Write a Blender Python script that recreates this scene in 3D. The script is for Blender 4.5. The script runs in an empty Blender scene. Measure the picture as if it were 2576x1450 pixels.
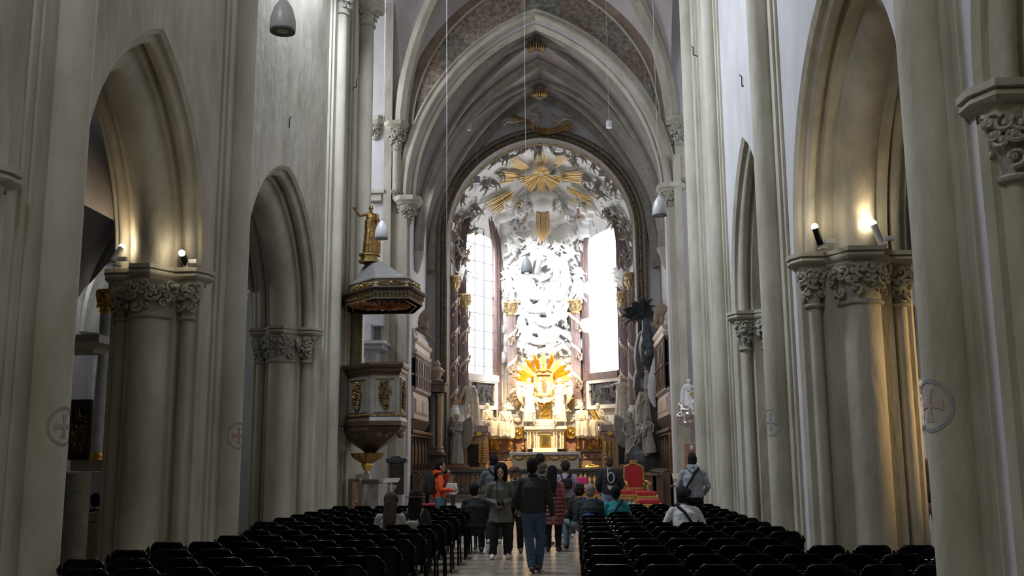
import bpy, math, random
from mathutils import Vector, Matrix, noise
R = random.Random(7)
C = bpy.context.scene.collection
PI = math.pi
# ---------------------------------------------------------------- camera geometry (image 2576 x 1450)
F = 2500.; VX, VY, XV = 1438., 1155., 1190.; EZ = 1.75
_yd = Vector((VX-1288, -(VY-725), F)).normalized()
_zd = Vector((XV-1288, (F*F+(VX-1288)*(XV-1288))/(VY-725), F)).normalized()
_xd = _zd.cross(_yd)
if _xd.x < 0: _xd = -_xd
RT = Vector((_xd.x, _yd.x, _zd.x)); UP = Vector((_xd.y, _yd.y, _zd.y)); FW = Vector((_xd.z, _yd.z, _zd.z))
def ray(px, py): return FW + (px-1288)/F*RT - (py-725)/F*UP
def P(px, py, Y):
    r = ray(px, py); t = Y/r.y; return Vector((r.x*t, Y, EZ+r.z*t))
def PX(px, py, X):
    r = ray(px, py); t = X/r.x; return Vector((X, r.y*t, EZ+r.z*t))
def PZ(px, py, Z=0.):
    r = ray(px, py); t = (Z-EZ)/r.z; return Vector((r.x*t, r.y*t, Z))
def XX(px, Y, py=1155): return P(px, py, Y).x
def ZZ(py, Y, px=1350): return P(px, py, Y).z
def proj(v):
    d = Vector(v)-Vector((0, 0, EZ)); z = d.dot(FW); return 1288+F*d.dot(RT)/z, 725-F*d.dot(UP)/z
def setup_camera():
    cd = bpy.data.cameras.new('camera'); cam = bpy.data.objects.new('camera', cd); C.objects.link(cam)
    cd.sensor_width = 36; cd.sensor_fit = 'HORIZONTAL'; cd.lens = F/2576*36; cd.clip_end = 300
    m = Matrix.Identity(4)
    for i in range(3): m[i][0] = RT[i]; m[i][1] = UP[i]; m[i][2] = -FW[i]
    m.translation = Vector((0, 0, EZ)); cam.matrix_world = m
    bpy.context.scene.camera = cam
# ---------------------------------------------------------------- mesh builder
class M:
    def __init__(s): s.v = []; s.f = []; s.T = Matrix.Identity(4)
    def add(s, vs, fs):
        o = len(s.v); T = s.T
        s.v += [T @ Vector(p) for p in vs]; s.f += [tuple(i+o for i in f) for f in fs]; return s
    def at(s, loc=(0, 0, 0), rz=0, rx=0, ry=0, sc=1):
        s.T = Matrix.Translation(Vector(loc)) @ Matrix.Rotation(rz, 4, 'Z') @ Matrix.Rotation(ry, 4, 'Y') @ Matrix.Rotation(rx, 4, 'X') @ Matrix.Diagonal((sc, sc, sc, 1)) ; return s
    def box(s, x0, x1, y0, y1, z0, z1):
        return s.add([(x0,y0,z0),(x1,y0,z0),(x1,y1,z0),(x0,y1,z0),(x0,y0,z1),(x1,y0,z1),(x1,y1,z1),(x0,y1,z1)],
            [(3,2,1,0),(4,5,6,7),(0,1,5,4),(1,2,6,5),(2,3,7,6),(3,0,4,7)])
    def cbox(s, c, sx, sy, sz): return s.box(c[0]-sx/2,c[0]+sx/2,c[1]-sy/2,c[1]+sy/2,c[2]-sz/2,c[2]+sz/2)
    def loft(s, rings, cap=True, closed=True):
        n = len(rings[0]); vs = [p for r in rings for p in r]; fs = []
        for i in range(len(rings)-1):
            for j in range(n if closed else n-1):
                k = (j+1) % n; fs.append((i*n+j, i*n+k, (i+1)*n+k, (i+1)*n+j))
        if cap and closed: fs.append(tuple(range(n-1, -1, -1))); fs.append(tuple((len(rings)-1)*n+j for j in range(n)))
        return s.add(vs, fs)
    def prism(s, poly, z0, z1): return s.loft([[(x, y, z0) for x, y in poly], [(x, y, z1) for x, y in poly]])
    def prismY(s, poly, y0, y1):      # poly in (x,z)
        return s.loft([[(x, y1, z) for x, z in poly], [(x, y0, z) for x, z in poly]])
    def lathe(s, prof, c=(0,0,0), n=24, a0=0, a1=2*PI):
        full = abs(a1-a0-2*PI) < 1e-6; m = n if full else n+1
        rings = [[(c[0]+r*math.cos(a0+(a1-a0)*j/n), c[1]+r*math.sin(a0+(a1-a0)*j/n), c[2]+z) for j in range(m)] for r, z in prof]
        return s.loft(rings, cap=full, closed=full)
    def tube(s, pts, rad, n=8, fx=1., cap=True, up=None, ball=False):
        pts = [Vector(p) for p in pts]; k = len(pts)
        if not hasattr(rad, '__len__'): rad = [rad]*k
        rings = []; ref = None
        for i in range(k):
            d = (pts[min(i+1, k-1)]-pts[max(i-1, 0)])
            d = d.normalized() if d.length > 1e-9 else Vector((0, 0, 1))
            if ref is None:
                ref = Vector(up) if up else (Vector((0, 0, 1)) if abs(d.z) < .9 else Vector((0, 1, 0)))
            a = d.cross(ref)
            if a.length < 1e-6: a = d.orthogonal()
            a.normalize(); b = a.cross(d).normalized(); ref = b
            def ring(c, r): return [c + a*(r*fx*math.cos(2*PI*j/n)) + b*(r*math.sin(2*PI*j/n)) for j in range(n)]
            if ball and i == 0:
                for q in (.2, .6, .9): rings.append(ring(pts[0]-d*rad[0]*math.sqrt(1-q*q), rad[0]*q))
            rings.append(ring(pts[i], rad[i]))
            if ball and i == k-1:
                for q in (.9, .6, .2): rings.append(ring(pts[i]+d*rad[i]*math.sqrt(1-q*q), rad[i]*q))
        return s.loft(rings, cap=cap)
    def ball(s, c, r, n=12, m=8):
        if not hasattr(r, '__len__'): r = (r, r, r)
        rings = []
        for i in range(m+1):
            t = PI*(i+.001 if i == 0 else (i-.001 if i == m else i))/m
            rings.append([(c[0]+r[0]*math.sin(t)*math.cos(2*PI*j/n), c[1]+r[1]*math.sin(t)*math.sin(2*PI*j/n), c[2]-r[2]*math.cos(t)) for j in range(n)])
        return s.loft(rings)
    def disc(s, c, r, th, axis='Y', n=24):
        ring = [(r*math.cos(2*PI*j/n), r*math.sin(2*PI*j/n)) for j in range(n)]
        if axis == 'Y': return s.loft([[(c[0]+a, c[1]+th/2, c[2]+b) for a, b in ring], [(c[0]+a, c[1]-th/2, c[2]+b) for a, b in ring]])
        return s.loft([[(c[0]+a, c[1]+b, c[2]-th/2) for a, b in ring], [(c[0]+a, c[1]+b, c[2]+th/2) for a, b in ring]])
    def grid(s, fn, nu, nv):
        vs = [fn(i/nu, j/nv) for i in range(nu+1) for j in range(nv+1)]; w = nv+1
        return s.add(vs, [(i*w+j, (i+1)*w+j, (i+1)*w+j+1, i*w+j+1) for i in range(nu) for j in range(nv)])
# ---------------------------------------------------------------- objects
INV = {}
def tag(o, label=None, cat=None, group=None, kind=None):
    if label: o['label'] = label
    if cat: o['category'] = cat
    if group: o['group'] = group
    if kind: o['kind'] = kind
    return o
def thing(name, label, cat, loc=(0,0,0), rz=0, group=None):
    o = bpy.data.objects.new(name, None); C.objects.link(o); o.empty_display_size = .2
    o.location = loc; o.rotation_euler = (0, 0, rz)
    INV[o.name] = (Matrix.Translation(Vector(loc)) @ Matrix.Rotation(rz, 4, 'Z')).inverted()
    return tag(o, label, cat, group)
def obj(name, m, mat, parent=None, world=False, smooth=40, bevel=0, remesh=0, sub=0, soft=0):
    me = bpy.data.meshes.new(name); vs = m.v
    o = bpy.data.objects.new(name, me)
    if parent is not None:
        root = parent
        while root.parent is not None: root = root.parent
        if world and root.name in INV:
            T = INV[root.name]; vs = [T @ p for p in vs]
        o.parent = parent
    elif vs:
        xs = [p.x for p in vs]; ys = [p.y for p in vs]; z0 = min(p.z for p in vs)
        c = Vector(((min(xs)+max(xs))/2, (min(ys)+max(ys))/2, z0)); vs = [p-c for p in vs]; o.location = c
    me.from_pydata([tuple(p) for p in vs], [], m.f); me.validate()
    me.materials.append(mat)
    C.objects.link(o)
    if smooth:
        me.shade_smooth()
        if not remesh: me.set_sharp_from_angle(angle=math.radians(smooth))
    if bevel:
        b = o.modifiers.new('bevel', 'BEVEL'); b.width = bevel; b.segments = 2; b.limit_method = 'ANGLE'; b.harden_normals = False
    if remesh:
        r = o.modifiers.new('remesh', 'REMESH'); r.mode = 'VOXEL'; r.voxel_size = remesh; r.use_smooth_shade = True
        if soft:
            q = o.modifiers.new('smooth', 'SMOOTH'); q.iterations = soft; q.factor = .5
    if sub: o.modifiers.new('sub', 'SUBSURF').levels = sub; o.modifiers['sub'].render_levels = sub
    return o
def one(name, m, mat, label, cat, group=None, **k): return tag(obj(name, m, mat, **k), label, cat, group)
def struct(name, m, mat, **k): return tag(obj(name, m, mat, **k), kind='structure')
KIDS = {}
def copy_tree(o, loc=None, rz=None, label=None, group=None, parent=None):
    c = o.copy(); C.objects.link(c)
    if parent is not None: c.parent = parent
    if loc is not None: c.location = loc
    if rz is not None: c.rotation_euler = (0, 0, rz)
    if label: c['label'] = label
    if group: c['group'] = group
    if o.name not in KIDS: KIDS[o.name] = [x for x in bpy.data.objects if x.parent == o]
    for ch in KIDS[o.name]: copy_tree(ch, parent=c)
    return c
# ---------------------------------------------------------------- materials
MATS = {}
def pm(name, c1, c2=None, scale=3., rough=.7, metal=0., bump=0., bs=None, c3=None, spec=.5, lo=.35, hi=.65, stretch=None, emit=0, alpha=1, sheen=0):
    if name in MATS: return MATS[name]
    m = bpy.data.materials.new(name); m.use_nodes = True; nt = m.node_tree; N = nt.nodes; L = nt.links
    b = N['Principled BSDF']; b.inputs['Roughness'].default_value = rough; b.inputs['Metallic'].default_value = metal
    b.inputs['Specular IOR Level'].default_value = spec
    b.inputs['Base Color'].default_value = (*c1, 1)
    tc = N.new('ShaderNodeTexCoord'); src = tc.outputs['Object']
    if stretch:
        mp = N.new('ShaderNodeMapping'); mp.inputs['Scale'].default_value = stretch; L.new(src, mp.inputs[0]); src = mp.outputs[0]
    if c2:
        n = N.new('ShaderNodeTexNoise'); n.inputs['Scale'].default_value = scale; n.inputs['Detail'].default_value = 6; n.inputs['Roughness'].default_value = .62
        L.new(src, n.inputs['Vector'])
        r = N.new('ShaderNodeValToRGB'); r.color_ramp.elements[0].position = lo; r.color_ramp.elements[1].position = hi
        r.color_ramp.elements[0].color = (*c1, 1); r.color_ramp.elements[1].color = (*c2, 1)
        if c3: e = r.color_ramp.elements.new((lo+hi)/2); e.color = (*c3, 1)
        L.new(n.outputs['Fac'], r.inputs[0]); L.new(r.outputs[0], b.inputs['Base Color'])
    if bump:
        n2 = N.new('ShaderNodeTexNoise'); n2.inputs['Scale'].default_value = bs or scale*4; n2.inputs['Detail'].default_value = 5
        L.new(src, n2.inputs['Vector'])
        bp = N.new('ShaderNodeBump'); bp.inputs['Strength'].default_value = bump; bp.inputs['Distance'].default_value = .03
        L.new(n2.outputs['Fac'], bp.inputs['Height']); L.new(bp.outputs[0], b.inputs['Normal'])
    if emit:
        b.inputs['Emission Color'].default_value = (*c1, 1); b.inputs['Emission Strength'].default_value = emit
    MATS[name] = m; return m
def nodes(m): return m.node_tree.nodes, m.node_tree.links, m.node_tree.nodes['Principled BSDF']
STONE = pm('limewashed_stone', (.35,.325,.255), (.55,.52,.44), 1.3, .85, bump=.6, bs=9, c3=(.45,.42,.345), stretch=(1,1,.4))
STONE2 = pm('shaft_stone', (.38,.355,.275), (.57,.54,.46), 1.5, .8, bump=.6, bs=8, c3=(.48,.45,.37), stretch=(1,1,.35))
CARVE = pm('carved_stone', (.30,.29,.24), (.46,.44,.37), 8, .85, bump=.4, bs=30)
PLASTER = pm('pale_plaster', (.50,.49,.50), (.62,.61,.61), 1.1, .85, bump=.3, bs=9, c3=(.57,.555,.56), stretch=(1,1,.4))
VAULT = pm('vault_plaster', (.43,.39,.385), (.53,.49,.485), .9, .9, bump=.15, bs=5)
RIB = pm('rib_stone', (.23,.215,.18), (.33,.31,.27), 3, .8, bump=.3, bs=12)
WHITE = pm('white_stucco', (.76,.76,.76), (.84,.84,.83), 3, .55, bump=.5, bs=7)
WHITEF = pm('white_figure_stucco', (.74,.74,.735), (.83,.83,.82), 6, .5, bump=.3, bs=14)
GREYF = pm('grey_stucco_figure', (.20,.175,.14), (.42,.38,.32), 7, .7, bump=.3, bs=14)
MARB = pm('cream_marble_figure', (.66,.59,.47), (.78,.71,.59), 5, .45, bump=.25, bs=18)
MARBD = pm('weathered_statue_stone', (.34,.31,.27), (.50,.46,.40), 5, .6, bump=.3, bs=18)
GOLD = pm('gilding', (.80,.52,.14), (.62,.38,.09), 9, .32, 1., bump=.25, bs=25)
GOLDD = pm('old_gilding', (.42,.28,.10), (.25,.17,.07), 9, .42, .9, bump=.35, bs=25)
GOLDR = pm('gilded_ray', (.86,.66,.33), (.74,.52,.22), 9, .38, .45)
SILVER = pm('silvered_cloud', (.62,.57,.54), (.50,.42,.38), 8, .28, .85, bump=.3, bs=9)
PURPLE = pm('purple_marble', (.13,.085,.083), (.24,.165,.155), 3, .3, bump=.05, c3=(.18,.12,.115), stretch=(1,1,.4))
REDM = pm('red_brown_marble', (.22,.10,.06), (.38,.20,.12), 6, .35, c3=(.29,.14,.085))
BROWNM = pm('tan_marble', (.33,.21,.12), (.45,.30,.18), 5, .4, c3=(.39,.26,.15))
GREYM = pm('grey_marble', (.36,.36,.37), (.52,.52,.53), 4, .4, c3=(.44,.44,.45))
DARKM = pm('dark_marble', (.05,.045,.04), (.10,.09,.08), 5, .35)
BLACKM = pm('black_relief_stone', (.035,.04,.055), (.10,.11,.14), 7, .38, bump=.9, bs=9)
WOOD = pm('dark_walnut', (.055,.028,.014), (.11,.058,.03), 6, .38, stretch=(1,1,.12))
WOODL = pm('brown_panel_wood', (.085,.046,.026), (.15,.083,.046), 6, .38, stretch=(1,1,.12))
PULP = pm('grey_pulpit_marble', (.22,.20,.17), (.31,.285,.245), 4, .45, bump=.1)
PULPD = pm('brown_pulpit_wood', (.085,.055,.035), (.13,.085,.055), 4, .45)
GALW = pm('gallery_painted_wood', (.36,.28,.245), (.45,.37,.33), 3, .45)
IRON = pm('black_iron', (.012,.012,.012), None, rough=.4, metal=.6)
BLACKP = pm('black_plastic', (.0015,.0015,.0015), None, rough=.2, spec=.14)
BLACKS = pm('black_steel', (.0015,.0015,.0015), None, rough=.25, spec=.15)
CHROME = pm('clip_metal', (.25,.25,.25), None, rough=.25, metal=.9)
CLOTH = pm('white_linen', (.78,.77,.78), (.70,.69,.71), 9, .8)
REDV = pm('red_velvet', (.42,.012,.02), (.30,.008,.014), 8, .75)
SKIN = pm('skin', (.55,.33,.25), (.50,.29,.21), 12, .55)
SKIN2 = pm('tan_skin', (.40,.22,.15), (.36,.19,.13), 12, .55)
SKIN3 = pm('dark_skin', (.10,.055,.035), (.08,.045,.03), 12, .5)
DARKFRAME = pm('dark_arch_moulding', (.10,.083,.065), (.17,.145,.12), 5, .45)
# ---------------------------------------------------------------- figures
def V(*a): return Vector(a)
def joints(h=1.75, seat=0, seed=0, **k):
    q = h/1.75
    J = dict(pel=V(0,0,.95), wai=V(0,0,1.08), che=V(0,.0,1.30), neck=V(0,-.005,1.475), head=V(0,.02,1.625),
        shL=V(-.185,0,1.405), shR=V(.185,0,1.405), elL=V(-.245,-.03,1.12), elR=V(.245,-.03,1.12), wrL=V(-.25,.06,.885), wrR=V(.25,.06,.885),
        hiL=V(-.09,0,.93), hiR=V(.09,0,.93), knL=V(-.105,.03,.50), knR=V(.105,.03,.50), anL=V(-.11,-.02,.085), anR=V(.11,-.02,.085), toL=V(-.13,.15,.03), toR=V(.13,.15,.03))
    if seat:
        dz = -.43
        for n in ('pel','wai','che','neck','head','shL','shR','elL','elR','wrL','wrR','hiL','hiR'): J[n] = J[n]+V(0,0,dz)
        J['knL'] = V(-.14,.44,.53); J['knR'] = V(.14,.44,.53); J['anL'] = V(-.14,.42,.085); J['anR'] = V(.14,.42,.085)
        J['toL'] = V(-.15,.58,.03); J['toR'] = V(.15,.58,.03)
        J['elL'] = V(-.25,.03,.70); J['elR'] = V(.25,.03,.70); J['wrL'] = V(-.12,.27,.66); J['wrR'] = V(.12,.27,.66)
    lean = k.pop('lean', 0); side = k.pop('side', 0)
    if lean or side:
        pv = J['pel'].copy(); Rm = Matrix.Rotation(-lean, 3, 'X') @ Matrix.Rotation(side, 3, 'Y')
        for n in ('wai','che','neck','head','shL','shR','elL','elR','wrL','wrR'):
            J[n] = pv + Rm @ (J[n]-pv)
    for n, v in k.items():
        if n in J: J[n] = V(*v)
    for n in J: J[n] = J[n]*q
    J['q'] = q; return J
def hand(m, wr, el, q=1, curl=.5, side=1, s=1.):
    d = (wr-el).normalized(); ref = V(0, 1, 0) if abs(d.y) < .8 else V(0, 0, 1)
    a = d.cross(ref).normalized()           # across the palm
    nrm = a.cross(d).normalized()*side
    s = s*q
    m.tube([wr-d*.02*s, wr+d*.03*s, wr+d*.085*s], [.026*s, .034*s, .036*s], 8, fx=1., ball=True)
    for i, (o, L) in enumerate(((-.030, .070), (-.010, .080), (.011, .076), (.030, .060))):
        b = wr+d*.085*s+a*o*s; c1 = (d*math.cos(curl)+nrm*math.sin(curl)).normalized(); c2 = (d*math.cos(curl*2.2)+nrm*math.sin(curl*2.2)).normalized()
        m.tube([b, b+c1*L*.5*s, b+(c1*.5+c2*.5)*L*s], [.0095*s, .009*s, .0075*s], 6, ball=True)
    b = wr+d*.03*s+a*.03*s*side
    m.tube([b, b+(d*.6+a*.6*side+nrm*.3)*.045*s, b+(d*1.1+a*.55*side+nrm*.7)*.06*s], [.012*s, .011*s, .009*s], 6, ball=True)
def head_mesh(m, J, yaw=0, pitch=0, hs=1., face=True):
    q = J['q']*hs; T0 = m.T.copy()
    m.T = T0 @ Matrix.Translation(J['head']) @ Matrix.Rotation(yaw, 4, 'Z') @ Matrix.Rotation(-pitch, 4, 'X')
    m.ball((0, -.005*q, .02*q), (.076*q, .096*q, .098*q), 14, 10)
    m.ball((0, .022*q, -.045*q), (.056*q, .065*q, .062*q), 12, 8)
    if face:
        m.tube([(0, .083*q, .022*q), (0, .108*q, -.018*q)], [.010*q, .015*q], 6, ball=True)
        m.tube([(-.022*q, .078*q, -.053*q), (0, .09*q, -.051*q), (.022*q, .078*q, -.053*q)], [.007*q, .010*q, .007*q], 6, ball=True)
        m.tube([(-.04*q, .078*q, .035*q), (0, .088*q, .03*q), (.04*q, .078*q, .035*q)], .009*q, 6, ball=True)
        m.ball((0, .073*q, -.088*q), (.022*q, .018*q, .018*q), 8, 6)
        for sx in (-1, 1): m.ball((sx*.078*q, -.002*q, -.008*q), (.012*q, .022*q, .032*q), 8, 6)
    m.T = T0
def limbs(m, J, k=1., arm=1., leg=1., drop=0):
    q = J['q']*k
    for s in 'LR':
        m.tube([J['sh'+s]+V(0,0,-drop*q), J['sh'+s].lerp(J['el'+s], .5), J['el'+s]], [.052*q*arm, .045*q*arm, .038*q*arm], 8, ball=True)
        m.tube([J['el'+s], J['el'+s].lerp(J['wr'+s], .35), J['wr'+s]], [.038*q*arm, .037*q*arm, .025*q*arm], 8, ball=True)
        m.tube([J['hi'+s], J['hi'+s].lerp(J['kn'+s], .4), J['kn'+s]], [.088*q*leg, .078*q*leg, .055*q*leg], 8, ball=True)
        m.tube([J['kn'+s], J['kn'+s].lerp(J['an'+s], .35), J['an'+s]], [.055*q*leg, .055*q*leg, .036*q*leg], 8, ball=True)
        m.tube([J['an'+s]+V(0, -.04*q, -.03*q), J['to'+s]], [.038*q, .028*q], 8, ball=True)
def torso(m, J, k=1., hip=1., dress=False):
    q = J['q']*k
    m.tube([J['pel']-V(0,0,.05*q), J['pel'].lerp(J['wai'], .5), J['wai'], J['che'], J['shL'].lerp(J['shR'], .5)+V(0,0,.0), J['neck']], [.105*q*hip, .108*q*hip, .098*q, .112*q, .075*q, .045*q], 12, fx=1.45, up=(0,1,0), ball=True)
    if dress: m.tube([J['shL']+V(.03,0,-.045)*q, J['shL'].lerp(J['shR'], .5)+V(0,0,-.03*q), J['shR']+V(-.03,0,-.045)*q], [.038*q, .05*q, .038*q], 8, ball=True)
    else: m.tube([J['shL'], J['shL'].lerp(J['shR'], .5)+V(0,0,.015*q), J['shR']], [.055*q, .07*q, .055*q], 8, ball=True)
    m.tube([J['neck']-V(0,0,.02*q), J['head']-V(0,0,.06*q)], [.055*q, .048*q], 8)
def clothfolds(m, a, b, ra, rb, n, rad, rnd, sy=1.):
    """raised folds running from ring a to ring b around an axis"""
    for i in range(n):
        t = 2*PI*(i+rnd.uniform(-.3, .3))/n; sw = rnd.uniform(-.35, .35)
        pts = []
        for k in range(5):
            u = k/4; c = a.lerp(b, u); r = ra+(rb-ra)*u; an = t+sw*u
            pts.append(c+V(math.cos(an)*r, math.sin(an)*r*sy, 0))
        m.tube(pts, [rad*.5, rad, rad*1.1, rad*1.2, rad*1.1], 6)
def figure_mesh(J, seed=0, robe=None, hs=1., chub=1., yaw=0, pitch=0, mantle=False, hair='short', bare=False, folds=9):
    rnd = random.Random(seed); m = M(); q = J['q']
    torso(m, J, chub*1.02); limbs(m, J, 1, 1.05*chub, 1.05*chub)
    head_mesh(m, J, yaw, pitch, hs)
    for s, sd in (('L', -1), ('R', 1)): hand(m, J['wr'+s], J['el'+s], q, .45, sd, 1.1*hs)
    H = J['head']
    if hair == 'short' or hair == 'curly':
        for i in range(26):
            t = rnd.uniform(0, 2*PI); ph = rnd.uniform(-.2, 1.3)
            d = V(math.cos(t)*math.cos(ph), math.sin(t)*math.cos(ph)*1.1-.25, math.sin(ph))
            if d.y > .55 and d.z < .45: continue
            m.ball(H+V(0,0,.02*q)+d*.082*q*hs, .022*q*hs, 6, 4)
    if hair == 'beard': m.ball(H+V(0, .05*q, -.10*q), (.05*q, .045*q, .075*q), 8, 6)
    if hair == 'beard' or hair == 'bald': m.ball(H+V(0, -.03*q, .01*q), (.083*q, .085*q, .09*q), 10, 6)
    if hair == 'veil': m.tube([H+V(0,-.02*q,.11*q), H+V(0,-.05*q,.02*q), J['neck']+V(0,-.06*q,0), J['che']+V(0,-.10*q,0)], [.06*q, .1*q, .1*q, .1*q], 10, ball=True)
    if robe == 'stand':
        a = J['wai']; kn = J['knL'].lerp(J['knR'], .5); b = V(kn.x, kn.y*.6, .03*q)
        rings = []
        for i in range(9):
            u = i/8; c = a.lerp(b, u); r = (.145+.09*u**.8)*q
            rings.append([c+V(math.cos(t)*r*(1+.08*math.sin(t*9+seed)*u)*1.05, math.sin(t)*r*.9*(1+.08*math.sin(t*9+seed)*u), 0) for t in [2*PI*j/28 for j in range(28)]])
        m.loft(rings)
        clothfolds(m, a, b, .15*q, .24*q, folds, .026*q, rnd, .9)
        for i in range(5):      # diagonal mantle folds across the front and back
            z = 1.02+.07*i; pts = [V(math.cos(t)*.19, math.sin(t)*.15, z-.12*math.cos(t))*q for t in [PI*j/8*2 for j in range(9)]]
            m.tube(pts, .022*q, 6)
    elif robe == 'seat':
        for s, sd in (('L', -1), ('R', 1)):
            m.tube([J['hi'+s], J['kn'+s]+V(0, .03*q, .01*q), J['kn'+s].lerp(J['an'+s], .5)+V(0, .03*q, 0), J['an'+s]+V(0, 0, -.03*q)], [.12*q, .10*q, .095*q, .11*q], 10, ball=True)
        mid = J['knL'].lerp(J['knR'], .5); am = J['anL'].lerp(J['anR'], .5)
        m.tube([J['pel'], mid+V(0,0,-.02*q), am+V(0,-.04*q,.02*q)], [.14*q, .11*q, .13*q], 10, fx=1.4, ball=True)
        for i in range(folds):
            x = rnd.uniform(-.2, .2)*q; m.tube([J['pel']+V(x*.6, .12*q, .1*q), mid+V(x, .08*q, .03*q), mid.lerp(am, .5)+V(x*1.15, .12*q, 0), am+V(x*1.3, .1*q, -.05*q)], [.015*q, .026*q, .024*q, .028*q], 6)
        m.tube([J['pel']+V(0, -.05*q, -.05*q), V(0, -.08*q, .05*q)], [.2*q, .22*q], 12, fx=1.2)
    if mantle:
        sd = 1 if mantle == 'R' else -1
        pts = [J['shL' if sd < 0 else 'shR']+V(0, -.04*q, .03*q), J['che']+V(sd*.17*q, -.12*q, -.05*q), J['pel']+V(sd*.22*q, -.12*q, 0), V(sd*.26*q, -.12*q, .3*q), V(sd*.24*q, -.1*q, .03*q)]
        m.tube(pts, [.05*q, .1*q, .11*q, .12*q, .13*q], 10, fx=1.2, ball=True)
        for o in (-.07, 0, .07): m.tube([p+V(o*q, .09*q, 0) for p in pts], .024*q, 6)
    if robe != None or mantle:
        for i in range(6):       # drapery across the torso
            u = -.12+.05*i; m.tube([J['shR']+V(-.02*q, .07*q, -.02*q), J['che']+V(0, .12*q, u*q), J['wai']+V(-.13*q, .08*q, u*q*.8)], .018*q, 6)
    return m
def xform(m, T):
    m.v = [T @ p for p in m.v]; return m
def wing_mesh(base, sx, span=.75, up=.5, q=1., back=-.12, down=0):
    m = M()
    if down:
        for i in range(9):
            t = i/8; top = base+V(sx*(.04+.36*math.sin(t*PI*.5))*q, back*q, (.22*math.sin(t*PI*.85)+.06)*q*span)
            end = base+V(sx*(.03+.30*t)*q, back*1.2*q, (-.95+.32*t*t+.1*(1-t))*q*span)
            m.tube([base+V(0, -.03*q, .02*q), top, top.lerp(end, .5)+V(sx*.05*q, 0, 0), end], [.03*q, .055*q, .05*q, .012*q], 6, fx=1.3, ball=True)
        return m
    for i in range(9):
        t = i/8; a = .25+1.15*t; L = span*(1-.35*t)*q
        tip = base+V(sx*math.sin(a*.75)*L*.55, back*q*2, (math.cos(a*1.35)*L*.75)*(1 if t < .6 else 1))
        tip.z -= .15*t*q*span
        mid = base.lerp(tip, .5)+V(sx*.06*q, back*q, .05*q)
        m.tube([base+V(0, -.02*q, .03*q-.05*t*q), mid, tip], [.035*q, .045*q, .012*q], 6, fx=1.2, ball=True)
    return m
def place(base, rz=0, rx=0, ry=0, sc=1):
    return Matrix.Translation(Vector(base)) @ Matrix.Rotation(rz, 4, 'Z') @ Matrix.Rotation(ry, 4, 'Y') @ Matrix.Rotation(rx, 4, 'X') @ Matrix.Scale(sc, 4)
def statue(name, label, base, h, mat, rz=PI, J=None, cat='statue', wings=None, vox=.02, group=None, rx=0, ry=0, extra=None, **k):
    """one carved figure; base = point under the feet or seat foot"""
    if J is None: J = joints(h)
    m = figure_mesh(J, **k); T = place(base, rz, rx, ry)
    if wings or extra:
        t = thing(name, label, cat, base, 0, group); xf = T
        obj('figure', xform(m, T), mat, t, world=True, remesh=vox, soft=2)
        if wings:
            for sx in (-1, 1):
                w = wing_mesh(J['che']+V(sx*.07*J['q'], -.10*J['q'], .06*J['q']), sx, q=J['q'], **wings)
                obj('wing', xform(w, T), mat, t, world=True)
        for (n, fn, mt) in (extra or []):
            e = M(); fn(e, J); obj(n, xform(e, T), mt, t, world=True)
        return t
    m = xform(m, T)
    return one(name, m, mat, label, cat, group, remesh=vox, soft=2)
def putto(label, c, h, mat, rnd, group, cat='cherub', name='stucco_cherub', vox=.022, wings=True, lie=None, facing=PI):
    h *= .80
    """small winged child with its middle at c"""
    a = rnd.uniform
    J = joints(h, elL=(-.30, a(-.1,.25), a(1.1,1.6)), wrL=(-.42+a(-.1,.1), a(.0,.3), a(1.1,1.9)), elR=(.30, a(-.1,.25), a(1.1,1.6)), wrR=(.42+a(-.1,.1), a(0,.3), a(1.0,1.9)),
        knL=(-.18, a(.0,.35), .55), knR=(.16, a(.0,.35), .58), anL=(-.2+a(-.1,.1), a(-.3,.1), .2), anR=(.2, a(-.35,.1), .22), toL=(-.2, 0, .1), toR=(.2, 0, .12))
    m = figure_mesh(J, seed=int(a(0, 999)), hs=1.55, chub=1.75, hair='curly')
    if wings:
        for sx in (-1, 1):
            w = wing_mesh(J['che']+V(sx*.05*J['q'], -.1*J['q'], .08*J['q']), sx, .55, q=J['q']*1.2); m.add(w.v, w.f)
    # fluttering drapery
    m.tube([J['pel']+V(-.2,.1,.05)*J['q'], J['pel']+V(0,.16,0)*J['q'], J['pel']+V(.22,.05,-.05)*J['q'], J['pel']+V(.5,-.1,a(-.2,.3))*J['q'], J['pel']+V(.7,-.1,a(-.4,.4))*J['q']], [.08*J['q'], .13*J['q'], .12*J['q'], .10*J['q'], .04*J['q']], 8, ball=True)
    tilt = a(-1.0, 1.0) if lie is None else lie
    T = Matrix.Translation(Vector(c)) @ Matrix.Rotation(tilt, 4, 'Y') @ Matrix.Rotation(facing+a(-.7,.7), 4, 'Z') @ Matrix.Rotation(a(-.3,.5), 4, 'X') @ Matrix.Translation((0, 0, -h*.5))
    return one(name, xform(m, T), mat, label, cat, group, remesh=vox, soft=1)
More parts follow.
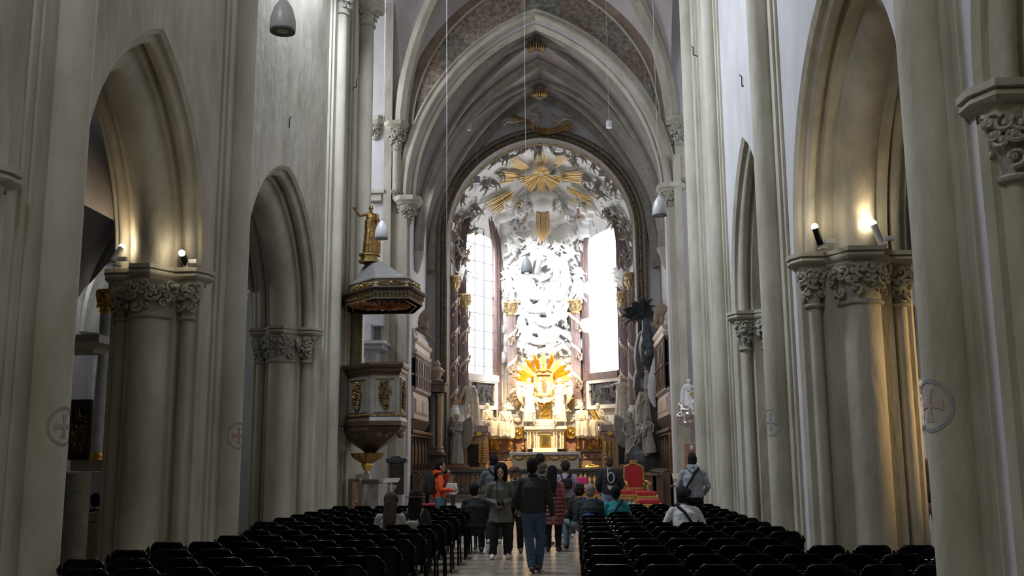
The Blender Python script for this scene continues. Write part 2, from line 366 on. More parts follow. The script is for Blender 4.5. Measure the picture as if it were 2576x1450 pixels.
# ================================================================= nave
XL, XR = -5.5, 3.25
T_W = 1.6
ZS = 4.6
def arcR(a, h): return (a*a+h*h)/(2*a)
def pcurve(ya, yb, zs, za, v=0., n=14, z0=None):
    """pointed-arch line in (y,z), inset v towards the opening"""
    a = (yb-ya)/2; Rr = arcR(a, za-zs); th = math.acos(max(-1, min(1, (Rr-a)/(Rr-v))))
    L = [(ya+Rr-(Rr-v)*math.cos(th*i/n), zs+(Rr-v)*math.sin(th*i/n)) for i in range(n+1)]
    Rt = [(yb-Rr+(Rr-v)*math.cos(th*i/n), zs+(Rr-v)*math.sin(th*i/n)) for i in range(n, -1, -1)]
    out = L+Rt[1:]
    if z0 is not None: out = [(ya+v, z0)]+out+[(yb-v, z0)]
    return out
def roll(u, v, r, n=6, full=1.): return [(u-r*math.cos(PI*i/n), v+full*r*math.sin(PI*i/n)) for i in range(n+1)]
TL, TR = 1.44, 1.62
def set_T(t):
    global T_W, PROF
    T_W = t; c = t/2; half = [(0,0),(.05,.07),(.11,.07)]+roll(.22,.10,.09)+[(.33,.09),(.36,.24),(c-.29,.24)]
    PROF = half+roll(c,.26,.27,10,1.05)+[(t-u, v) for u, v in reversed(half)]
set_T(TL)
def arch_mesh(W, s, ya, yb, zs, za, n=16):
    prof = PROF; m = M(); rings = []
    cs = [pcurve(ya, yb, zs, za, v, n) for u, v in prof]
    for k in range(2*n+1): rings.append([(W+s*u, cs[i][k][0], cs[i][k][1]) for i, (u, v) in enumerate(prof)])
    vs = [p for r in rings for p in r]; w = len(prof)
    fs = [(k*w+i, k*w+i+1, (k+1)*w+i+1, (k+1)*w+i) for k in range(2*n) for i in range(w-1)]
    if s < 0: fs = [f[::-1] for f in fs]
    return m.add(vs, fs)
def jamb_mesh(W, s, y, d, z0, z1):
    """d=-1: opening lies towards -Y (face seen by the camera)"""
    prof = PROF; m = M(); a = [(W+s*u, y+d*v, z0) for u, v in prof]; b = [(x, yy, z1) for x, yy, z in a]
    w = len(a); m.add(a+b, [(i, i+1, w+i+1, w+i) if s*d > 0 else (i+w, w+i+1, i+1, i) for i in range(w-1)]); return m
def foliage(m, c, r0, r1, z0, z1, a0, a1, seed=0, n=16, sz=1., dens=1.):
    """undercut leaf scrolls on a flaring bell"""
    rn = random.Random(seed)
    for row in range(3):
        for i in range(n if row else max(3, n//2)):
            t = a0+(a1-a0)*(i+.5*(row % 2)+rn.uniform(-.25, .25))/(n if row else max(3, n//2))
            z = z0+(z1-z0)*((.24, .60, .84)[row]+rn.uniform(-.08, .08)); r = (r0+(r1-r0)*(z-z0)/(z1-z0))
            rr = (z1-z0)*.2*sz*rn.uniform(.8, 1.15); ph = rn.uniform(0, 6.28); sg = rn.choice((-1, 1)); pts = []; rad = []
            for k in range(9):
                q = k/8; ang = ph+sg*q*5.2; qq = rr*(1-.75*q)
                tt = t+math.cos(ang)*qq/r; zz = z+math.sin(ang)*qq; rad.append(rr*.27*(1-.4*q)+.003)
                ro = r+.025*sz+.02*q; pts.append((c[0]+math.cos(tt)*ro, c[1]+math.sin(tt)*ro, c[2]+zz))
            m.tube(pts, rad, 5)
            m.ball((c[0]+math.cos(t)*(r+.03*sz), c[1]+math.sin(t)*(r+.03*sz), c[2]+z), rr*.42, 6, 4)
def capital(parent, c, r, a0, a1, seed, zt=4.38, h=.5, n=9, mat=None):
    m = M(); m.at((c[0], c[1], 0)); zb = zt-h
    m.lathe([(r+.005, zb-.06), (r+.045, zb-.045), (r+.055, zb-.02), (r+.04, zb), (r+.005, zb+.01), (r+.02, zb+.12), (r*1.12+.02, zb+.28), (r*1.30+.05, zt-.06), (r*1.3+.07, zt)], n=28)
    foliage(m, (0, 0, 0), r+.01, r*1.3+.06, zb+.03, zt-.02, a0, a1, seed, n)
    return obj('capital', m, CARVE, parent, world=True)
def abacus(parent, W, s, y, d):
    """stepped, moulded slab following the three shafts of one pier face"""
    m = M()
    def outline(e):     # e grows the slab
        pts = [(-.10-e, -.02), (-.10-e, .10+e*.2), (.02-e*.4, .34+e), (.36, .34+e), (.47-e*.2, .50+e*.4), (.56-e*.4, .72+e), (T_W-.56+e*.4, .72+e), (T_W-.47+e*.2, .50+e*.4), (T_W-.36, .34+e), (T_W-.02+e*.4, .34+e), (T_W+.10+e, .10+e*.2), (T_W+.10+e, -.02)]
        pts = [(u, v) for u, v in pts]+[(T_W+.1+e, -.12), (-.1-e, -.12)]
        q = [(W+s*u, y+d*v) for u, v in pts]
        return q if s*d < 0 else q[::-1]
    lay = [(-.13, 4.30), (-.12, 4.36), (-.10, 4.42), (-.045, 4.44), (-.015, 4.475), (-.02, 4.51), (-.05, 4.53), (.0, 4.54), (.0, 4.60)]
    m.loft([[(x, yy, z) for x, yy in outline(e)] for e, z in lay])
    return obj('abacus', m, STONE, parent, world=True, smooth=30)
def pier(side, W, s, y0, y1, shafts, label, faces=(-1, 1), mat=STONE2):
    t = thing('clustered_pier', label, 'pier', (W+s*T_W/2, (y0+y1)/2, 0))
    a = {-1: (y0, -1), 1: (y1, 1)}
    for f in faces:
        y, d = a[f]
        obj('jamb_shafts', jamb_mesh(W, s, y, d, 0, 4.34), mat, t, world=True)
        abacus(t, W, s, y, d)
        sgn = PI if d < 0 else 0
        cc = [(T_W/2, .26, .27, 11), (.22, .10, .09, 6), (T_W-.22, .10, .09, 6)]
        for k, (u, v, r, n) in enumerate(cc):
            capital(t, (W+s*u, y+d*v), r, (PI if d < 0 else 0)-.1, (2*PI if d < 0 else PI)+.1, int(y*7)+k, n=n)
        m = M(); m.lathe([(.40, 0), (.40, .16), (.34, .2), (.345, .26), (.29, .34)], c=(W+s*T_W/2, y+d*.26, 0)); obj('shaft_base', m, mat, t, world=True)
    return t
def wallshaft(W, s, y, r, z1, label, doss=.0, dz0=0., xo=.0, name='wall_shaft', mat=STONE2, hw=None):
    m = M(); m.lathe([(r*1.5, 0), (r*1.5, .25), (r*1.2, .34), (r*1.02, .42), (r, .5), (r, z1)], c=(W-s*xo, y, dz0), n=28)
    t = one(name, m, mat, label, 'wall shaft')
    return t
def wall_side(name, W, s, y0, y1, H, openings):
    """nave wall with pointed openings, two faces, mesh"""
    m = M()
    cuts = sorted(openings)
    for u in (0, T_W):
        X = W+s*u; y = y0
        for (ya, yb, zs, za) in cuts+[(y1, None, 0, 0)]:
            if ya > y+1e-4: m.add([(X, y, 0), (X, ya, 0), (X, ya, H), (X, y, H)], [(0, 1, 2, 3)])
            if yb is None: break
            c = pcurve(ya, yb, zs, za, 0, 16); n = len(c)
            m.add([(X, a, b) for a, b in c]+[(X, a, H) for a, b in c], [(i, i+1, n+i+1, n+i) for i in range(n-1)]); y = yb
    # ends
    for yy in (y0, y1): m.add([(W, yy, 0), (W+s*T_W, yy, 0), (W+s*T_W, yy, H), (W, yy, H)], [(0, 1, 2, 3)])
    m.add([(W, y0, H), (W+s*T_W, y0, H), (W+s*T_W, y1, H), (W, y1, H)], [(0, 1, 2, 3)])
    return struct(name, m, PLASTER if s > 0 else STONE)
H_W = 13.6
OPL = [(4.0, 9.15, ZS, 7.6), (10.55, 14.55, ZS, 7.62), (16.2, 21.35, ZS, 7.5)]
OPR = [(2.4, 7.75, ZS, 7.7), (9.2, 14.25, ZS, 7.7), (15.95, 19.85, ZS, 7.62)]
wall_side('wall_left', XL, -1, -3., 25.6, H_W, OPL)
for i, (ya, yb, zs, za) in enumerate(OPL):
    one('arcade_arch', arch_mesh(XL, -1, ya, yb, zs, za), STONE, ['moulded pointed arch at the extreme left edge of the picture', 'tall moulded pointed arch of the left arcade nearest the camera, two spotlights at its foot', 'smaller-looking moulded pointed arch of the left arcade nearest the pulpit'][i], 'arch')
pier('L', XL, -1, 9.15, 10.55, None, 'nearest clustered pier on the left, cut by the picture edge, carved capital at its side', (-1,))
pier('L', XL, -1, 14.55, 16.2, None, 'big clustered pier on the left with leafy capital carrying two lit spotlights')
pier('L', XL, -1, 21.35, 23.2, None, 'slimmer-looking clustered pier on the left with leafy capital, next before the pulpit', (-1,))
set_T(TR)
wall_side('wall_right', XR, 1, -3., 25.2, H_W, OPR)
for i, (ya, yb, zs, za) in enumerate(OPR):
    one('arcade_arch', arch_mesh(XR, 1, ya, yb, zs, za), STONE, ['moulded pointed arch above the capital at the extreme right edge', 'great moulded pointed arch on the right, warmly lit by the spotlights on the pier', 'far pointed arch of the right arcade, only a narrow dark slit of it showing'][i], 'arch')
pier('R', XR, 1, 7.75, 9.2, None, 'nearest clustered pier on the right, its carved capital cut by the picture edge', (-1,))
pier('R', XR, 1, 14.25, 15.95, None, 'big clustered pier on the right, side shafts glowing yellow, two spotlights on its abacus')
pier('R', XR, 1, 19.85, 21.6, None, 'far clustered pier on the right, only the corner of its capital showing', (-1,))
def dosseret(m, W, s, ya, yb, d, z1): m.box(min(W, W-s*d), max(W, W-s*d), ya, yb, 0, z1)
shl = [(XL, -1, 9.95, .22, 'tall round wall shaft of the nearest left pier, with a faded painted cross'),
       (XL, -1, 15.42, .21, 'tall round wall shaft between the two left arches, half-hidden red painted cross low on it'),
       (XL, -1, 22.2, .15, 'thin round wall shaft left of the pulpit, capital at the very top'),
       (XR, 1, 8.35, .22, 'tall round wall shaft of the nearest right pier, blue-ringed painted cross on it'),
       (XR, 1, 15.05, .21, 'tall round wall shaft on the right between the two arches, grey-ringed painted cross on it'),
       (XR, 1, 20.35, .17, 'slim round wall shaft on the right, second from the crossing'),
       (XR, 1, 23.9, .19, 'round wall shaft on the right at the crossing, black iron hook near its top')]
for W, s, y, r, lab in shl:
    wallshaft(W, s, y, r, H_W, lab, xo=.14)
# stepped pilaster strips behind the shafts
for i, (W, s, y, hw, d) in enumerate([(XL, -1, 9.9, .42, .07), (XL, -1, 15.42, .45, .08), (XL, -1, 22.3, .5, .10), (XL, -1, 24.6, .75, .12), (XR, 1, 8.4, .40, .07), (XR, 1, 15.05, .45, .08), (XR, 1, 20.4, .35, .08), (XR, 1, 23.9, .65, .10), (XR, 1, 22.5, .3, .05)]):
    m = M(); m.box(min(W, W-s*d), max(W, W-s*d), y-hw, y+hw, 0, H_W); m.box(min(W, W-s*(d*.5)), max(W, W-s*d*.5), y-hw-.12, y+hw+.12, 0, H_W)
    tag(obj('trim_%d' % (i+1), m, STONE2), kind='structure')
# crossing pier shaft on the left above the pulpit, with statue niche capital
t = thing('crossing_shaft', 'stout round shaft rising behind the gilded pulpit statue, scroll capital at its top', 'wall shaft', (XL+.25, 24.5, 0))
zt = P(935, 60, 24.5).z
m = M(); m.lathe([(.205, 5.9), (.205, zt-.1)], c=(XL+.26, 24.5, 0), n=28); m.lathe([(.17, 5.7), (.205, 5.9)], c=(XL+.26, 24.5, 0), n=28)
obj('shaft', m, STONE2, t, world=True)
def topcap(t, x, y, r, zt, seed):
    m = M(); m.lathe([(r+.01, zt-.12), (r+.05, zt-.10), (r+.05, zt-.06), (r+.01, zt-.04), (r*1.1+.02, zt+.15), (r*1.4+.05, zt+.36), (r*1.45+.07, zt+.42)], c=(x, y, 0), n=24)
    foliage(m, (x, y, 0), r+.01, r*1.3+.06, zt, zt+.4, PI*.9, PI*2.4, seed, 8)
    obj('capital', m, CARVE, t, world=True)
    m = M(); e = r*1.5+.14
    m.loft([[(x-k*e, y-k*e*.5, z), (x-k*e*.5, y-k*e, z), (x+k*e*.5, y-k*e, z), (x+k*e, y-k*e*.5, z), (x+k*e, y+e, z), (x-k*e, y+e, z)] for k, z in ((.8, zt+.42), (.9, zt+.5), (1, zt+.54), (1, zt+.66))])
    obj('abacus', m, STONE, t, world=True)
topcap(t, XL+.26, 24.5, .205, zt, 5)
t = thing('shaft_capital', 'small scroll capital at the top of the thin shaft left of the pulpit', 'capital', (XL+.14, 22.2, P(850, 40, 22.2).z))
topcap(t, XL+.14, 22.2, .15, P(850, 30, 22.2).z, 9)
# ---- floor
FLOORM = pm('floor_slabs', (.30,.25,.19), (.42,.36,.28), 2.2, .22, bump=.06, bs=3)
N_, L_, B_ = nodes(FLOORM)
ck = N_.new('ShaderNodeTexChecker'); ck.inputs['Scale'].default_value = 1.; mp = N_.new('ShaderNodeMapping'); mp.inputs['Rotation'].default_value = (0, 0, .785); mp.inputs['Scale'].default_value = (2.1, 2.1, 0)
tc = N_.new('ShaderNodeTexCoord'); L_.new(tc.outputs['Object'], mp.inputs[0]); L_.new(mp.outputs[0], ck.inputs['Vector'])
ck.inputs['Color1'].default_value = (.26,.19,.13,1); ck.inputs['Color2'].default_value = (.36,.33,.27,1)
mx = N_.new('ShaderNodeMix'); mx.data_type = 'RGBA'; mx.inputs[0].default_value = .55
old = B_.inputs['Base Color'].links[0].from_socket; L_.new(old, mx.inputs[6]); L_.new(ck.outputs['Color'], mx.inputs[7]); L_.new(mx.outputs[2], B_.inputs['Base Color'])
br = N_.new('ShaderNodeTexBrick'); br.inputs['Scale'].default_value = 1.; br.inputs['Mortar Size'].default_value = .012; br.inputs['Brick Width'].default_value = .48; br.inputs['Row Height'].default_value = .48; br.offset = 0
mp2 = N_.new('ShaderNodeMapping'); mp2.inputs['Rotation'].default_value = (0, 0, .785); L_.new(tc.outputs['Object'], mp2.inputs[0]); L_.new(mp2.outputs[0], br.inputs['Vector'])
ml = N_.new('ShaderNodeMix'); ml.data_type = 'RGBA'; L_.new(br.outputs['Fac'], ml.inputs[0]); L_.new(mx.outputs[2], ml.inputs[6]); ml.inputs[7].default_value = (.10,.08,.06,1); L_.new(ml.outputs[2], B_.inputs['Base Color'])
m = M(); m.box(-14, 14, -5, 47, -.3, 0); struct('floor', m, FLOORM)
PALEFL = pm('pale_choir_floor', (.55,.54,.54), (.68,.67,.67), 3, .35)
m = M(); m.box(XL-.2, XR+.4, 30.5, 46, 0, .16); struct('floor_choir', m, PALEFL)
# ---- aisles: outer walls, transverse arches and vaults
AXL, AXR = -11.2, 8.6
m = M(); m.box(AXL-.4, AXL, -3, 34, 0, 11); struct('wall_aisle_left', m, PLASTER)
m = M(); m.box(AXR, AXR+.4, -3, 34, 0, 11); struct('wall_aisle_right', m, PLASTER)
def barrel(name, x0, x1, y0, y1, zs, za, mat):
    a = (x1-x0)/2; Rr = arcR(a, za-zs); m = M(); c = pcurve(x0, x1, zs, za, 0, 12)
    n = len(c); m.add([(x, y0, z) for x, z in c]+[(x, y1, z) for x, z in c], [(i, i+1, n+i+1, n+i) for i in range(n-1)])
    return struct(name, m, mat)
barrel('ceiling_aisle_left', AXL, XL-TL, -3, 25.6, 5.4, 8.8, VAULT)
barrel('ceiling_aisle_right', XR+TR, AXR, -3, 25.2, 5.4, 8.8, VAULT)
def rib_arch(x0, x1, y, zs, za, w=.5, r=.16, label='', plane='x', mat=RIB, n=14, prof=None):
    """moulded rib across (arch in the x-z plane at y)"""
    prof = prof or [(-w/2, 0), (-w/2, .10), (-w*.32, .16), (-w*.25, .2), (-w*.12, .30), (0, .34), (w*.12, .30), (w*.25, .2), (w*.32, .16), (w/2, .10), (w/2, 0)]
    cs = [pcurve(x0, x1, zs, za, v, n) for u, v in prof]; W_ = len(prof)
    vs = [(cs[i][k][0], y+prof[i][0], cs[i][k][1]) for k in range(2*n+1) for i in range(W_)]
    m = M(); m.add(vs, [(k*W_+i, (k+1)*W_+i, (k+1)*W_+i+1, k*W_+i+1) for k in range(2*n) for i in range(W_-1)])
    return one('vault_rib', m, mat, label, 'vault rib')
rib_arch(AXL, XL-TL, 15.4, 4.7, 8.3, .7, label='heavy transverse rib across the left aisle seen through the tall left arch')
rib_arch(AXL, XL-TL, 19.0, 4.7, 8.6, .3, label='thin shadowed rib deeper in the left aisle vault')
rib_arch(AXL, XL-TL, 22.3, 4.7, 8.3, .7, label='far transverse rib across the left aisle behind the big left pier')
rib_arch(XR+TR, AXR, 15.1, 4.7, 8.3, .7, label='transverse rib across the right aisle behind the warm-lit pier')
m = M(); m.box(AXL, XL-TL, 25.4, 25.8, 0, 11); struct('wall_aisle_end_left', m, PLASTER)
m = M(); m.box(XR+TR, 6.2, 25.2, 25.5, 0, 11); m.box(XR+TR, AXR+2, 33.6, 34, 0, 14); struct('wall_aisle_end_right', m, PLASTER)
# ---- west end, far behind the camera
m = M(); m.box(AXL, AXR, -3.4, -3, 0, 20); struct('wall_back', m, STONE)
# ================================================================= crossing + nave vaults
YC = 33.5                      # plane of the chancel wall
CXL, CXR = -5.95, 3.80         # its corner shafts
CM = (CXL+CXR)/2
def groin(name, x0, x1, y0, y1, zs, zf, zc, mat=VAULT, ribs=None, rw=.16):
    xm, ym = (x0+x1)/2, (y0+y1)/2; n = 14; m = M()
    def q(a, h, t):
        Rr = arcR(a, h); th = math.acos(max(-1, min(1, (Rr-a)/Rr)))*t; return Rr-Rr*math.cos(th), Rr*math.sin(th)
    def diag(cx, cy, t):
        dx, dy = xm-cx, ym-cy; L = math.hypot(dx, dy); s, z = q(L, zc-zs, t); return Vector((cx+dx*s/L, cy+dy*s/L, zs+z))
    for cx in (x0, x1):
        for cy in (y0, y1):
            for kind in (0, 1):
                def fn(i, j):
                    D = diag(cx, cy, i)
                    if kind == 0: s, z = q(abs(xm-cx), zf-zs, i); Fp = Vector((cx+math.copysign(s, xm-cx), cy, zs+z))
                    else: s, z = q(abs(ym-cy), zf-zs, i); Fp = Vector((cx, cy+math.copysign(s, ym-cy), zs+z))
                    p = D.lerp(Fp, j); p.z += .25*math.sin(PI*j)*math.sin(PI*min(i, .5)); return p
                m.grid(fn, n, 6)
    o = struct(name, m, mat)
    k = 0
    for cx in (x0, x1):
        for cy in (y0, y1):
            if ribs and ribs[k]:
                pts = [diag(cx, cy, i/n)-Vector((0, 0, .04)) for i in range(n+1)]
                mm = M(); mm.tube(pts, rw, 8, fx=1.0); mm.tube([p-Vector((0, 0, rw*.7)) for p in pts], rw*.5, 8)
                one('vault_rib', mm, RIB if zc < 18 else STONE, ribs[k], 'vault rib')
            k += 1
    return o
groin('ceiling_crossing', CXL+.1, CXR-.1, 25.9, YC-.05, 13.2, 19.15, 20.3, VAULT, [None, 'pale diagonal crossing rib springing from the corner shaft left of the frescoed arch', None, 'pale diagonal crossing rib springing from the corner shaft right of the frescoed arch'], .26)
barrel('ceiling_nave', XL, XR, -3, 25.9, 13.4, 18.6, VAULT)
# transept walls beyond the nave corners
m = M(); m.box(-13, -12.6, 25, 34, 0, 20); m.box(AXR+.5, AXR+.9, 25, 34, 0, 20); struct('wall_transept', m, PLASTER)
m = M(); m.box(-13, XL-TL, 25.4, 25.7, 10.5, 20); m.box(XR+TR, 9, 25.2, 25.5, 10.5, 20); m.box(-13, CXL, 25, 34, 19.6, 19.9); m.box(CXR, 9, 25, 34, 19.6, 19.9); struct('ceiling_transept', m, VAULT)
# ================================================================= chancel wall with its frescoed arch
IA, IB = -5.48, 3.38; ZI = 10.7; ZA = 17.2
def arch_ring(x0, x1, zs, za, v0, v1, y0, y1, n=20, z0=None):
    """flat band between two offsets of a pointed arch, thickness y0..y1 (offset >0 outward)"""
    a = pcurve(x0, x1, zs, za, -v0, n, z0); b = pcurve(x0, x1, zs, za, -v1, n, z0); m = M(); k = len(a)
    for (p, q, y) in ((a, b, y0), (b, a, y1)):
        m.add([(x, y, z) for x, z in p]+[(x, y, z) for x, z in q], [(i, i+1, k+i+1, k+i) for i in range(k-1)])
    for p, fl in ((a, 0), (b, 1)):
        m.add([(x, y0, z) for x, z in p]+[(x, y1, z) for x, z in p], [(i, k+i, k+i+1, i+1) for i in range(k-1)])
    return m
FRESCO = pm('faded_fresco', (.16,.17,.14), (.36,.29,.22), 1.15, .85, bump=.3, bs=6, c3=(.26,.215,.165), lo=.36, hi=.62)
N_, L_, B_ = nodes(FRESCO)
tc = N_.new('ShaderNodeTexCoord'); vo = N_.new('ShaderNodeTexVoronoi'); vo.inputs['Scale'].default_value = 1.1
nz = N_.new('ShaderNodeTexNoise'); nz.inputs['Scale'].default_value = 2.4; nz.inputs['Detail'].default_value = 8; L_.new(tc.outputs['Object'], nz.inputs['Vector'])
ad = N_.new('ShaderNodeMix'); ad.data_type = 'RGBA'; ad.inputs[0].default_value = .35; L_.new(tc.outputs['Object'], ad.inputs[6]); L_.new(nz.outputs['Color'], ad.inputs[7]); L_.new(ad.outputs[2], vo.inputs['Vector'])
rp = N_.new('ShaderNodeValToRGB'); cr = rp.color_ramp
for i, (p, c) in enumerate([(0, (.12,.19,.19,1)), (.3, (.36,.22,.16,1)), (.5, (.20,.26,.26,1)), (.7, (.42,.37,.30,1)), (1, (.22,.15,.12,1))]):
    e = cr.elements[i] if i < 2 else cr.elements.new(p); e.position = p; e.color = c
sp = N_.new('ShaderNodeSeparateColor'); L_.new(vo.outputs['Color'], sp.inputs[0]); L_.new(sp.outputs[0], rp.inputs[0])
mx = N_.new('ShaderNodeMix'); mx.data_type = 'RGBA'; mx.inputs[0].default_value = .7; old = B_.inputs['Base Color'].links[0].from_socket
L_.new(old, mx.inputs[6]); L_.new(rp.outputs[0], mx.inputs[7])
n3 = N_.new('ShaderNodeTexNoise'); n3.inputs['Scale'].default_value = 5.5; n3.inputs['Detail'].default_value = 9; n3.inputs['Roughness'].default_value = .75; L_.new(tc.outputs['Object'], n3.inputs['Vector'])
r3 = N_.new('ShaderNodeValToRGB'); r3.color_ramp.elements[0].position = .42; r3.color_ramp.elements[0].color = (.45,.42,.38,1); r3.color_ramp.elements[1].position = .6; r3.color_ramp.elements[1].color = (1.15,1.1,1.02,1); L_.new(n3.outputs['Fac'], r3.inputs[0])
mm_ = N_.new('ShaderNodeMix'); mm_.data_type = 'RGBA'; mm_.blend_type = 'MULTIPLY'; mm_.inputs[0].default_value = 1; L_.new(mx.outputs[2], mm_.inputs[6]); L_.new(r3.outputs[0], mm_.inputs[7]); L_.new(mm_.outputs[2], B_.inputs['Base Color'])
FBORD = pm('fresco_border', (.20,.15,.11), (.32,.25,.19), 2, .85, bump=.3)
# wall body: everything outside the arch opening
m = M(); cv = pcurve(IA, IB, ZI, ZA, 0, 20, 0); k = len(cv)
for y in (YC, YC+.6):
    m.add([(x, y, z) for x, z in cv]+[(x, y, 21) for x, z in cv], [(i, i+1, k+i+1, k+i) for i in range(k-1)])
    m.add([(-13, y, 0), (IA, y, 0), (IA, y, 21), (-13, y, 21)], [(0, 1, 2, 3)]); m.add([(9.4, y, 0), (IB, y, 0), (IB, y, 21), (9.4, y, 21)], [(0, 1, 2, 3)])
m.add([(x, YC, z) for x, z in cv]+[(x, YC+.6, z) for x, z in cv], [(i, i+1, k+i+1, k+i) for i in range(k-1)])
struct('wall_chancel', m, PLASTER)
# frescoed field between the arch and the wall rib
o_ = pcurve(CXL+.12, CXR-.12, 13.2, 19.3, .38, 20); i_ = pcurve(IA, IB, ZI, ZA, -.46, 20)
def resamp(c, n):
    L = [0]
    for a, b in zip(c, c[1:]): L.append(L[-1]+math.hypot(b[0]-a[0], b[1]-a[1]))
    out = []
    for j in range(n+1):
        d = L[-1]*j/n; i = max(k for k in range(len(L)) if L[k] <= d+1e-9); i = min(i, len(c)-2); u = (d-L[i])/(L[i+1]-L[i]); out.append((c[i][0]+(c[i+1][0]-c[i][0])*u, c[i][1]+(c[i+1][1]-c[i][1])*u))
    return out
i_ = [p for p in i_ if p[1] > 12.5]
A_, B2 = resamp(o_, 40), resamp(i_, 40)
m = M(); m.add([(x, YC-.03, z) for x, z in A_]+[(x, YC-.03, z) for x, z in B2], [(i, i+1, 41+i+1, 41+i) for i in range(40)])
m.add([(x, YC, z) for x, z in A_]+[(x, YC, z) for x, z in B2], [(i, 41+i, 41+i+1, i+1) for i in range(40)])
one('fresco', m, FRESCO, 'faded blue-green and brown fresco filling the wall over the chancel arch', 'fresco')
one('fresco_border', arch_ring(CXL+.12, CXR-.12, 13.2, 19.3, -.36, 0.02, YC-.06, YC), FBORD, 'brown painted border following the outer edge of the fresco', 'fresco')
one('fresco_fillet', arch_ring(CXL+.12, CXR-.12, 13.2, 19.3, -.42, -.36, YC-.10, YC), STONE, 'thin pale raised line inside the brown fresco border', 'moulding')
# moulding of the chancel arch
prof = [(-.46, .0), (-.46, -.14), (-.40, -.19), (-.34, -.12), (-.27, -.14), (-.22, -.24), (-.14, -.24), (-.10, -.12), (-.06, .02), (.02, .06), (.07, .02), (.08, .12), (.08, .5), (-.05, .62)]
cs = [pcurve(IA, IB, ZI, ZA, v, 22, 10.4) for v, y in prof]; w = len(prof); K = len(cs[0]); m = M()
m.add([(cs[i][k][0], YC+prof[i][1], cs[i][k][1]) for k in range(K) for i in range(w)], [(k*w+i, (k+1)*w+i, (k+1)*w+i+1, k*w+i+1) for k in range(K-1) for i in range(w-1)])
one('chancel_arch', m, STONE, 'broad pale moulded pointed arch opening to the choir', 'arch')
# corbel capitals under the arch, corner shafts
def corbel(name, label, x, y, z, r, h, cat='corbel', seed=1, sh=None, sz=None, mat=STONE):
    t = thing(name, label, cat, (x, y, z))
    m = M(); e = r*1.55
    m.loft([[(x-k*e, y-k*e*.45, zz), (x-k*e*.5, y-k*e, zz), (x+k*e*.5, y-k*e, zz), (x+k*e, y-k*e*.45, zz), (x+k*e, y+.3, zz), (x-k*e, y+.3, zz)] for k, zz in ((.75, z-.04), (.85, z+.04), (.98, z+.08), (1, z+.12), (1, z+.24))])
    obj('abacus', m, mat, t, world=True)
    m = M(); m.lathe([(.01, z-h), (r*.45, z-h*.92), (r*.6, z-h*.6), (r*.85, z-h*.3), (r*1.1, z-.03)], c=(x, y, 0), n=20)
    foliage(m, (x, y, 0), r*.5, r*1.05, z-h*.9, z-.05, PI*.9, PI*2.1, seed, 7); obj('capital', m, CARVE, t, world=True)
    if sh:
        m = M(); m.lathe([(sh, z+.24), (sh, sz)], c=(x, y, 0), n=20); obj('shaft', m, STONE2, t, world=True)
    return t
corbel('corbel_capital', 'carved corbel capital carrying the left foot of the chancel arch', XX(1027, YC, 530)-.0, YC-.08, ZZ(517, YC, 1027), .3, .75, seed=3)
corbel('corbel_capital', 'carved corbel capital carrying the right foot of the chancel arch', XX(1688, YC, 520), YC-.08, ZZ(485, YC, 1688), .3, .75, seed=4)
for (px, py, lab, sd, pb) in ((998, 318, 'left', 5, 500), (1708, 305, 'right', 6, 470)):
    x = XX(px, YC-.2, py); z = ZZ(py+10, YC-.2, px); zb = ZZ(pb, YC-.2, px)
    t = thing('corner_shaft', 'slender corner shaft with carved capital and leaf foot, %s of the frescoed arch' % lab, 'wall shaft', (x, YC-.2, zb))
    m = M(); m.lathe([(.17, zb+.3), (.17, z-.75)], c=(x, YC-.15, 0), n=20); obj('shaft', m, STONE2, t, world=True)
    m = M(); m.lathe([(.02, zb-.15), (.13, zb), (.19, zb+.3)], c=(x, YC-.15, 0), n=20); foliage(m, (x, YC-.15, 0), .08, .2, zb-.1, zb+.3, PI*.9, PI*2.1, sd, 5); obj('leaf_foot', m, CARVE, t, world=True)
    m = M(); m.lathe([(.18, z-.78), (.22, z-.74), (.18, z-.7), (.2, z-.4), (.3, z)], c=(x, YC-.15, 0), n=20); foliage(m, (x, YC-.15, 0), .2, .3, z-.68, z-.02, PI*.9, PI*2.1, sd+3, 7); obj('capital', m, CARVE, t, world=True)
    m = M(); e = .42; m.loft([[(x-k*e, YC-.15-k*.2, zz), (x-k*e*.5, YC-.15-k*e, zz), (x+k*e*.5, YC-.15-k*e, zz), (x+k*e, YC-.15-k*.2, zz), (x+k*e, YC, zz), (x-k*e, YC, zz)] for k, zz in ((.75, z), (.85, z+.08), (1, z+.12), (1, z+.26))]); obj('abacus', m, STONE, t, world=True)
# pilaster strips below on both sides of the opening (white edges)
k = 10
for (pa, pb, d, z1) in ((958, 978, .3, 18), (978, 1000, .15, 10.2), (1000, 1020, .3, 10.2), (1700, 1716, .3, 10.2), (1716, 1735, .5, 12)):
    m = M(); m.box(XX(pa, YC), XX(pb, YC), YC-d, YC, 0, z1); tag(obj('trim_%d' % k, m, STONE), kind='structure'); k += 1
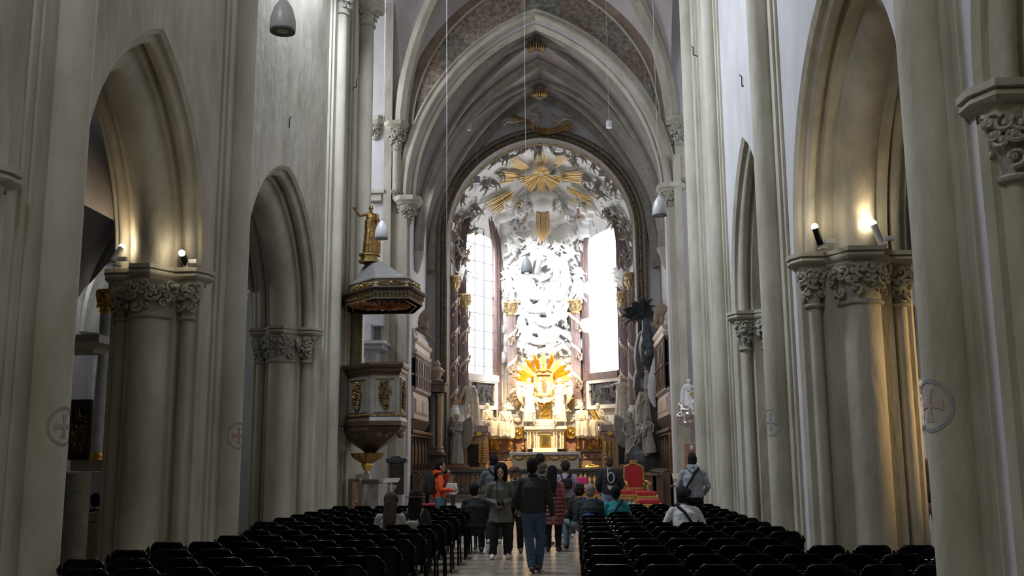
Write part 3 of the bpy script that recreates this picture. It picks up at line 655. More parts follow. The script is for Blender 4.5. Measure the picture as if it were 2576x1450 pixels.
# crossing east wall: transept altar ledge and cornice stubs left
m = M(); x0, x1 = XX(900, 32.5), XX(962, 32.5)
z = ZZ(868, 32.5, 940); m.box(x0, x1, 32.2, YC, z-.15, z+.0); m.box(x0, x1+.1, 32.05, YC, z, z+.1); m.box(x0, x1-.25, 32.4, YC, z-.7, z-.15); m.box(x0, x1-.5, 32.7, YC, z+.1, z+.75); m.box(x0+.2, x0+.7, 32.9, YC, z+.7, z+1.3)
for i in range(3):
    c = Vector((x0+.22+i*.2, 32.38, z-.42)); m.tube([c+Vector((.08*(1-q/9)*math.cos(q), -.03, .14*(1-q/9)*math.sin(q))) for q in [j*.9 for j in range(9)]], .025, 6)
one('altar_cornice', m, pm('pale_grey_marble', (.45,.45,.46), (.58,.58,.60), 3, .5), 'pale cornice with scroll frieze of the transept altar, seen between pulpit and its canopy', 'altar')
m = M(); z = ZZ(492, YC, 950); m.box(XX(915, YC), XX(960, YC), YC-.35, YC, z, z+.12); m.box(XX(915, YC), XX(952, YC), YC-.25, YC, z-.25, z)
one('wall_bracket', m, STONE, 'small moulded ledge on the pale wall right of the pulpit statue', 'bracket')
x = XX(942, 33.3, 310); corbel('corbel_capital', 'little leafy corbel behind the big shaft above the pulpit statue', x, YC-.05, ZZ(310, 33.3, 942), .22, .6, seed=8)
# ================================================================= choir
KY0, KY1 = YC+.6, 41.0
QL, QR = -5.95, 3.8
m = M(); m.box(QL-.5, QL, KY0-.35, KY1+.6, 0, 18); struct('wall_choir_left', m, PLASTER)
m = M(); m.box(QR, QR+.5, KY0-.35, KY1+.6, 0, 18); struct('wall_choir_right', m, PLASTER)
KM = (KY0+KY1)/2
def choirbay(y0, y1, nm, labs, zc=17.7): groin(nm, QL, QR, y0, y1, 9.6, 17.3, zc, VAULT, labs, .13)
DR = 'dark grey diagonal rib of the %s choir bay rising on the %s'
choirbay(KY0, KM, 'ceiling_choir_west', [DR % ('nearer', 'left to the front'), DR % ('nearer', 'left towards the altar'), DR % ('nearer', 'right to the front'), DR % ('nearer', 'right towards the altar')])
choirbay(KM, KY1, 'ceiling_choir_east', [DR % ('farther', 'left to the front'), DR % ('farther', 'left towards the altar'), DR % ('farther', 'right to the front'), DR % ('farther', 'right towards the altar')], 17.3)
rib_arch(QL, QR, KM, 9.6, 17.5, .55, label='grey transverse rib between the two choir bays')
rib_arch(QL, QR, KY0+.25, 9.6, 17.6, .4, label='grey rib just behind the chancel arch')
rib_arch(QL, QR, KY1-.12, 9.6, 17.45, .2, label='grey rib in front of the dark apse frame')
for sx, X in ((1, QL), (-1, QR)):
    m = M(); z = 9.6
    m.lathe([(.02, z-.75), (.10, z-.6), (.2, z-.25), (.30, z), (.30, z+.1)], c=(X+sx*.1, KM, 0), n=16)
    one('corbel', m, STONE, 'plain pointed corbel under the choir ribs on the %s wall' % ('left' if sx > 0 else 'right'), 'corbel')
for px, py, y, lab in ((1350, 115, (KY0+KM)/2, 'front'), (1350, 248, (KM+KY1)/2, 'rear')):
    c = Vector(((QL+QR)/2, y, 17.3 if lab == 'front' else 16.75)); t = thing('vault_boss', 'gilded round rosette boss at the crown of the %s choir bay' % lab, 'boss', c)
    m = M(); m.lathe([(.01, -.25), (.18, -.25), (.2, -.18), (.24, -.12), (.24, .2)], n=20); obj('hub', m, DARKFRAME, t)
    m = M()
    for i in range(20):
        a = 2*PI*i/20; m.tube([(.18*math.cos(a), .18*math.sin(a), -.2), (.32*math.cos(a), .32*math.sin(a), -.14), (.38*math.cos(a), .38*math.sin(a), .0)], [.03, .036, .018], 6, ball=True)
    obj('petal_ring', m, GOLDD, t)
setup_camera()
# ================================================================= apse
ORD = 'first second third fourth fifth sixth seventh eighth ninth tenth eleventh twelfth thirteenth fourteenth fifteenth sixteenth seventeenth eighteenth nineteenth twentieth twenty-first twenty-second twenty-third twenty-fourth twenty-fifth twenty-sixth twenty-seventh twenty-eighth'.split()
FA, FB, FZ, FZA = -5.15, 2.87, 11.1, 15.35      # opening of the dark frame at KY1
AY, BY = 42.2, 45.3
A2, D2, B3, C3 = Vector((FA-.02, AY)), Vector((FB+.02, AY)), Vector((-3.0, BY)), Vector((.5, BY))
def capar(c, n):   # resample to n+1 points
    return resamp(c, n)
NT, NS = 64, 16
Fc = capar(pcurve(FA-.02, FB+.02, FZ, FZA-.05, 0, 24, 0), NT)
# same parameterisation: jamb share on both
def two(c0, zs, n1, n2):
    j = [p for p in c0]
    return j
def curve2(x0, x1, zs, za, n1=18, n2=28):
    L = [(x0, zs*i/n1) for i in range(n1)]+pcurve(x0, x1, zs, za, 0, n2//2)+[(x1, zs*(n1-1-i)/n1) for i in range(n1)]
    return L
CF = curve2(FA-.02, FB+.02, FZ, FZA-.05); CG = curve2(B3.x, C3.x, 10.3, 12.75)
def dome(t, s):
    i = t*(len(CF)-1); k = min(int(i), len(CF)-2); u = i-k
    f = Vector(CF[k]).lerp(Vector(CF[k+1]), u); g = Vector(CG[k]).lerp(Vector(CG[k+1]), u)
    a = math.sin(s*PI/2); b = 1-math.cos(s*PI/2)
    hi = max(0, min(1, (f.y-8)/3.)); a2 = s*(1-hi)+a*hi; b2 = s*(1-hi)+b*hi
    return Vector((f.x+(g.x-f.x)*a2, AY+(BY-AY)*a2, f.y+(g.y-f.y)*b2))
m = M(); m.grid(lambda t, s: dome(t, s)+Vector((0, 0, 0)), 100, 24)
k = len(CG); m.add([(x, BY, z) for x, z in CG], [tuple(range(k))])
tag(obj('wall_apse', m, WHITE, smooth=60), kind='structure')
HITS = []
for i in range(141):
    for j in range(41):
        p = dome(i/140, j/40)
        if p.z > 4: HITS.append((*proj(p), p, i/140, j/40))
for i in range(40):
    for j in range(60):
        p = Vector((B3.x+(C3.x-B3.x)*i/39, BY, 4+8.6*j/59))
        HITS.append((*proj(p), p, None, None))
def hit(px, py, off=0.):
    h = min(HITS, key=lambda q: (q[0]-px)**2+(q[1]-py)**2); p = h[2]
    return p+(Vector((0, 0, EZ))-p).normalized()*off
def hitp(px, py, off=0.):
    """point on the pixel ray at the depth of the shell there"""
    return P(px, py, hit(px, py, off).y)
# dark moulded frame
prof = [(-.42, .0), (-.42, -.28), (-.34, -.34), (-.24, -.30), (-.2, -.16), (-.08, -.16), (-.04, -.3), (.06, -.34), (.12, -.2), (.12, .55)]
cs = [pcurve(FA, FB, FZ, FZA, v, 22, 0) for v, y in prof]; w = len(prof); K = len(cs[0]); m = M()
m.add([(cs[i][k][0], KY1+.1+prof[i][1], cs[i][k][1]) for k in range(K) for i in range(w)], [(k*w+i, (k+1)*w+i, (k+1)*w+i+1, k*w+i+1) for k in range(K-1) for i in range(w-1)])
t = thing('apse_frame', 'dark brown moulded pointed frame around the bright altar recess, with gilded flower chain', 'arch', ((FA+FB)/2, KY1, 0))
obj('moulding', m, DARKFRAME, t, world=True)
rn = random.Random(3); m = M(); cc = resamp(pcurve(FA, FB, FZ, FZA, -.14, 22, 5.5), 150)
for i, (x, z) in enumerate(cc):
    m.ball((x+rn.uniform(-.03, .03), KY1-.09, z), rn.uniform(.03, .055), 6, 4)
    if i % 3 == 0: m.tube([(x, KY1-.1, z), (x+rn.uniform(-.1, .1), KY1-.16, z+rn.uniform(-.05, .15))], [.02, .03], 5, ball=True)
m.tube([(x, KY1-.08, z) for x, z in cc], .022, 5); obj('flower_chain', m, GOLDD, t, world=True)
m = M(); cc = resamp(pcurve(FA, FB, FZ, FZA, .10, 22, 9.5), 46)
for i, (x, z) in enumerate(cc):
    if i % 2: m.tube([(x, KY1+.35+.12*math.sin(a), z+.11*math.cos(a)) for a in [2*PI*q/10 for q in range(11)]], .022, 5)
    else: m.ball((x, KY1+.35, z), (.03, .06, .06), 6, 4)
m.tube([(x, KY1+.38, z) for x, z in cc], .05, 5); obj('soffit_rosettes', m, GOLDD, t, world=True)
# choir end wall around the frame
m = M(); o_ = pcurve(FA, FB, FZ, FZA, -.1, 20, 0); k = len(o_)
for y in (KY1+.12, KY1+.5):
    m.add([(x, y, z) for x, z in o_]+[(x, y, 18) for x, z in o_], [(i, i+1, k+i+1, k+i) for i in range(k-1)])
    m.add([(QL-.4, y, 0), (FA, y, 0), (FA, y, 18), (QL-.4, y, 18)], [(0, 1, 2, 3)]); m.add([(QR+.4, y, 0), (FB, y, 0), (FB, y, 18), (QR+.4, y, 18)], [(0, 1, 2, 3)])
struct('wall_apse_front', m, PLASTER)
# ---- windows
GLASS = pm('bright_window_glass', (.93,.96,1), None, rough=.3, emit=4.2)
LEAD = pm('window_lead', (.03,.035,.05), None, rough=.5, metal=.3)
def planefn(o2, dirn, nrm): return lambda k, z, off=0: Vector((o2.x+dirn.x*k+nrm.x*off, o2.y+dirn.y*k+nrm.y*off, z))
dl = (B3-A2).normalized(); nl = Vector((dl.y, -dl.x)); dr = (C3-D2).normalized(); nr = Vector((-dr.y, dr.x))
WLp = planefn(A2, dl, nl); WRp = planefn(D2, dr, nr)
def window(n, pl, k0, k1, z0, zs, za, bars, side):
    c = pcurve(k0, k1, zs, za, 0, 10, z0); t = bpy.data.objects.new('window_%d' % n, None); C.objects.link(t); t.location = pl((k0+k1)/2, z0); INV[t.name] = Matrix.Translation(t.location).inverted(); t['kind'] = 'structure'
    m = M(); kk = len(c); m.add([pl(x, z, .06) for x, z in c], [tuple(range(kk))]); obj('pane', m, GLASS, t, world=True, smooth=0)
    prof = [(-.55, .0), (-.55, .14), (-.46, .20), (-.4, .14), (-.32, .24), (-.24, .28), (-.16, .2), (-.10, .25), (-.02, .18), (.02, .06)]
    cs = [pcurve(k0, k1, zs, za, v, 12, z0-1.7) for v, y in prof]; w = len(prof); K = len(cs[0]); m = M()
    m.add([pl(cs[i][q][0], cs[i][q][1], prof[i][1]) for q in range(K) for i in range(w)], [(q*w+i, (q+1)*w+i, (q+1)*w+i+1, q*w+i+1) for q in range(K-1) for i in range(w-1)])
    obj('window_frame', m, PURPLE, t, world=True)
    m = M(); r = .016 if bars else .006
    for i in (1, 2):
        x = k0+(k1-k0)*i/3; m.tube([pl(x, z0, .09), pl(x, zs+(za-zs)*.75, .09)], r*1.1, 6)
    z = z0+.35
    while z < za-.4:
        e = 0 if z < zs else (z-zs)/(za-zs)*.75
        m.tube([pl(k0+e, z, .09), pl(k1-e, z, .09)], r, 6); z += .78
    if bars:
        z = z0+.1
        while z < z0+3.6:
            for i in range(3): m.tube([pl(k0+(k1-k0)*i/3, z, .075), pl(k0+(k1-k0)*(i+1)/3, z, .075)], .005, 4)
            z += .26
    obj('glazing_bars', m, LEAD, t, world=True)
    m = M(); m.loft([[pl(k0-.1, z, a) for a, z in ((0, z0-.35), (.35, z0-.35), (.35, z0-.05), (.05, z0+.02))], [pl(k1+.1, z, a) for a, z in ((0, z0-.35), (.35, z0-.35), (.35, z0-.05), (.05, z0+.02))]]); obj('window_sill', m, PURPLE if n > 1 else WHITE, t, world=True)
ZW0 = ZZ(940, 43.6, 1210)
window(1, WLp, .95, 2.87, ZW0, 11.0, 13.0, True, 'left')
window(2, WRp, 1.1, 3.2, ZW0+.05, 11.0, 13.0, False, 'right')
# ---- dark relief panels under the windows
def reliefpanel(pl, k0, k1, z0, z1, lab, seed):
    t = thing('relief_panel', lab, 'relief', pl((k0+k1)/2, z0, .2)); m = M(); f = .17
    for (a, b, c_, d_) in ((k0-f, k0, z0-f, z1+f), (k1, k1+f, z0-f, z1+f), (k0, k1, z0-f, z0), (k0, k1, z1, z1+f)):
        m.loft([[pl(a, c_, o) for o in (.05, .32)]+[pl(a, d_, o) for o in (.32, .05)], [pl(b, c_, o) for o in (.05, .32)]+[pl(b, d_, o) for o in (.32, .05)]])
    obj('frame', m, WHITEF, t, world=True)
    m = M(); m.add([pl(k0, z0, .2), pl(k1, z0, .2), pl(k1, z1, .2), pl(k0, z1, .2)], [(0, 1, 2, 3)]); rn = random.Random(seed)
    for i in range(34):
        k = rn.uniform(k0+.1, k1-.1); z = z0+rn.uniform(.08, .55 if i < 24 else (z1-z0)-.1); h = rn.uniform(.15, .3); a = rn.uniform(-.3, .3)
        m.tube([pl(k, z, .2), pl(k+a*h, z+h*.6, .24)], [.05, .045], 6, ball=True); m.ball(pl(k+a*h, z+h*.85, .24), .035, 6, 4)
    for i in range(9):
        k = k0+.1 if i % 2 else k1-.15; z = z0+(z1-z0)*i/9; m.tube([pl(k, z, .2), pl(k+rn.uniform(-.15, .15), z+.2, .28), pl(k+rn.uniform(-.2, .2), z+.3, .22)], .04, 6, ball=True)
    obj('relief', m, BLACKM, t, world=True)
reliefpanel(WLp, 1.1, 2.75, ZZ(1020, 43.5, 1215), ZZ(963, 43.5, 1215), 'dark relief panel in a white frame beneath the gridded window on the left', 1)
reliefpanel(WRp, 1.0, 3.0, ZZ(1018, 43.5, 1535), ZZ(962, 43.5, 1535), 'dark relief panel in a white frame beneath the right window, behind the outstretched arm', 2)
# ---- columns wound with garlands
FLUTE = pm('fluted_purple_marble', (.27,.19,.19), (.38,.30,.29), 4, .35, c3=(.33,.25,.245), stretch=(1,1,.5))
GARL = pm('garland_bronze_flowers', (.36,.27,.20), (.48,.38,.30), 14, .5, .25, bump=.4, bs=30)
RIBN = pm('garland_ribbon', (.62,.54,.45), (.74,.66,.57), 9, .45)
def column(px, Y, ycap0, ycap1, ybase, wpx, lab, hand_, seed, gold=pm('capital_gilding', (.52,.40,.22), (.36,.25,.12), 14, .45, .5, bump=.4, bs=30)):
    c = P(px, ycap1, Y); zc0 = c.z; zc1 = ZZ(ycap0, Y, px); zb = ZZ(ybase, Y, px); r = wpx/2/2500*Y; x = c.x
    t = thing('garlanded_column', lab, 'column', (x, Y, zb))
    n = 20; m = M(); rings = []
    for z, k in ((zb+.38, 1.06), (zb+.6, 1.0), ((zb+zc0)/2, .98), (zc0-.14, .9)):
        rings.append([(x+k*r*(1 if j % 2 else .88)*math.cos(2*PI*j/(2*n)), Y+k*r*(1 if j % 2 else .88)*math.sin(2*PI*j/(2*n)), z) for j in range(2*n)])
    m.loft(rings); obj('shaft', m, FLUTE, t, world=True, smooth=20)
    m = M(); m.lathe([(r*1.5, zb), (r*1.5, zb+.1), (r*1.35, zb+.16), (r*1.42, zb+.24), (r*1.15, zb+.32), (r*1.2, zb+.38), (r*1.02, zb+.42)], c=(x, Y, 0), n=24); obj('base', m, WHITEF, t, world=True)
    m = M(); m.lathe([(r*.95, zc0-.14), (r*1.08, zc0-.1), (r*.95, zc0-.05), (r*.95, zc0), (r*1.1, (zc0+zc1)/2), (r*1.4, zc1)], c=(x, Y, 0), n=24)
    for row in range(2):
        for i in range(10):
            a = 2*PI*(i+.5*row)/10; z = zc0+(zc1-zc0)*(.05+.42*row); h = (zc1-zc0)*.45
            m.tube([(x+r*1.0*math.cos(a), Y+r*1.0*math.sin(a), z), (x+r*1.15*math.cos(a), Y+r*1.15*math.sin(a), z+h*.7), (x+r*1.45*math.cos(a), Y+r*1.45*math.sin(a), z+h), (x+r*1.5*math.cos(a), Y+r*1.5*math.sin(a), z+h*.8)], [.05, .06, .045, .02], 6, fx=1.2)
    for i in range(4):
        a = PI/4+i*PI/2; cx, cy = x+r*1.55*math.cos(a), Y+r*1.55*math.sin(a)
        m.tube([(cx+.07*math.cos(q)*math.cos(a), cy+.07*math.cos(q)*math.sin(a), zc1-.06+.07*math.sin(q)) for q in [k*.8 for k in range(9)]], .025, 5)
    m.box(x-r*1.45, x+r*1.45, Y-r*1.45, Y+r*1.45, zc1, zc1+.07); obj('capital', m, gold, t, world=True)
    # ribbon spiral and festoons
    H = zc0-zb-.6; turns = H/1.28; m = M(); rings = []; N = int(turns*16)
    for i in range(N+1):
        u = i/N; a = hand_*2*PI*turns*u+PI; z = zb+.5+H*u
        ca, sa = math.cos(a), math.sin(a); rings.append([(x+rr*ca, Y+rr*sa, z+dz) for rr, dz in ((r*.99, -.09), (r*1.08, -.09), (r*1.08, .09), (r*.99, .09))])
    m.loft(rings)
    for i in range(0, N, 3):
        u = i/N; a = hand_*2*PI*turns*u+PI; z = zb+.5+H*u; m.ball((x+r*1.1*math.cos(a), Y+r*1.1*math.sin(a), z), .035, 6, 4)
    obj('ribbon', m, RIBN, t, world=True)
    m = M(); rn = random.Random(seed)
    for i in range(int(turns)+1):
        u0 = (i+.10)/turns if turns else 0
        for f in range(2):
            zt = zb+.5+H*min(.97, (i+.15+.42*f)/turns); a = hand_*2*PI*(i+.15+.42*f)+PI; a2 = a+hand_*1.1
            for k in range(15):
                q = k/14; aa = a+(a2-a)*q; z = zt+ (1.28*1.1/(2*PI))*q-.38*math.sin(PI*q)-.05; rr = r*1.08+.05
                for e in range(2): m.ball((x+rr*math.cos(aa)+rn.uniform(-.02, .02), Y+rr*math.sin(aa)+rn.uniform(-.02, .02), z+rn.uniform(-.03, .03)), rn.uniform(.03, .055), 5, 4)
            for k in range(6): m.ball((x+(r*1.1+.05)*math.cos(a2), Y+(r*1.1+.05)*math.sin(a2), zt-.07*k+.15), rn.uniform(.03, .05), 5, 4)
    obj('garland', m, GARL, t, world=True)
    # plinth
    return t, x, zb
cols = [(1141, 41.75, 700, 727, 1046, 23, 'outermost garlanded purple column on the left of the altar recess', 1), (1167, 42.4, 745, 770, 1040, 25, 'second garlanded purple column from the left, beside the gridded window', 1), (1287, 44.8, 765, 788, 1032, 26, 'garlanded purple column just left of the white stucco relief', 1),
        (1447, 44.8, 760, 784, 1030, 26, 'garlanded purple column just right of the white stucco relief', -1), (1567, 42.4, 740, 765, 1040, 22, 'second garlanded purple column from the right, beside the glaring window', -1), (1588, 41.75, 692, 722, 1046, 24, 'outermost garlanded purple column on the right of the altar recess', -1)]
COLX = []
for i, (px, Y, a, b, c, w, lab, hd) in enumerate(cols): COLX.append(column(px, Y, a, b, c, w, lab, hd, i)+(Y,))
# ---- white stucco relief over the altar and cherubs on the vault
rn = random.Random(21)
m = M()
for i in range(150):
    px = rn.uniform(1262, 1478); py = rn.uniform(500, 905)
    if rn.random() < .4: px = rn.choice((rn.uniform(1255, 1300), rn.uniform(1430, 1482)))
    c = hit(px, py, .05); r = rn.uniform(.16, .42); m.ball(c, (r*1.2, r*.55, r), 10, 7)
for i in range(60):
    px = rn.uniform(1235, 1500); py = 540+rn.uniform(-45, 20)-abs(px-1367)*.05; c = hit(px, py, .05); r = rn.uniform(.15, .35); m.ball(c, (r*1.3, r*.6, r*.8), 10, 7)
c = hit(1365, 520, .5); m.ball(c, (.50, .4, .46), 18, 12); c = hit(1368, 500, .25); m.ball(c, (.75, .4, .4), 16, 10)
for i in range(22):   # cloud curls
    px, py = rn.uniform(1265, 1475), rn.uniform(500, 640); c = hit(px, py, .12); r = rn.uniform(.18, .4); a0 = rn.uniform(0, 6.28)
    m.tube([c+Vector((r*math.cos(a0+q), -.05, r*math.sin(a0+q))) for q in [k*.45 for k in range(9)]], .05, 6, ball=True)
one('stucco_clouds', m, WHITEF, 'billowing white stucco clouds covering the wall between the two tall windows', 'relief', remesh=.045, soft=3, )
big = [(1352,652,2.3,0.5),(1330,700,2.0,-.7),(1395,668,2.1,.8),(1420,700,2.0,-.4),(1290,630,1.5,.5),(1285,718,1.5,-.3),(1275,700,1.2,.7),(1300,680,1.4,-.9),(1440,640,1.5,-.6),(1455,722,1.6,.3),(1462,690,1.3,-.6),
       (1340,745,2.0,1.0),(1375,755,2.1,-.9),(1405,745,1.9,.4),(1318,790,1.9,.8),(1350,800,2.0,-1.2),(1390,800,2.0,.9),(1418,790,1.6,-.5),(1330,838,1.8,-.8),(1365,845,1.9,1.1),(1400,840,1.8,-.7),(1315,868,1.5,.5),(1345,880,1.6,-1.1),(1385,885,1.6,1.0),(1412,872,1.4,-.4),(1300,750,1.4,.3),(1430,760,1.4,-.9),
       (1300,600,1.1,-.8),(1440,600,1.1,.8),(1330,615,1.0,.9),(1405,620,1.1,-1.)]
pos = lambda px, py: ('%s %s of the white relief' % (('upper', 'middle', 'lower')[min(2, max(0, int((py-590)/100)))], ('left edge', 'left half', 'centre', 'right half', 'right edge')[min(4, max(0, int((px-1265)/44)))]))
for i, (px, py, h, ti) in enumerate(big):
    c = hitp(px, py, .45)
    side = 'left edge' if px < 1306 else 'left half' if px < 1362 else 'right half' if px < 1425 else 'right edge'
    sd = lambda x: 0 if x < 1306 else 1 if x < 1362 else 2 if x < 1425 else 3
    rk = sorted([b for b in big if sd(b[0]) == sd(px)], key=lambda b: b[1]).index(big[i])
    lab = 'white tumbling angel on the %s of the altar relief, %s from the top' % (side, ORD[rk])
    a = rn.uniform; J = joints(h*.8, elL=(-.36, a(-.1,.3), a(1.1,1.6)), wrL=(-.5+a(-.1,.1), a(.1,.3), a(1.0,1.9)), elR=(.36, a(-.1,.3), a(1.1,1.6)), wrR=(.5+a(-.1,.1), a(.1,.3), a(.9,1.9)), knL=(-.25, a(.1,.4), .6), knR=(.2, a(.1,.4), .55), anL=(-.25+a(-.1,.2), a(-.3,.1), .25), anR=(.3, a(-.3,.1), .15), toL=(-.22, 0, .12), toR=(.32, 0, .05))
    m = figure_mesh(J, seed=i, hs=1.15, chub=1.45, hair='curly', mantle='R' if i % 2 else 'L')
    q = J['q']
    for sx in ((-1, 1) if i % 3 else (1,)):
        w = wing_mesh(J['che']+V(sx*.05*q, -.1*q, .08*q), sx, .6, q=q*1.2); m.add(w.v, w.f)
    for e in range(4):   # flying cloth
        s = a(-.3, .3); m.tube([J['pel']+V(-.25,.12,.1+s)*q, J['pel']+V(0,.2,s)*q, J['pel']+V(.25,.14,-.05+s)*q, J['pel']+V(.5,.0,a(-.2,.4))*q, J['pel']+V(.72,-.05,a(-.4,.5))*q], [.07*q, .11*q, .12*q, .13*q, .05*q], 8, ball=True)
    T = Matrix.Translation(c) @ Matrix.Rotation(ti*1.3, 4, 'Y') @ Matrix.Rotation(PI+a(-.6,.6), 4, 'Z') @ Matrix.Rotation(a(-.3,.3), 4, 'X') @ Matrix.Translation((0, 0, -h*.4))
    one('stucco_angel', xform(m, T), WHITEF, lab, 'angel', 'white angels of the stucco relief', remesh=.026, soft=1)
grey = [(1180,585,1.1),(1152,600,1.0),(1160,640,1.1),(1150,560,1.),(1172,545,.9),(1200,525,1.1),(1165,505,.9),(1185,555,.9),(1222,470,1.2),(1245,462,1.1),(1185,462,1.0),(1240,410,1.1),(1262,440,1.0),(1270,400,1.),(1308,372,1.),(1300,452,.9),(1322,372,.7),(1340,358,1.2),(1355,378,1.5),(1375,350,1.),(1385,362,.8),(1430,370,1.1),(1445,402,1.2),(1465,395,1.),(1480,455,1.1),(1500,470,1.1),(1513,490,1.1),(1528,455,1.),(1545,478,1.1),(1495,422,.8),(1528,545,1.),(1550,535,1.),(1540,560,1.),(1565,570,1.1),(1580,600,1.2),(1590,632,1.2),(1575,655,1.1),(1595,560,.9),(1443,420,.8),(1390,438,.8),(1395,448,.7),(1130,650,1.),(1165,665,1.)]
for i, (px, py, h) in enumerate(grey):
    c = hitp(px, py, .3); sd = lambda x: 'left' if x < 1365 else 'right'
    rk = sorted([b for b in grey if sd(b[0]) == sd(px)], key=lambda b: b[1]).index(grey[i])
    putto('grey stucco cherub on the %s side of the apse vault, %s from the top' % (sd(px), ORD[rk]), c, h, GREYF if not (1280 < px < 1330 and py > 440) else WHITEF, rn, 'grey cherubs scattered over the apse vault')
for i, (px, py, h) in enumerate([(1305,535,1.),(1320,525,.9),(1408,525,1.),(1425,540,.9),(1275,520,.8),(1460,520,.9),(1205,545,.9),(1180,690,1.1),(1160,690,1.),(1287,745,1.),(1275,735,.9),(1450,735,1.),(1462,745,1.),(1568,700,1.1),(1560,715,1.),(1550,690,.9),(1205,700,.8)]):
    c = hitp(px, py, .55) if py < 600 else P(px, py, hit(px, py).y-.9)
    putto('white stucco cherub %s, %s' % ('beneath the golden rays' if py < 600 else 'perched on a column capital', ['left one beside the central globe of cloud', 'nearer to the globe of cloud on its left', 'just right of the globe of cloud', 'below the right ray bundle', 'at the left end of the ray group', 'at the right end of the ray group', 'over the top of the left window', 'second column from the left, upper', 'outermost left column, leaning inward', 'column left of the relief, upper', 'column left of the relief, outer side', 'column right of the relief, upper', 'column right of the relief, outer side', 'second column from the right, upper', 'second column from the right, window side', 'second column from the right, topmost', 'left window edge by the capital'][i]), c, h, WHITEF, rn, 'white cherubs of the altar recess')
for i, (pts, r, lab) in enumerate([([(1330,690),(1335,655),(1360,635),(1385,640),(1398,670),(1400,700)], .16, 'arched over the middle of the white relief'), ([(1318,680),(1325,720),(1350,745),(1385,735),(1400,715)], .2, 'curling under the arched veil'), ([(1395,650),(1420,680),(1425,720),(1405,750)], .17, 'falling on the right half of the white relief'), ([(1300,700),(1312,740),(1335,775),(1370,780)], .17, 'sweeping across the left half of the white relief'), ([(1345,800),(1375,815),(1405,800),(1425,770)], .16, 'across the lower right of the white relief'), ([(1310,800),(1325,845),(1355,860),(1390,855)], .16, 'low in the white relief')]):
    m = M(); P3 = [hitp(a, b, .75) for a, b in pts]; n = len(P3)
    sp = []
    for k in range(4*(n-1)+1):
        u = k/4; j = min(int(u), n-2); f = u-j; p0, p1, p2, p3 = P3[max(j-1, 0)], P3[j], P3[j+1], P3[min(j+2, n-1)]
        sp.append(.5*((2*p1)+(-p0+p2)*f+(2*p0-5*p1+4*p2-p3)*f*f+(-p0+3*p1-3*p2+p3)*f**3))
    for o in (-1, 0, 1): m.tube([p+Vector((o*r*.6, -.04*abs(o), o*r*.5)) for p in sp], [r*.45*(1-.5*abs(k/(len(sp)-1)-.5)) for k in range(len(sp))], 8, ball=True)
    m.tube([p+Vector((0, .08, 0)) for p in sp], r*.8, 8, fx=1.3, ball=True)
    one('stucco_veil', m, WHITEF, 'broad white stucco veil '+lab, 'drapery', 'white veils of the altar relief', remesh=.03, soft=2)
# cloud wisps on the vault
m = M()
for i in range(230):
    a = rn.uniform(0, 1); px = 1367+rn.uniform(-215, 215); py = rn.uniform(345, 640)
    if ((px-1367)/225)**2+((py-640)/300)**2 > 1 or (1265 < px < 1475 and py > 545): continue
    if py > 575 and 1175 < px < 1560: continue
    c = hit(px, py, .02); d = (c-hit(1362, 445)); d = d.normalized() if d.length > .1 else Vector((1, 0, 0)); L = rn.uniform(.2, .6); s = Vector((-d.z, 0, d.x))*rn.uniform(-.2, .2)
    m.tube([c-d*L, c+s, c+d*L], [.01, rn.uniform(.03, .06), .01], 6)
tag(obj('cloud_wisps', m, WHITEF), 'fine raised cloud streaks all over the white apse vault', 'relief', kind='stuff')
# garlands carried by cherubs
for i, pts in enumerate([[(1275,400),(1288,392),(1305,385),(1320,378),(1335,365)], [(1385,370),(1392,385),(1405,388),(1420,385),(1432,395)], [(1470,465),(1478,478),(1490,482),(1500,478)], [(1300,560),(1312,565),(1322,550),(1325,535)], [(1150,615),(1158,640),(1172,645),(1182,630)], [(1455,530),(1452,545),(1462,548)]]):
    m = M()
    P3 = [hitp(a, b, .45) for a, b in pts]
    for a, b in zip(P3, P3[1:]):
        for k in range(9): m.ball(a.lerp(b, k/9)+Vector((rn.uniform(-.03, .03), 0, rn.uniform(-.03, .03)-.04*math.sin(PI*k/9))), rn.uniform(.05, .08), 6, 4)
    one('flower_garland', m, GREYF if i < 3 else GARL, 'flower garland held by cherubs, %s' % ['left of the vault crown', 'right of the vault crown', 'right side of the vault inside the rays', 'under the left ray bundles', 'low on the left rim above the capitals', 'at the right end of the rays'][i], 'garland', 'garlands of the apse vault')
# ---- golden sunburst
t = thing('golden_sunburst', 'huge golden sunburst of ray bundles spread across the apse vault', 'sunburst', hit(1362, 445, .3))
def bundle(cx, cy, ang, hw, r0, r1, n, off=.3, name='ray_bundle', parent=None, th=2.4, dr=.15):
    m = M()
    for i in range(n):
        a = math.radians(ang-hw+2*hw*(i+.5)/n); ra = r0*rn.uniform(.95, 1.15); rb = r1*rn.uniform(1-dr, 1.0)
        p = hitp(cx+ra*math.cos(a), cy-ra*math.sin(a), off); q = hitp(cx+rb*math.cos(a), cy-rb*math.sin(a), off+.05)
        d = (q-p).normalized(); s = d.cross(Vector((0, 1, 0))).normalized(); wa = max(.022, th/2500*43*.5*ra/r1); wb = th/2500*43*.5
        m.loft([[p-s*wa, p+Vector((0, -.05, 0)), p+s*wa, p+Vector((0, .03, 0))], [q-s*wb, q+Vector((0, -.06, 0)), q+s*wb, q+Vector((0, .03, 0))], [q+d*.06+Vector((0, -.0, 0))+s*.005, q+d*.07, q+d*.06-s*.005, q+d*.06+Vector((0, .01, 0))]])
    return obj(name, m, GOLDR, parent, world=True, smooth=25)
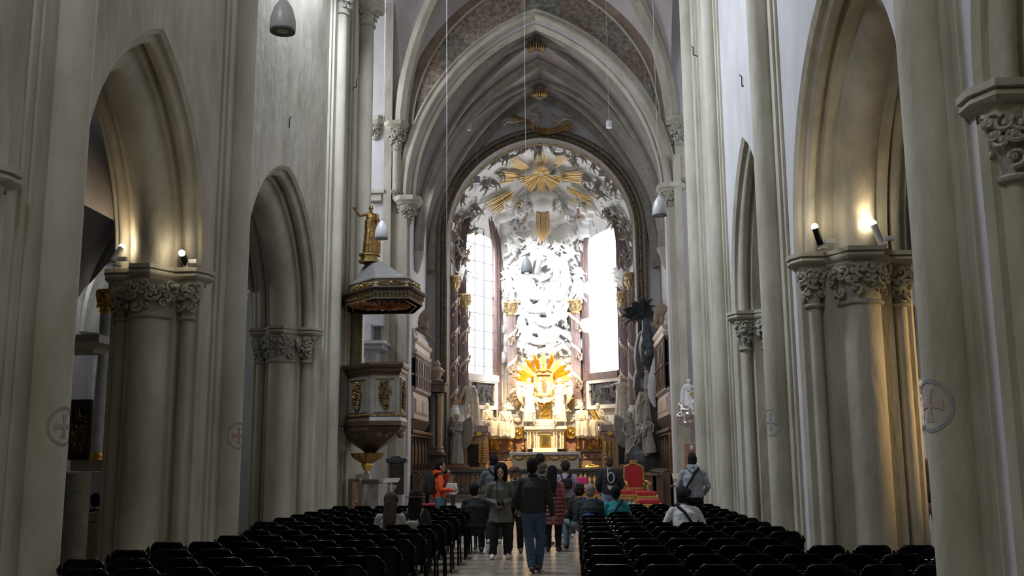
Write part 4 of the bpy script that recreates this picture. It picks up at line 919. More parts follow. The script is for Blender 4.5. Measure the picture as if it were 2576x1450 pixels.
for a in [(154,10,36,86,9),(40,11,42,86,8),(1,6,50,108,8),(-9,3,52,112,5),(178,5,55,105,7),(188,4,60,110,5),(211,5,80,160,9),(219,3,95,165,5),(-27,4,72,150,8),(-38,3,95,150,5),(90,9,28,62,4),(108,7,25,62,3),(73,5,28,52,3),(232,4,80,105,5),(-62,3,62,118,4),(-75,7,52,84,7),(-100,9,54,80,5)]:
    bundle(1362, 442, a[0], a[1], a[2], a[3], a[4], parent=t)
for a in [(90,85,2,20,22),(200,14,6,55,10),(228,13,6,52,9),(-20,14,6,55,10),(-48,13,6,52,9),(270,16,4,40,7)]: bundle(1362, 438, *a, off=.6, parent=t, name='ray_fan')
bundle(1363, 380, 270, 8, 98, 108, 7, off=.5, parent=t); bundle(1320, 470, 262, 14, 34, 62, 7, off=.35, parent=t)
t = thing('golden_rays', 'downward golden rays streaming from the white cloud globe above the relief', 'sunburst', P(1365, 570, 44.3))
for cx, n in ((1352, 2), (1365, 2), (1378, 2)):
    m = M()
    for i in range(n*2):
        x = cx-5+11*i/(n*2-1); y1 = 612-abs(x-1366)*1.1-rn.uniform(0, 14); p = P(x*.85+1365*.15, 533, 44.5); q = P(x, y1, 44.2); s = Vector((.024, 0, 0))
        m.loft([[p-s, p+Vector((0, -.05, 0)), p+s, p+Vector((0, .05, 0))], [q-s, q+Vector((0, -.05, 0)), q+s, q+Vector((0, .05, 0))], [q-Vector((.01, 0, .15)), q-Vector((0, .01, .16)), q+Vector((.01, 0, -.15)), q+Vector((0, .01, -.16))]])
    obj('ray_bundle', m, GOLDR, t, world=True, smooth=25)
# ---- banner with cherubs over the frame
t = thing('gilded_banner', 'wavy gilded banner with dark lettering over the crown of the apse frame', 'banner', P(1350, 300, KY1-.5))
bp = [(1287,290),(1300,298),(1315,303),(1332,310),(1342,322),(1358,328),(1375,330),(1395,328),(1415,322),(1440,315)]
pts = [P(a, b, KY1-.55+.12*math.sin(i*1.3)) for i, (a, b) in enumerate(bp)]
m = M()
def bpt(u):
    i = u*(len(pts)-1); k = min(int(i), len(pts)-2); return pts[k].lerp(pts[k+1], i-k)
for side in (0, .03):
    m.grid(lambda i, j: bpt(i)+Vector((0, side, -.13+.26*j)), 36, 2)
obj('cloth', m, GOLDD, t, world=True)
def text(s, size, mat, name='lettering', ext=.004):
    cu = bpy.data.curves.new(name, 'FONT'); cu.body = s; cu.size = size; cu.extrude = ext; cu.align_x = 'CENTER'; cu.align_y = 'CENTER'
    o = bpy.data.objects.new(name, cu); C.objects.link(o); dg = bpy.context.evaluated_depsgraph_get(); me = bpy.data.meshes.new_from_object(o.evaluated_get(dg))
    vs = [v.co.copy() for v in me.vertices]; fs = [tuple(p.vertices) for p in me.polygons]
    bpy.data.objects.remove(o); bpy.data.curves.remove(cu); bpy.data.meshes.remove(me); return vs, fs
INK = pm('dark_red_letters', (.16,.05,.02), None, rough=.6)
m = M(); word = 'REGINA ANGELORUM'
for i, ch in enumerate(word):
    if ch == ' ': continue
    u = .06+.88*i/(len(word)-1); p = bpt(u); q = bpt(min(1, u+.02)); vs, fs = text(ch, .24, INK); a = math.atan2(q.z-p.z, q.x-p.x)
    m.T = Matrix.Translation(p+Vector((0, -.02, 0))) @ Matrix.Rotation(-a, 4, 'Y') @ Matrix.Rotation(PI/2, 4, 'X'); m.add(vs, fs)
m.T = Matrix.Identity(4); obj('lettering', m, INK, t, world=True, smooth=0)
for i, (px, py, h, lab) in enumerate([(1285,305,1.15,'grey cherub lifting the left end of the gilded banner'),(1348,290,1.1,'grey cherub flying above the middle of the gilded banner'),(1415,300,1.25,'grey cherub leaning on the right end of the gilded banner')]):
    putto(lab, P(px, py, KY1-.5), h, MARBD, rn, 'cherubs with the banner', lie=[1.2, .3, -1.2][i])
# ================================================================= altar
rn = random.Random(5)
def B(px0, px1, py0, py1, Y0, Y1, m=None, Yr=None):
    """box from its outline in the photograph at front depth Y0, back at Y1"""
    m = m or M(); a = P(px0, py1, Y0); b = P(px1, py0, Y0); m.box(a.x, b.x, Y0, Y1, a.z, b.z); return m
# --- retable base: striped marble wall with stepped plinths
t = thing('altar_wall', 'striped red and tan marble wall behind the altar with gilded mouldings', 'altar', (CM, 44.2, 0))
a = P(1226, 1180, 44.2); b = P(1518, 1100, 44.2); X0, X1 = a.x, b.x
def zz(py, Y=44.2): return ZZ(py, Y)
m = M(); m.box(X0, X1, 44.2, 45.3, 0, zz(1160)); m.box(X0-.1, X1+.1, 44.05, 45.3, 0, zz(1172)); m.box(X0-.2, X1+.2, 43.85, 45.3, 0, .55); obj('plinth', m, BROWNM, t, world=True, bevel=.02)
m = M(); m.box(X0, X1, 44.25, 45.3, zz(1160), zz(1139)); obj('carved_band', m, REDM, t, world=True)
m = M(); m.box(X0-.05, X1+.05, 44.15, 45.3, zz(1139), zz(1131)); obj('moulding', m, BROWNM, t, world=True, bevel=.02)
m = M(); m.box(X0, X1, 44.3, 45.3, zz(1131), zz(1104)); obj('red_band', m, pm('salmon_marble', (.36,.17,.11), (.50,.27,.18), 5, .35), t, world=True)
m = M(); m.box(X0-.03, X1+.03, 44.2, 45.3, zz(1104), zz(1100)); obj('cornice', m, GREYM, t, world=True, bevel=.01)
m = M(); m.box(X0-.3, X1+.3, 44.5, 45.3, zz(1100), zz(1066)); obj('upper_band', m, REDM, t, world=True)
for i in range(16):
    if 6 < i < 9: continue
    x = X0+.2+(X1-X0-.4)*i/15; m = M(); m.box(x-.11, x+.11, 44.18, 44.26, zz(1157), zz(1143)); m.tube([(x+.07*math.cos(q), 44.17, (zz(1157)+zz(1143))/2+.07*math.sin(q)) for q in [k*.7 for k in range(10)]], .015, 5)
    obj('carved_panel', m, BROWNM, t, world=True, bevel=.01)
for px in (1255, 1490):
    m = M(); c = P(px, 1176, 43.85); m.tube([c+Vector((-.28, -.05, 0)), c+Vector((.28, -.05, 0))], .035, 6, ball=True); m.tube([c+Vector((-.28, -.04, .05)), c+Vector((0, -.05, .09)), c+Vector((.28, -.04, .05))], .025, 6); obj('gilded_moulding', m, GOLD, t, world=True)
# --- wing pedestals with black panels
for sd, (pa, pb, ia, ib, lab) in enumerate([(1163, 1222, 1176, 1206, 'left'), (1519, 1592, 1556, 1588, 'right')]):
    Y = 41.95; t = thing('altar_wing_pedestal', 'tall tan marble pedestal with a black panel on the %s of the altar' % lab, 'pedestal', P((pa+pb)/2, 1180, Y))
    zb = .16; zt = ZZ(1070, Y); x0, x1 = XX(pa, Y), XX(pb, Y)
    m = M(); m.box(x0, x1, Y, 43.6, zb, zt-.28); m.box(x0-.05, x1+.05, Y-.06, 43.6, zb, zb+.5); obj('body', m, BROWNM, t, world=True, bevel=.02)
    m = M(); m.box(x0-.12, x1+.12, Y-.18, 43.6, zt-.28, zt); m.box(x0-.05, x1+.05, Y-.1, 43.6, zt-.4, zt-.28); obj('cornice', m, pm('mauve_marble', (.34,.25,.23), (.46,.36,.33), 4, .4), t, world=True, bevel=.02)
    m = M(); xa, xb = XX(ia, Y), XX(ib, Y); za, zb2 = ZZ(1174, Y), ZZ(1117, Y); m.box(xa-.12, xb+.12, Y-.05, Y+.02, za-.1, zb2+.12); obj('panel_frame', m, pm('ochre_marble', (.40,.25,.10), (.52,.34,.16), 5, .35), t, world=True, bevel=.015)
    m = M(); m.box(xa, xb, Y-.07, Y, za, zb2); obj('black_panel', m, pm('polished_black', (.012,.011,.01), (.03,.028,.026), 3, .2), t, world=True)
    m = M(); px = 1206 if sd == 0 else 1534; c = P(px, 1090, Y-.12); m.disc(c, .11, .06); m.disc(c-Vector((0, .03, 0)), .06, .06); obj('gilded_medallion', m, GOLD, t, world=True)
    m = M(); c = P(1185 if sd == 0 else 1562, 1097, Y-.1); m.tube([c+Vector((-.35, 0, 0)), c+Vector((0, -.03, 0)), c+Vector((.35, 0, 0))], [.03, .06, .03], 6, ball=True); obj('gilded_rod', m, GOLD, t, world=True)
    for q, px in enumerate((1206.5, 1217) if sd == 0 else (1524, 1534)):
        m = M()
        for k in range(9): m.ball(P(px, 1114+k*6.2, Y-.13), (.06, .05, .07), 8, 5)
        obj('gilded_husk_chain', m, GOLD, t, world=True)
# --- tabernacle
Y = 42.9; t = thing('tabernacle', 'cream marble tabernacle with gilded door in the centre of the altar', 'tabernacle', P(1372, 1140, Y))
m = B(1325, 1419, 1086, 1131, Y+.15, 44.4); B(1340, 1402, 1128, 1140, Y-.2, 44.4, m); obj('body', m, pm('cream_panel_marble', (.62,.53,.42), (.72,.63,.52), 4, .4), t, world=True, bevel=.02)
m = B(1318, 1426, 1072, 1082, Y-.05, 44.4); B(1322, 1422, 1082, 1087, Y+.05, 44.4, m); B(1330, 1414, 1066, 1072, Y+.1, 44.4, m); B(1348, 1394, 1055, 1066, Y+.2, 44.2, m); obj('cornice', m, MARB, t, world=True, bevel=.02)
for px in (1331, 1347, 1397, 1413):
    m = B(px-4.5, px+4.5, 1087, 1130, Y, Y+.3); obj('pilaster', m, MARB, t, world=True, bevel=.015)
    m = M()
    for k in range(6): m.ball(P(px, 1095+k*5.5, Y-.02), (.03, .03, .05), 6, 4)
    m.tube([P(px, 1093, Y-.01), P(px, 1126, Y-.01)], .012, 5); m.disc(P(px, 1088.5, Y-.03), .055, .05); obj('gilded_drop', m, GOLD, t, world=True)
m = B(1358, 1386, 1092, 1128, Y+.05, Y+.2); d = obj('door', m, GOLD, t, world=True, bevel=.02)
m = M(); 
for k in range(5): m.tube([P(1372-9+k*4.5, 1094, Y+.0), P(1372+(k-2)*2, 1108, Y-.03), P(1372-9+k*4.5, 1124, Y+.0)], .02, 5)
obj('door_relief', m, GOLDD, d, world=True)
for px in (1339, 1404):
    m = M(); c = P(px, 1103, Y+.1)
    for k in range(9): m.ball(c+Vector((rn.uniform(-.05, .05), -.02, .2-.07*k)), .05, 6, 4)
    obj('floral_drop', m, pm('dark_floral_inlay', (.25,.12,.07), None, rough=.4), t, world=True)
# gold reliquary block, icon
t = thing('gilded_pedestal', 'glowing gilded pedestal under the icon, with embossed front', 'pedestal', P(1371, 1062, 43.3))
m = B(1355, 1387, 1012, 1060, 43.3, 44.3); B(1352, 1390, 1056, 1063, 43.25, 44.3, m); B(1352, 1390, 1008, 1013, 43.2, 44.3, m); obj('body', m, GOLD, t, world=True, bevel=.02)
m = M()
for k in range(14): a = k*.9; c = P(1371, 1035, 43.28); m.tube([c+Vector((.04*k*.45*math.cos(a), -.02, .05*k*.6*math.sin(a))), c+Vector((.04*k*.45*math.cos(a)+.08, -.05, .05*k*.6*math.sin(a)+.06))], .03, 5, ball=True)
obj('embossed_relief', m, GOLD, t, world=True)
t = thing('icon_painting', 'small panel painting of a robed haloed figure in a broad gilded frame', 'painting', P(1367, 999, 43.2))
m = M(); a = P(1343, 998, 43.2); b = P(1391, 936, 43.2); f = .13; zt = b.z
for (x0, x1, z0, z1) in ((a.x, a.x+f, a.z, zt), (b.x-f, b.x, a.z, zt), (a.x+f, b.x-f, a.z, a.z+f), (a.x+f, b.x-f, zt-f, zt)): m.box(x0, x1, 43.12, 43.35, z0, z1)
obj('frame', m, pm('bright_frame_gilding', (.85,.66,.32), (.78,.56,.24), 8, .4, .55), t, world=True, bevel=.03)
ICON = pm('icon_gold_ground', (.72,.42,.10), (.60,.33,.08), 4, .45); m = M(); m.box(a.x+f, b.x-f, 43.24, 43.3, a.z+f, zt-f); obj('panel', m, ICON, t, world=True)
c = Vector(((a.x+b.x)/2, 43.235, (a.z+zt)/2)); m = M(); m.disc(c+Vector((-.02, 0, .22)), .155, .01); m.disc(c+Vector((.17, 0, .1)), .075, .01); obj('halo', m, pm('icon_halo', (.85,.58,.20), None, rough=.4), t, world=True)
m = M()
prof = [(-.30, -.36), (.22, -.36), (.20, -.12), (.12, .02), (.06, .12), (.07, .22), (.03, .32), (-.05, .34), (-.12, .28), (-.13, .16), (-.12, .06), (-.26, -.10)]
m.loft([[c+Vector((x, .0, z)) for x, z in prof], [c+Vector((x, -.015, z)) for x, z in prof]]); obj('painted_robe', m, pm('icon_robe', (.25,.09,.05), (.36,.15,.06), 6, .5), t, world=True)
m = M(); m.loft([[c+Vector((.055*math.cos(q)-.03, y, .07*math.sin(q)+.21)) for q in [k*PI/6 for k in range(12)]] for y in (-.012, -.024)]); m.loft([[c+Vector((.045*math.cos(q)+.165, y, .05*math.sin(q)+.1)) for q in [k*PI/6 for k in range(12)]] for y in (-.012, -.024)]); obj('painted_face', m, pm('icon_face', (.48,.26,.12), None, rough=.5), t, world=True)
m = M(); m.loft([[c+Vector((x, y, z)) for x, z in ((-.16, -.05), (-.02, -.10), (.12, .0), (.13, .03), (-.02, -.05), (-.14, 0))] for y in (-.012, -.026)]); obj('painted_hand', m, MATS['icon_face'], t, world=True)
# wreath and cloud under the icon
m = M()
for k in range(44): q = k/43; x = 1344+47*q; p = P(x, 1003+7*math.sin(PI*q), 43.0); m.ball(p+Vector((rn.uniform(-.04, .04), 0, rn.uniform(-.05, .05))), rn.uniform(.045, .075), 6, 4)
one('flower_wreath', m, MARB, 'hanging flower wreath of pale stone below the icon', 'garland')
# crown ornament over the icon
m = M(); c = P(1367, 936, 43.15)
m.lathe([(.02, .34), (.05, .3), (.03, .26), (.08, .18), (.14, .10), (.16, .04), (.13, 0), (.01, 0)][::-1], c=c, n=16)
for sx in (-1, 1): m.tube([c+Vector((sx*.07, -.05, .06)), c+Vector((sx*.2, -.06, .06)), c+Vector((sx*.36, -.05, -.02))], [.06, .05, .03], 6, ball=True)
one('frame_ornament', m, GOLD, 'small gilded crown ornament on top of the icon frame', 'ornament')
# glory around the icon
t = thing('icon_glory', 'gold ray glory radiating behind the icon painting', 'sunburst', P(1367, 965, 43.6))
for k, ang in enumerate([90, 72, 108, 55, 125, 40, 140, 26, 154, 12, 168, -4, 184, -16, 196]):
    m = M(); a = math.radians(ang); n = 5
    for i in range(n):
        aa = a+math.radians((i-(n-1)/2)*2.6); L = (80 if abs(ang-90) > 20 else 84)*(.8+.2*(1-abs(i-2)/2))*rn.uniform(.92, 1.0); L *= 1 if ang > 0 else .85
        p = P(1367+24*math.cos(aa), 966-24*math.sin(aa), 43.55); q = P(1367+L*math.cos(aa), 966-L*math.sin(aa), 43.45); d = (q-p).normalized(); s = d.cross(Vector((0, 1, 0))).normalized()
        m.loft([[p-s*.015, p+Vector((0, -.03, 0)), p+s*.015, p+Vector((0, .03, 0))], [q-s*.034, q+Vector((0, -.05, 0)), q+s*.034, q+Vector((0, .03, 0))], [q+d*.04-s*.005, q+d*.05, q+d*.04+s*.005, q+d*.04+Vector((0, .01, 0))]])
    obj('ray_bundle', m, GOLD if k % 3 else GOLDR, t, world=True, smooth=25)
# --- mensa
Y = 41.6; t = thing('altar_table', 'long cream marble altar table with gilded garlands and medallions', 'altar', P(1371, 1176, Y))
m = M(); x0, x1 = XX(1289, Y), XX(1456, Y); z0, z1 = .16, ZZ(1139, Y); zc = ZZ(1158, Y)
m.loft([[(x0+e, Y+e2, z), (x1-e, Y+e2, z), (x1-e, Y+1.1, z), (x0+e, Y+1.1, z)] for e, e2, z in ((.12, .12, z0), (.12, .12, z0+.35), (.02, 0, z0+.5), (0, -.02, zc), (.04, .02, z1-.12), (.04, .02, z1))]); obj('body', m, pm('altar_cream', (.66,.55,.38), (.74,.63,.46), 5, .4), t, world=True)
m = M()
for i, px in enumerate((1313, 1336, 1372, 1408, 1431)):
    if i in (0, 2, 4) or True:
        w = 10; c = P(px, 1152, Y-.03)
        if i in (1, 3) or i == 2:
            pass
for px in (1306, 1350, 1394, 1438):
    m.tube([P(px+dx, 1149+7*(1-(dx/14.)**2), Y-.06) for dx in (-14, -9, -4, 0, 4, 9, 14)], [.03, .045, .05, .055, .05, .045, .03], 6)
m.tube([(x0+.05, Y-.03, z0+.5), (x1-.05, Y-.03, z0+.5)], .035, 6)
for k in range(30): x = x0+.1+(x1-x0-.2)*k/29; m.tube([(x, Y+.0, z0+.48), (x+.02, Y+.08, z0+.38), (x, Y+.1, z0+.28)], [.05, .06, .03], 5, ball=True)
obj('gilded_garlands', m, GOLD, t, world=True)
for px in (1328, 1372, 1416):
    m = M(); c = P(px, 1152, Y-.05); m.tube([c+Vector((.15*math.cos(q), 0, .15*math.sin(q))) for q in [2*PI*k/14 for k in range(15)]], .028, 6); m.ball(c, (.07, .03, .07), 8, 5); obj('gilded_medallion', m, GOLD, t, world=True)
m = M(); X0_, X1_ = XX(1282, Y), XX(1461, Y); za = z1+.005; n = 60; fr = []; bo = []
rings = []
for i in range(n+1):
    x = X0_+(X1_-X0_)*i/n; dz = .10+.012*math.sin(i*1.9)+(0.16 if i in (0, 1, n-1, n) else 0); yy = Y-.13+.02*math.sin(i*1.3)
    rings.append([(x, Y+1.15, za), (x, Y+1.15, za+.012), (x, yy+.02, za+.012), (x, yy, za), (x, yy-.01, za-dz), (x, yy+.005, za-dz), (x, yy+.02, za-.01)])
m.loft(rings); one('altar_cloth', m, CLOTH, 'white cloth with soft border lying on the long altar table', 'cloth')
# candlesticks + candles
for i, (px, pyb, pt, pc, lab) in enumerate([(1251, 1126, 1074, 1033, 'outermost tall candlestick left of the tabernacle'), (1281, 1126, 1074, 1035, 'middle tall candlestick left of the tabernacle'), (1316, 1126, 1074, 1038, 'tall candlestick just left of the tabernacle'), (1422, 1126, 1074, 1038, 'tall candlestick just right of the tabernacle'), (1454, 1124, 1074, 1044, 'middle tall candlestick right of the tabernacle'), (1485, 1124, 1074, 1046, 'outermost tall candlestick right of the tabernacle')]):
    Y = 43.95; b = P(px, pyb, Y); zb = ZZ(1131, 44.1)+.005; zt = ZZ(pt, Y, px); H = zt-zb; q = H/1.0
    t = thing('candlestick', 'gilded '+lab, 'candlestick', (b.x, Y, zb))
    m = M(); m.lathe([(.10, 0), (.10, .03), (.06, .06), (.035, .10), (.065, .15), (.075, .2), (.035, .26), (.028, .40), (.045, .46), (.028, .52), (.024, .78), (.04, .83), (.024, .88), (.07, .97), (.085, 1.0)], n=16); m.v = [Vector((p.x, p.y, p.z*H)) for p in m.v]; obj('stem', m, GOLD, t)
    for k in range(3):
        m = M(); a = k*2*PI/3+.5; m.tube([(.1*math.cos(a), .1*math.sin(a), .14*H), (.11*math.cos(a), .11*math.sin(a), .04*H), (.13*math.cos(a), .13*math.sin(a), .01)], [.015, .022, .025], 6, ball=True); obj('foot', m, GOLD, t)
    m = M(); m.lathe([(.028, H), (.026, ZZ(pc, Y, px)-zb)], n=12); obj('candle', m, pm('candle_wax', (.75,.70,.58), None, rough=.4), t)
# urns
for px, lab, mt in ((1303, 'tan stone urn with lid on the pier block left of the angels', BROWNM), (1436, 'gilded urn on the pier block right of the angels', GOLDD)):
    Y = 44.3; zb = ZZ(1042, Y); x = XX(px, Y, 1042); t = thing('urn', lab, 'urn', (x, Y, zb))
    m = M(); m.lathe([(k*.72, z*.78) for k, z in [(.16, 0), (.16, .05), (.07, .12), (.05, .2), (.12, .3), (.24, .5), (.30, .78), (.27, .9), (.2, .95)]], n=24); obj('bowl', m, mt, t)
    m = M(); m.lathe([(k*.72, z*.78) for k, z in [(.22, .95), (.28, .98), (.3, 1.03), (.2, 1.1), (.08, 1.16), (.06, 1.22), (.01, 1.26)]], n=24); obj('lid', m, mt, t)
    for sx in (-1, 1):
        m = M(); m.tube([(sx*.18, 0, .66), (sx*.27, 0, .7), (sx*.28, 0, .58), (sx*.2, 0, .48)], .02, 6); obj('handle', m, mt, t)
    t = thing('pier_block', 'square marble block with a carved garland under the %s urn' % ('left' if px < 1367 else 'right'), 'pedestal', (x, Y, ZZ(1100, Y)))
    za, zb_ = ZZ(1100, Y), ZZ(1043, Y); m = M(); m.box(x-.42, x+.42, Y-.1, 45.2, za, zb_); m.box(x-.48, x+.48, Y-.16, 45.2, zb_-.12, zb_); obj('block', m, GREYM, t, world=True, bevel=.02)
    m = M(); m.box(x-.3, x+.3, Y-.13, Y-.08, ZZ(1064, Y), ZZ(1048, Y)); obj('inset_panel', m, CLOTH, t, world=True)
    m = M(); m.tube([(x-.22, Y-.15, ZZ(1050, Y)), (x-.15, Y-.17, ZZ(1058, Y)), (x, Y-.18, ZZ(1062, Y)), (x+.15, Y-.17, ZZ(1058, Y)), (x+.22, Y-.15, ZZ(1050, Y))], [.04, .05, .07, .05, .04], 6, ball=True); obj('carved_garland', m, GARL, t, world=True)
    m = M(); c = Vector((x, Y-.13, ZZ(1090, Y))); m.disc(c, .27, .06); m.tube([c+Vector((.24*math.cos(q), -.03, .24*math.sin(q))) for q in [2*PI*k/20 for k in range(21)]], .03, 6); m.ball(c+Vector((-.04, -.04, .02)), (.1, .05, .12), 8, 6); m.ball(c+Vector((.08, -.04, -.05)), (.07, .05, .08), 8, 6); obj('gilded_roundel', m, GOLD, t, world=True)
for px, s in ((1236, 'left'), (1505, 'right')):
    m = M(); c = P(px, 1112, 44.1); m.loft([[c+Vector((k*.19*math.cos(q), y, k*.33*math.sin(q))) for q in [2*PI*j/24 for j in range(24)]] for k, y in ((1, .1), (1, 0), (.85, -.03), (.8, 0))]); m.tube([c+Vector((0, -.04, -.22)), c+Vector((0, -.09, 0)), c+Vector((0, -.06, .2))], [.06, .09, .05], 8, ball=True); m.ball(c+Vector((-.05, -.04, .05)), (.07, .05, .1), 8, 6)
    one('gilded_oval_relief', m, GOLD, 'upright oval gilded relief medallion on the altar wall, %s side' % s, 'medallion')
# --- altar figures
def SB(px, py, Y): return P(px, py, Y)
def SH(p0, p1, Y): return abs(ZZ(p0, Y)-ZZ(p1, Y))
Y = 42.15
Jq = joints(SH(953, 1068, Y), elL=(-.30, .02, 1.13), wrL=(-.30, .12, .90), elR=(.27, .02, 1.13), wrR=(.34, .2, .88), knR=(.12, .12, .5), anR=(.14, .02, .085))
def book(m, J, mt=None): 
    w = J['wrR']; m.T = Matrix.Translation(w+V(.03, .1, .02)) @ Matrix.Rotation(.5, 4, 'X') @ Matrix.Rotation(.5, 4, 'Y'); m.cbox((0, 0, 0), .22, .05, .3)
statue('marble_statue', 'cream marble statue of a standing man in a short tunic left of the altar', SB(1181, 1068, Y), SH(953, 1068, Y), MARB, rz=PI-.1, J=Jq, hair='curly', seed=1, mantle='L', extra=[('book', book, GOLD)])
# tunic skirt is part of the next figures' robes
Y = 43.5
def sgn_book(m, J):
    w = J['wrL'].lerp(J['wrR'], .5); m.T = Matrix.Translation(w+V(0, .05, -.01)) @ Matrix.Rotation(-.35, 4, 'X'); m.cbox((0, 0, 0), .34, .26, .05)
def seated(label, px, pyb, pyt, Y, rz, seed, hair, mat=MARB, bk=GOLDD, **k):
    hz = SH(pyt, pyb, Y); h = hz/1.32*1.75/1.0; h = hz*1.75/1.40
    J = joints(h, seat=1, **k); b = P(px, pyb, Y)
    return statue('marble_statue', label, b, h, mat, rz=rz, J=J, robe='seat', hair=hair, seed=seed, extra=[('book', sgn_book, bk)], mantle='L')
seated('cream marble seated figure looking back over the shoulder, outermost seated one on the left', 1226, 1100, 1008, Y, PI+.75, 2, 'curly')
seated('cream marble seated bearded old man with an open book, left of the altar', 1271, 1101, 1012, Y, PI, 3, 'beard', lean=.12)
seated('cream marble seated bearded man with folded hands on a book, right of the altar', 1464, 1100, 1010, Y, PI, 4, 'beard')
Jr = dict(elL=(-.27, .12, .75), wrL=(-.10, .34, .80), elR=(.25, .12, .75), wrR=(.12, .32, .78))
def gbook(m, J):
    w = J['wrL'].lerp(J['wrR'], .5); m.T = Matrix.Translation(w+V(0, .08, .02)) @ Matrix.Rotation(1.0, 4, 'X'); m.cbox((0, 0, 0), .36, .46, .06)
hz = SH(1008, 1101, Y); h = hz*1.75/1.38; Jb = joints(h, seat=1, lean=.35, **Jr); b = P(1519, 1100, Y)
statue('marble_statue', 'cream marble bald bearded man bending over a large golden book, right of the altar', b, h, MARB, rz=PI-1.0, J=Jb, robe='seat', hair='beard', seed=6, mantle='R', extra=[('book', gbook, GOLD)])
Y = 42.1; h = SH(944, 1065, Y)
def staff(m, J): m.tube([J['wrL']*1.0+V(0, .02, -.95)*J['q'], J['wrL']+V(0, .02, 1.05)*J['q']], .02, 6)
statue('marble_statue', 'cream marble standing bearded man in long robe, one arm stretched out, right of the altar', SB(1564, 1064, Y), h, MARB, rz=PI, J=joints(h, elR=(.42, .1, 1.30), wrR=(.66, .15, 1.27), elL=(-.3, .1, 1.25), wrL=(-.28, .22, 1.5)), robe='stand', hair='beard', seed=7, mantle='L', extra=[('staff', staff, MARB)])
# angels flanking the icon
for sd, px in ((-1, 1332), (1, 1409)):
    Y = 43.0; h = SH(952, 1066, Y); kw = {('elR' if sd < 0 else 'elL'): (.33*(1 if sd < 0 else -1), .1, 1.38), ('wrR' if sd < 0 else 'wrL'): (.42*(1 if sd < 0 else -1), .12, 1.62)}
    if sd < 0: kw = dict(elL=(-.36, .08, 1.38), wrL=(-.42, .1, 1.62), wrR=(.2, .25, 1.0))
    else: kw = dict(elR=(.34, .08, 1.25), wrR=(.48, .15, 1.12), wrL=(-.2, .25, 1.1))
    statue('angel_statue', 'large pale marble winged angel standing %s of the icon painting' % ('left' if sd < 0 else 'right'), SB(px, 1064, Y), h, MARB, rz=PI, cat='angel', J=joints(h, **kw), robe='stand', hair='curly', seed=10+sd, wings=dict(span=.8, down=1), folds=12)
for sd, px, lab in ((-1, 1344, 'small cream marble cherub kneeling at the left foot of the gilded pedestal'), (1, 1394, 'small cream marble cherub climbing at the right foot of the gilded pedestal')):
    Y = 42.75; h = SH(1028, 1072, Y)*.95
    statue('marble_cherub', lab, P(px, 1068 if sd < 0 else 1074, Y), h, MARB, rz=PI+sd*.9, cat='cherub', J=joints(h, knL=(-.15, .2, .45), elR=(.25, .2, 1.2), wrR=(.15, .4, 1.35), elL=(-.25, .2, 1.2), wrL=(-.15, .4, 1.2)), hair='curly', hs=1.4, chub=1.35, seed=20+sd, vox=.018)
# low angels on plinths by the frame
for px, pt, pb, Y, rz, lab, kw in ((1150, 1040, 1170, 41.2, PI-.5, 'grey stone angel with folded wings on a low plinth left of the altar', dict(elL=(-.24, .08, 1.15), wrL=(-.05, .25, 1.2), elR=(.24, .08, 1.15), wrR=(.02, .24, 1.12))), (1590, 1036, 1168, 41.2, PI+.3, 'grey stone angel statue on a low plinth right of the altar', dict(wrL=(-.15, .25, 1.0), elR=(.3, -.02, 1.15), wrR=(.25, .15, 1.0), side=.06))):
    h = SH(pt, pb, Y); b = P(px, pb, Y)
    statue('angel_statue', lab, b, h, MARBD, rz=rz, cat='angel', J=joints(h, **kw), robe='stand', hair='curly', seed=int(px), wings=dict(span=.95, down=1), pitch=-.4, folds=12)
    m = M(); m.box(b.x-.42, b.x+.42, Y-.35, Y+.4, .16, b.z); m.box(b.x-.48, b.x+.48, Y-.4, Y+.4, b.z-.14, b.z-.02)
    one('statue_plinth', m, REDM, 'low brown marble plinth under the grey angel on the %s' % ('left' if px < 1367 else 'right'), 'plinth', bevel=.015)
# ================================================================= choir furniture
rn = random.Random(31)
FLC = .16
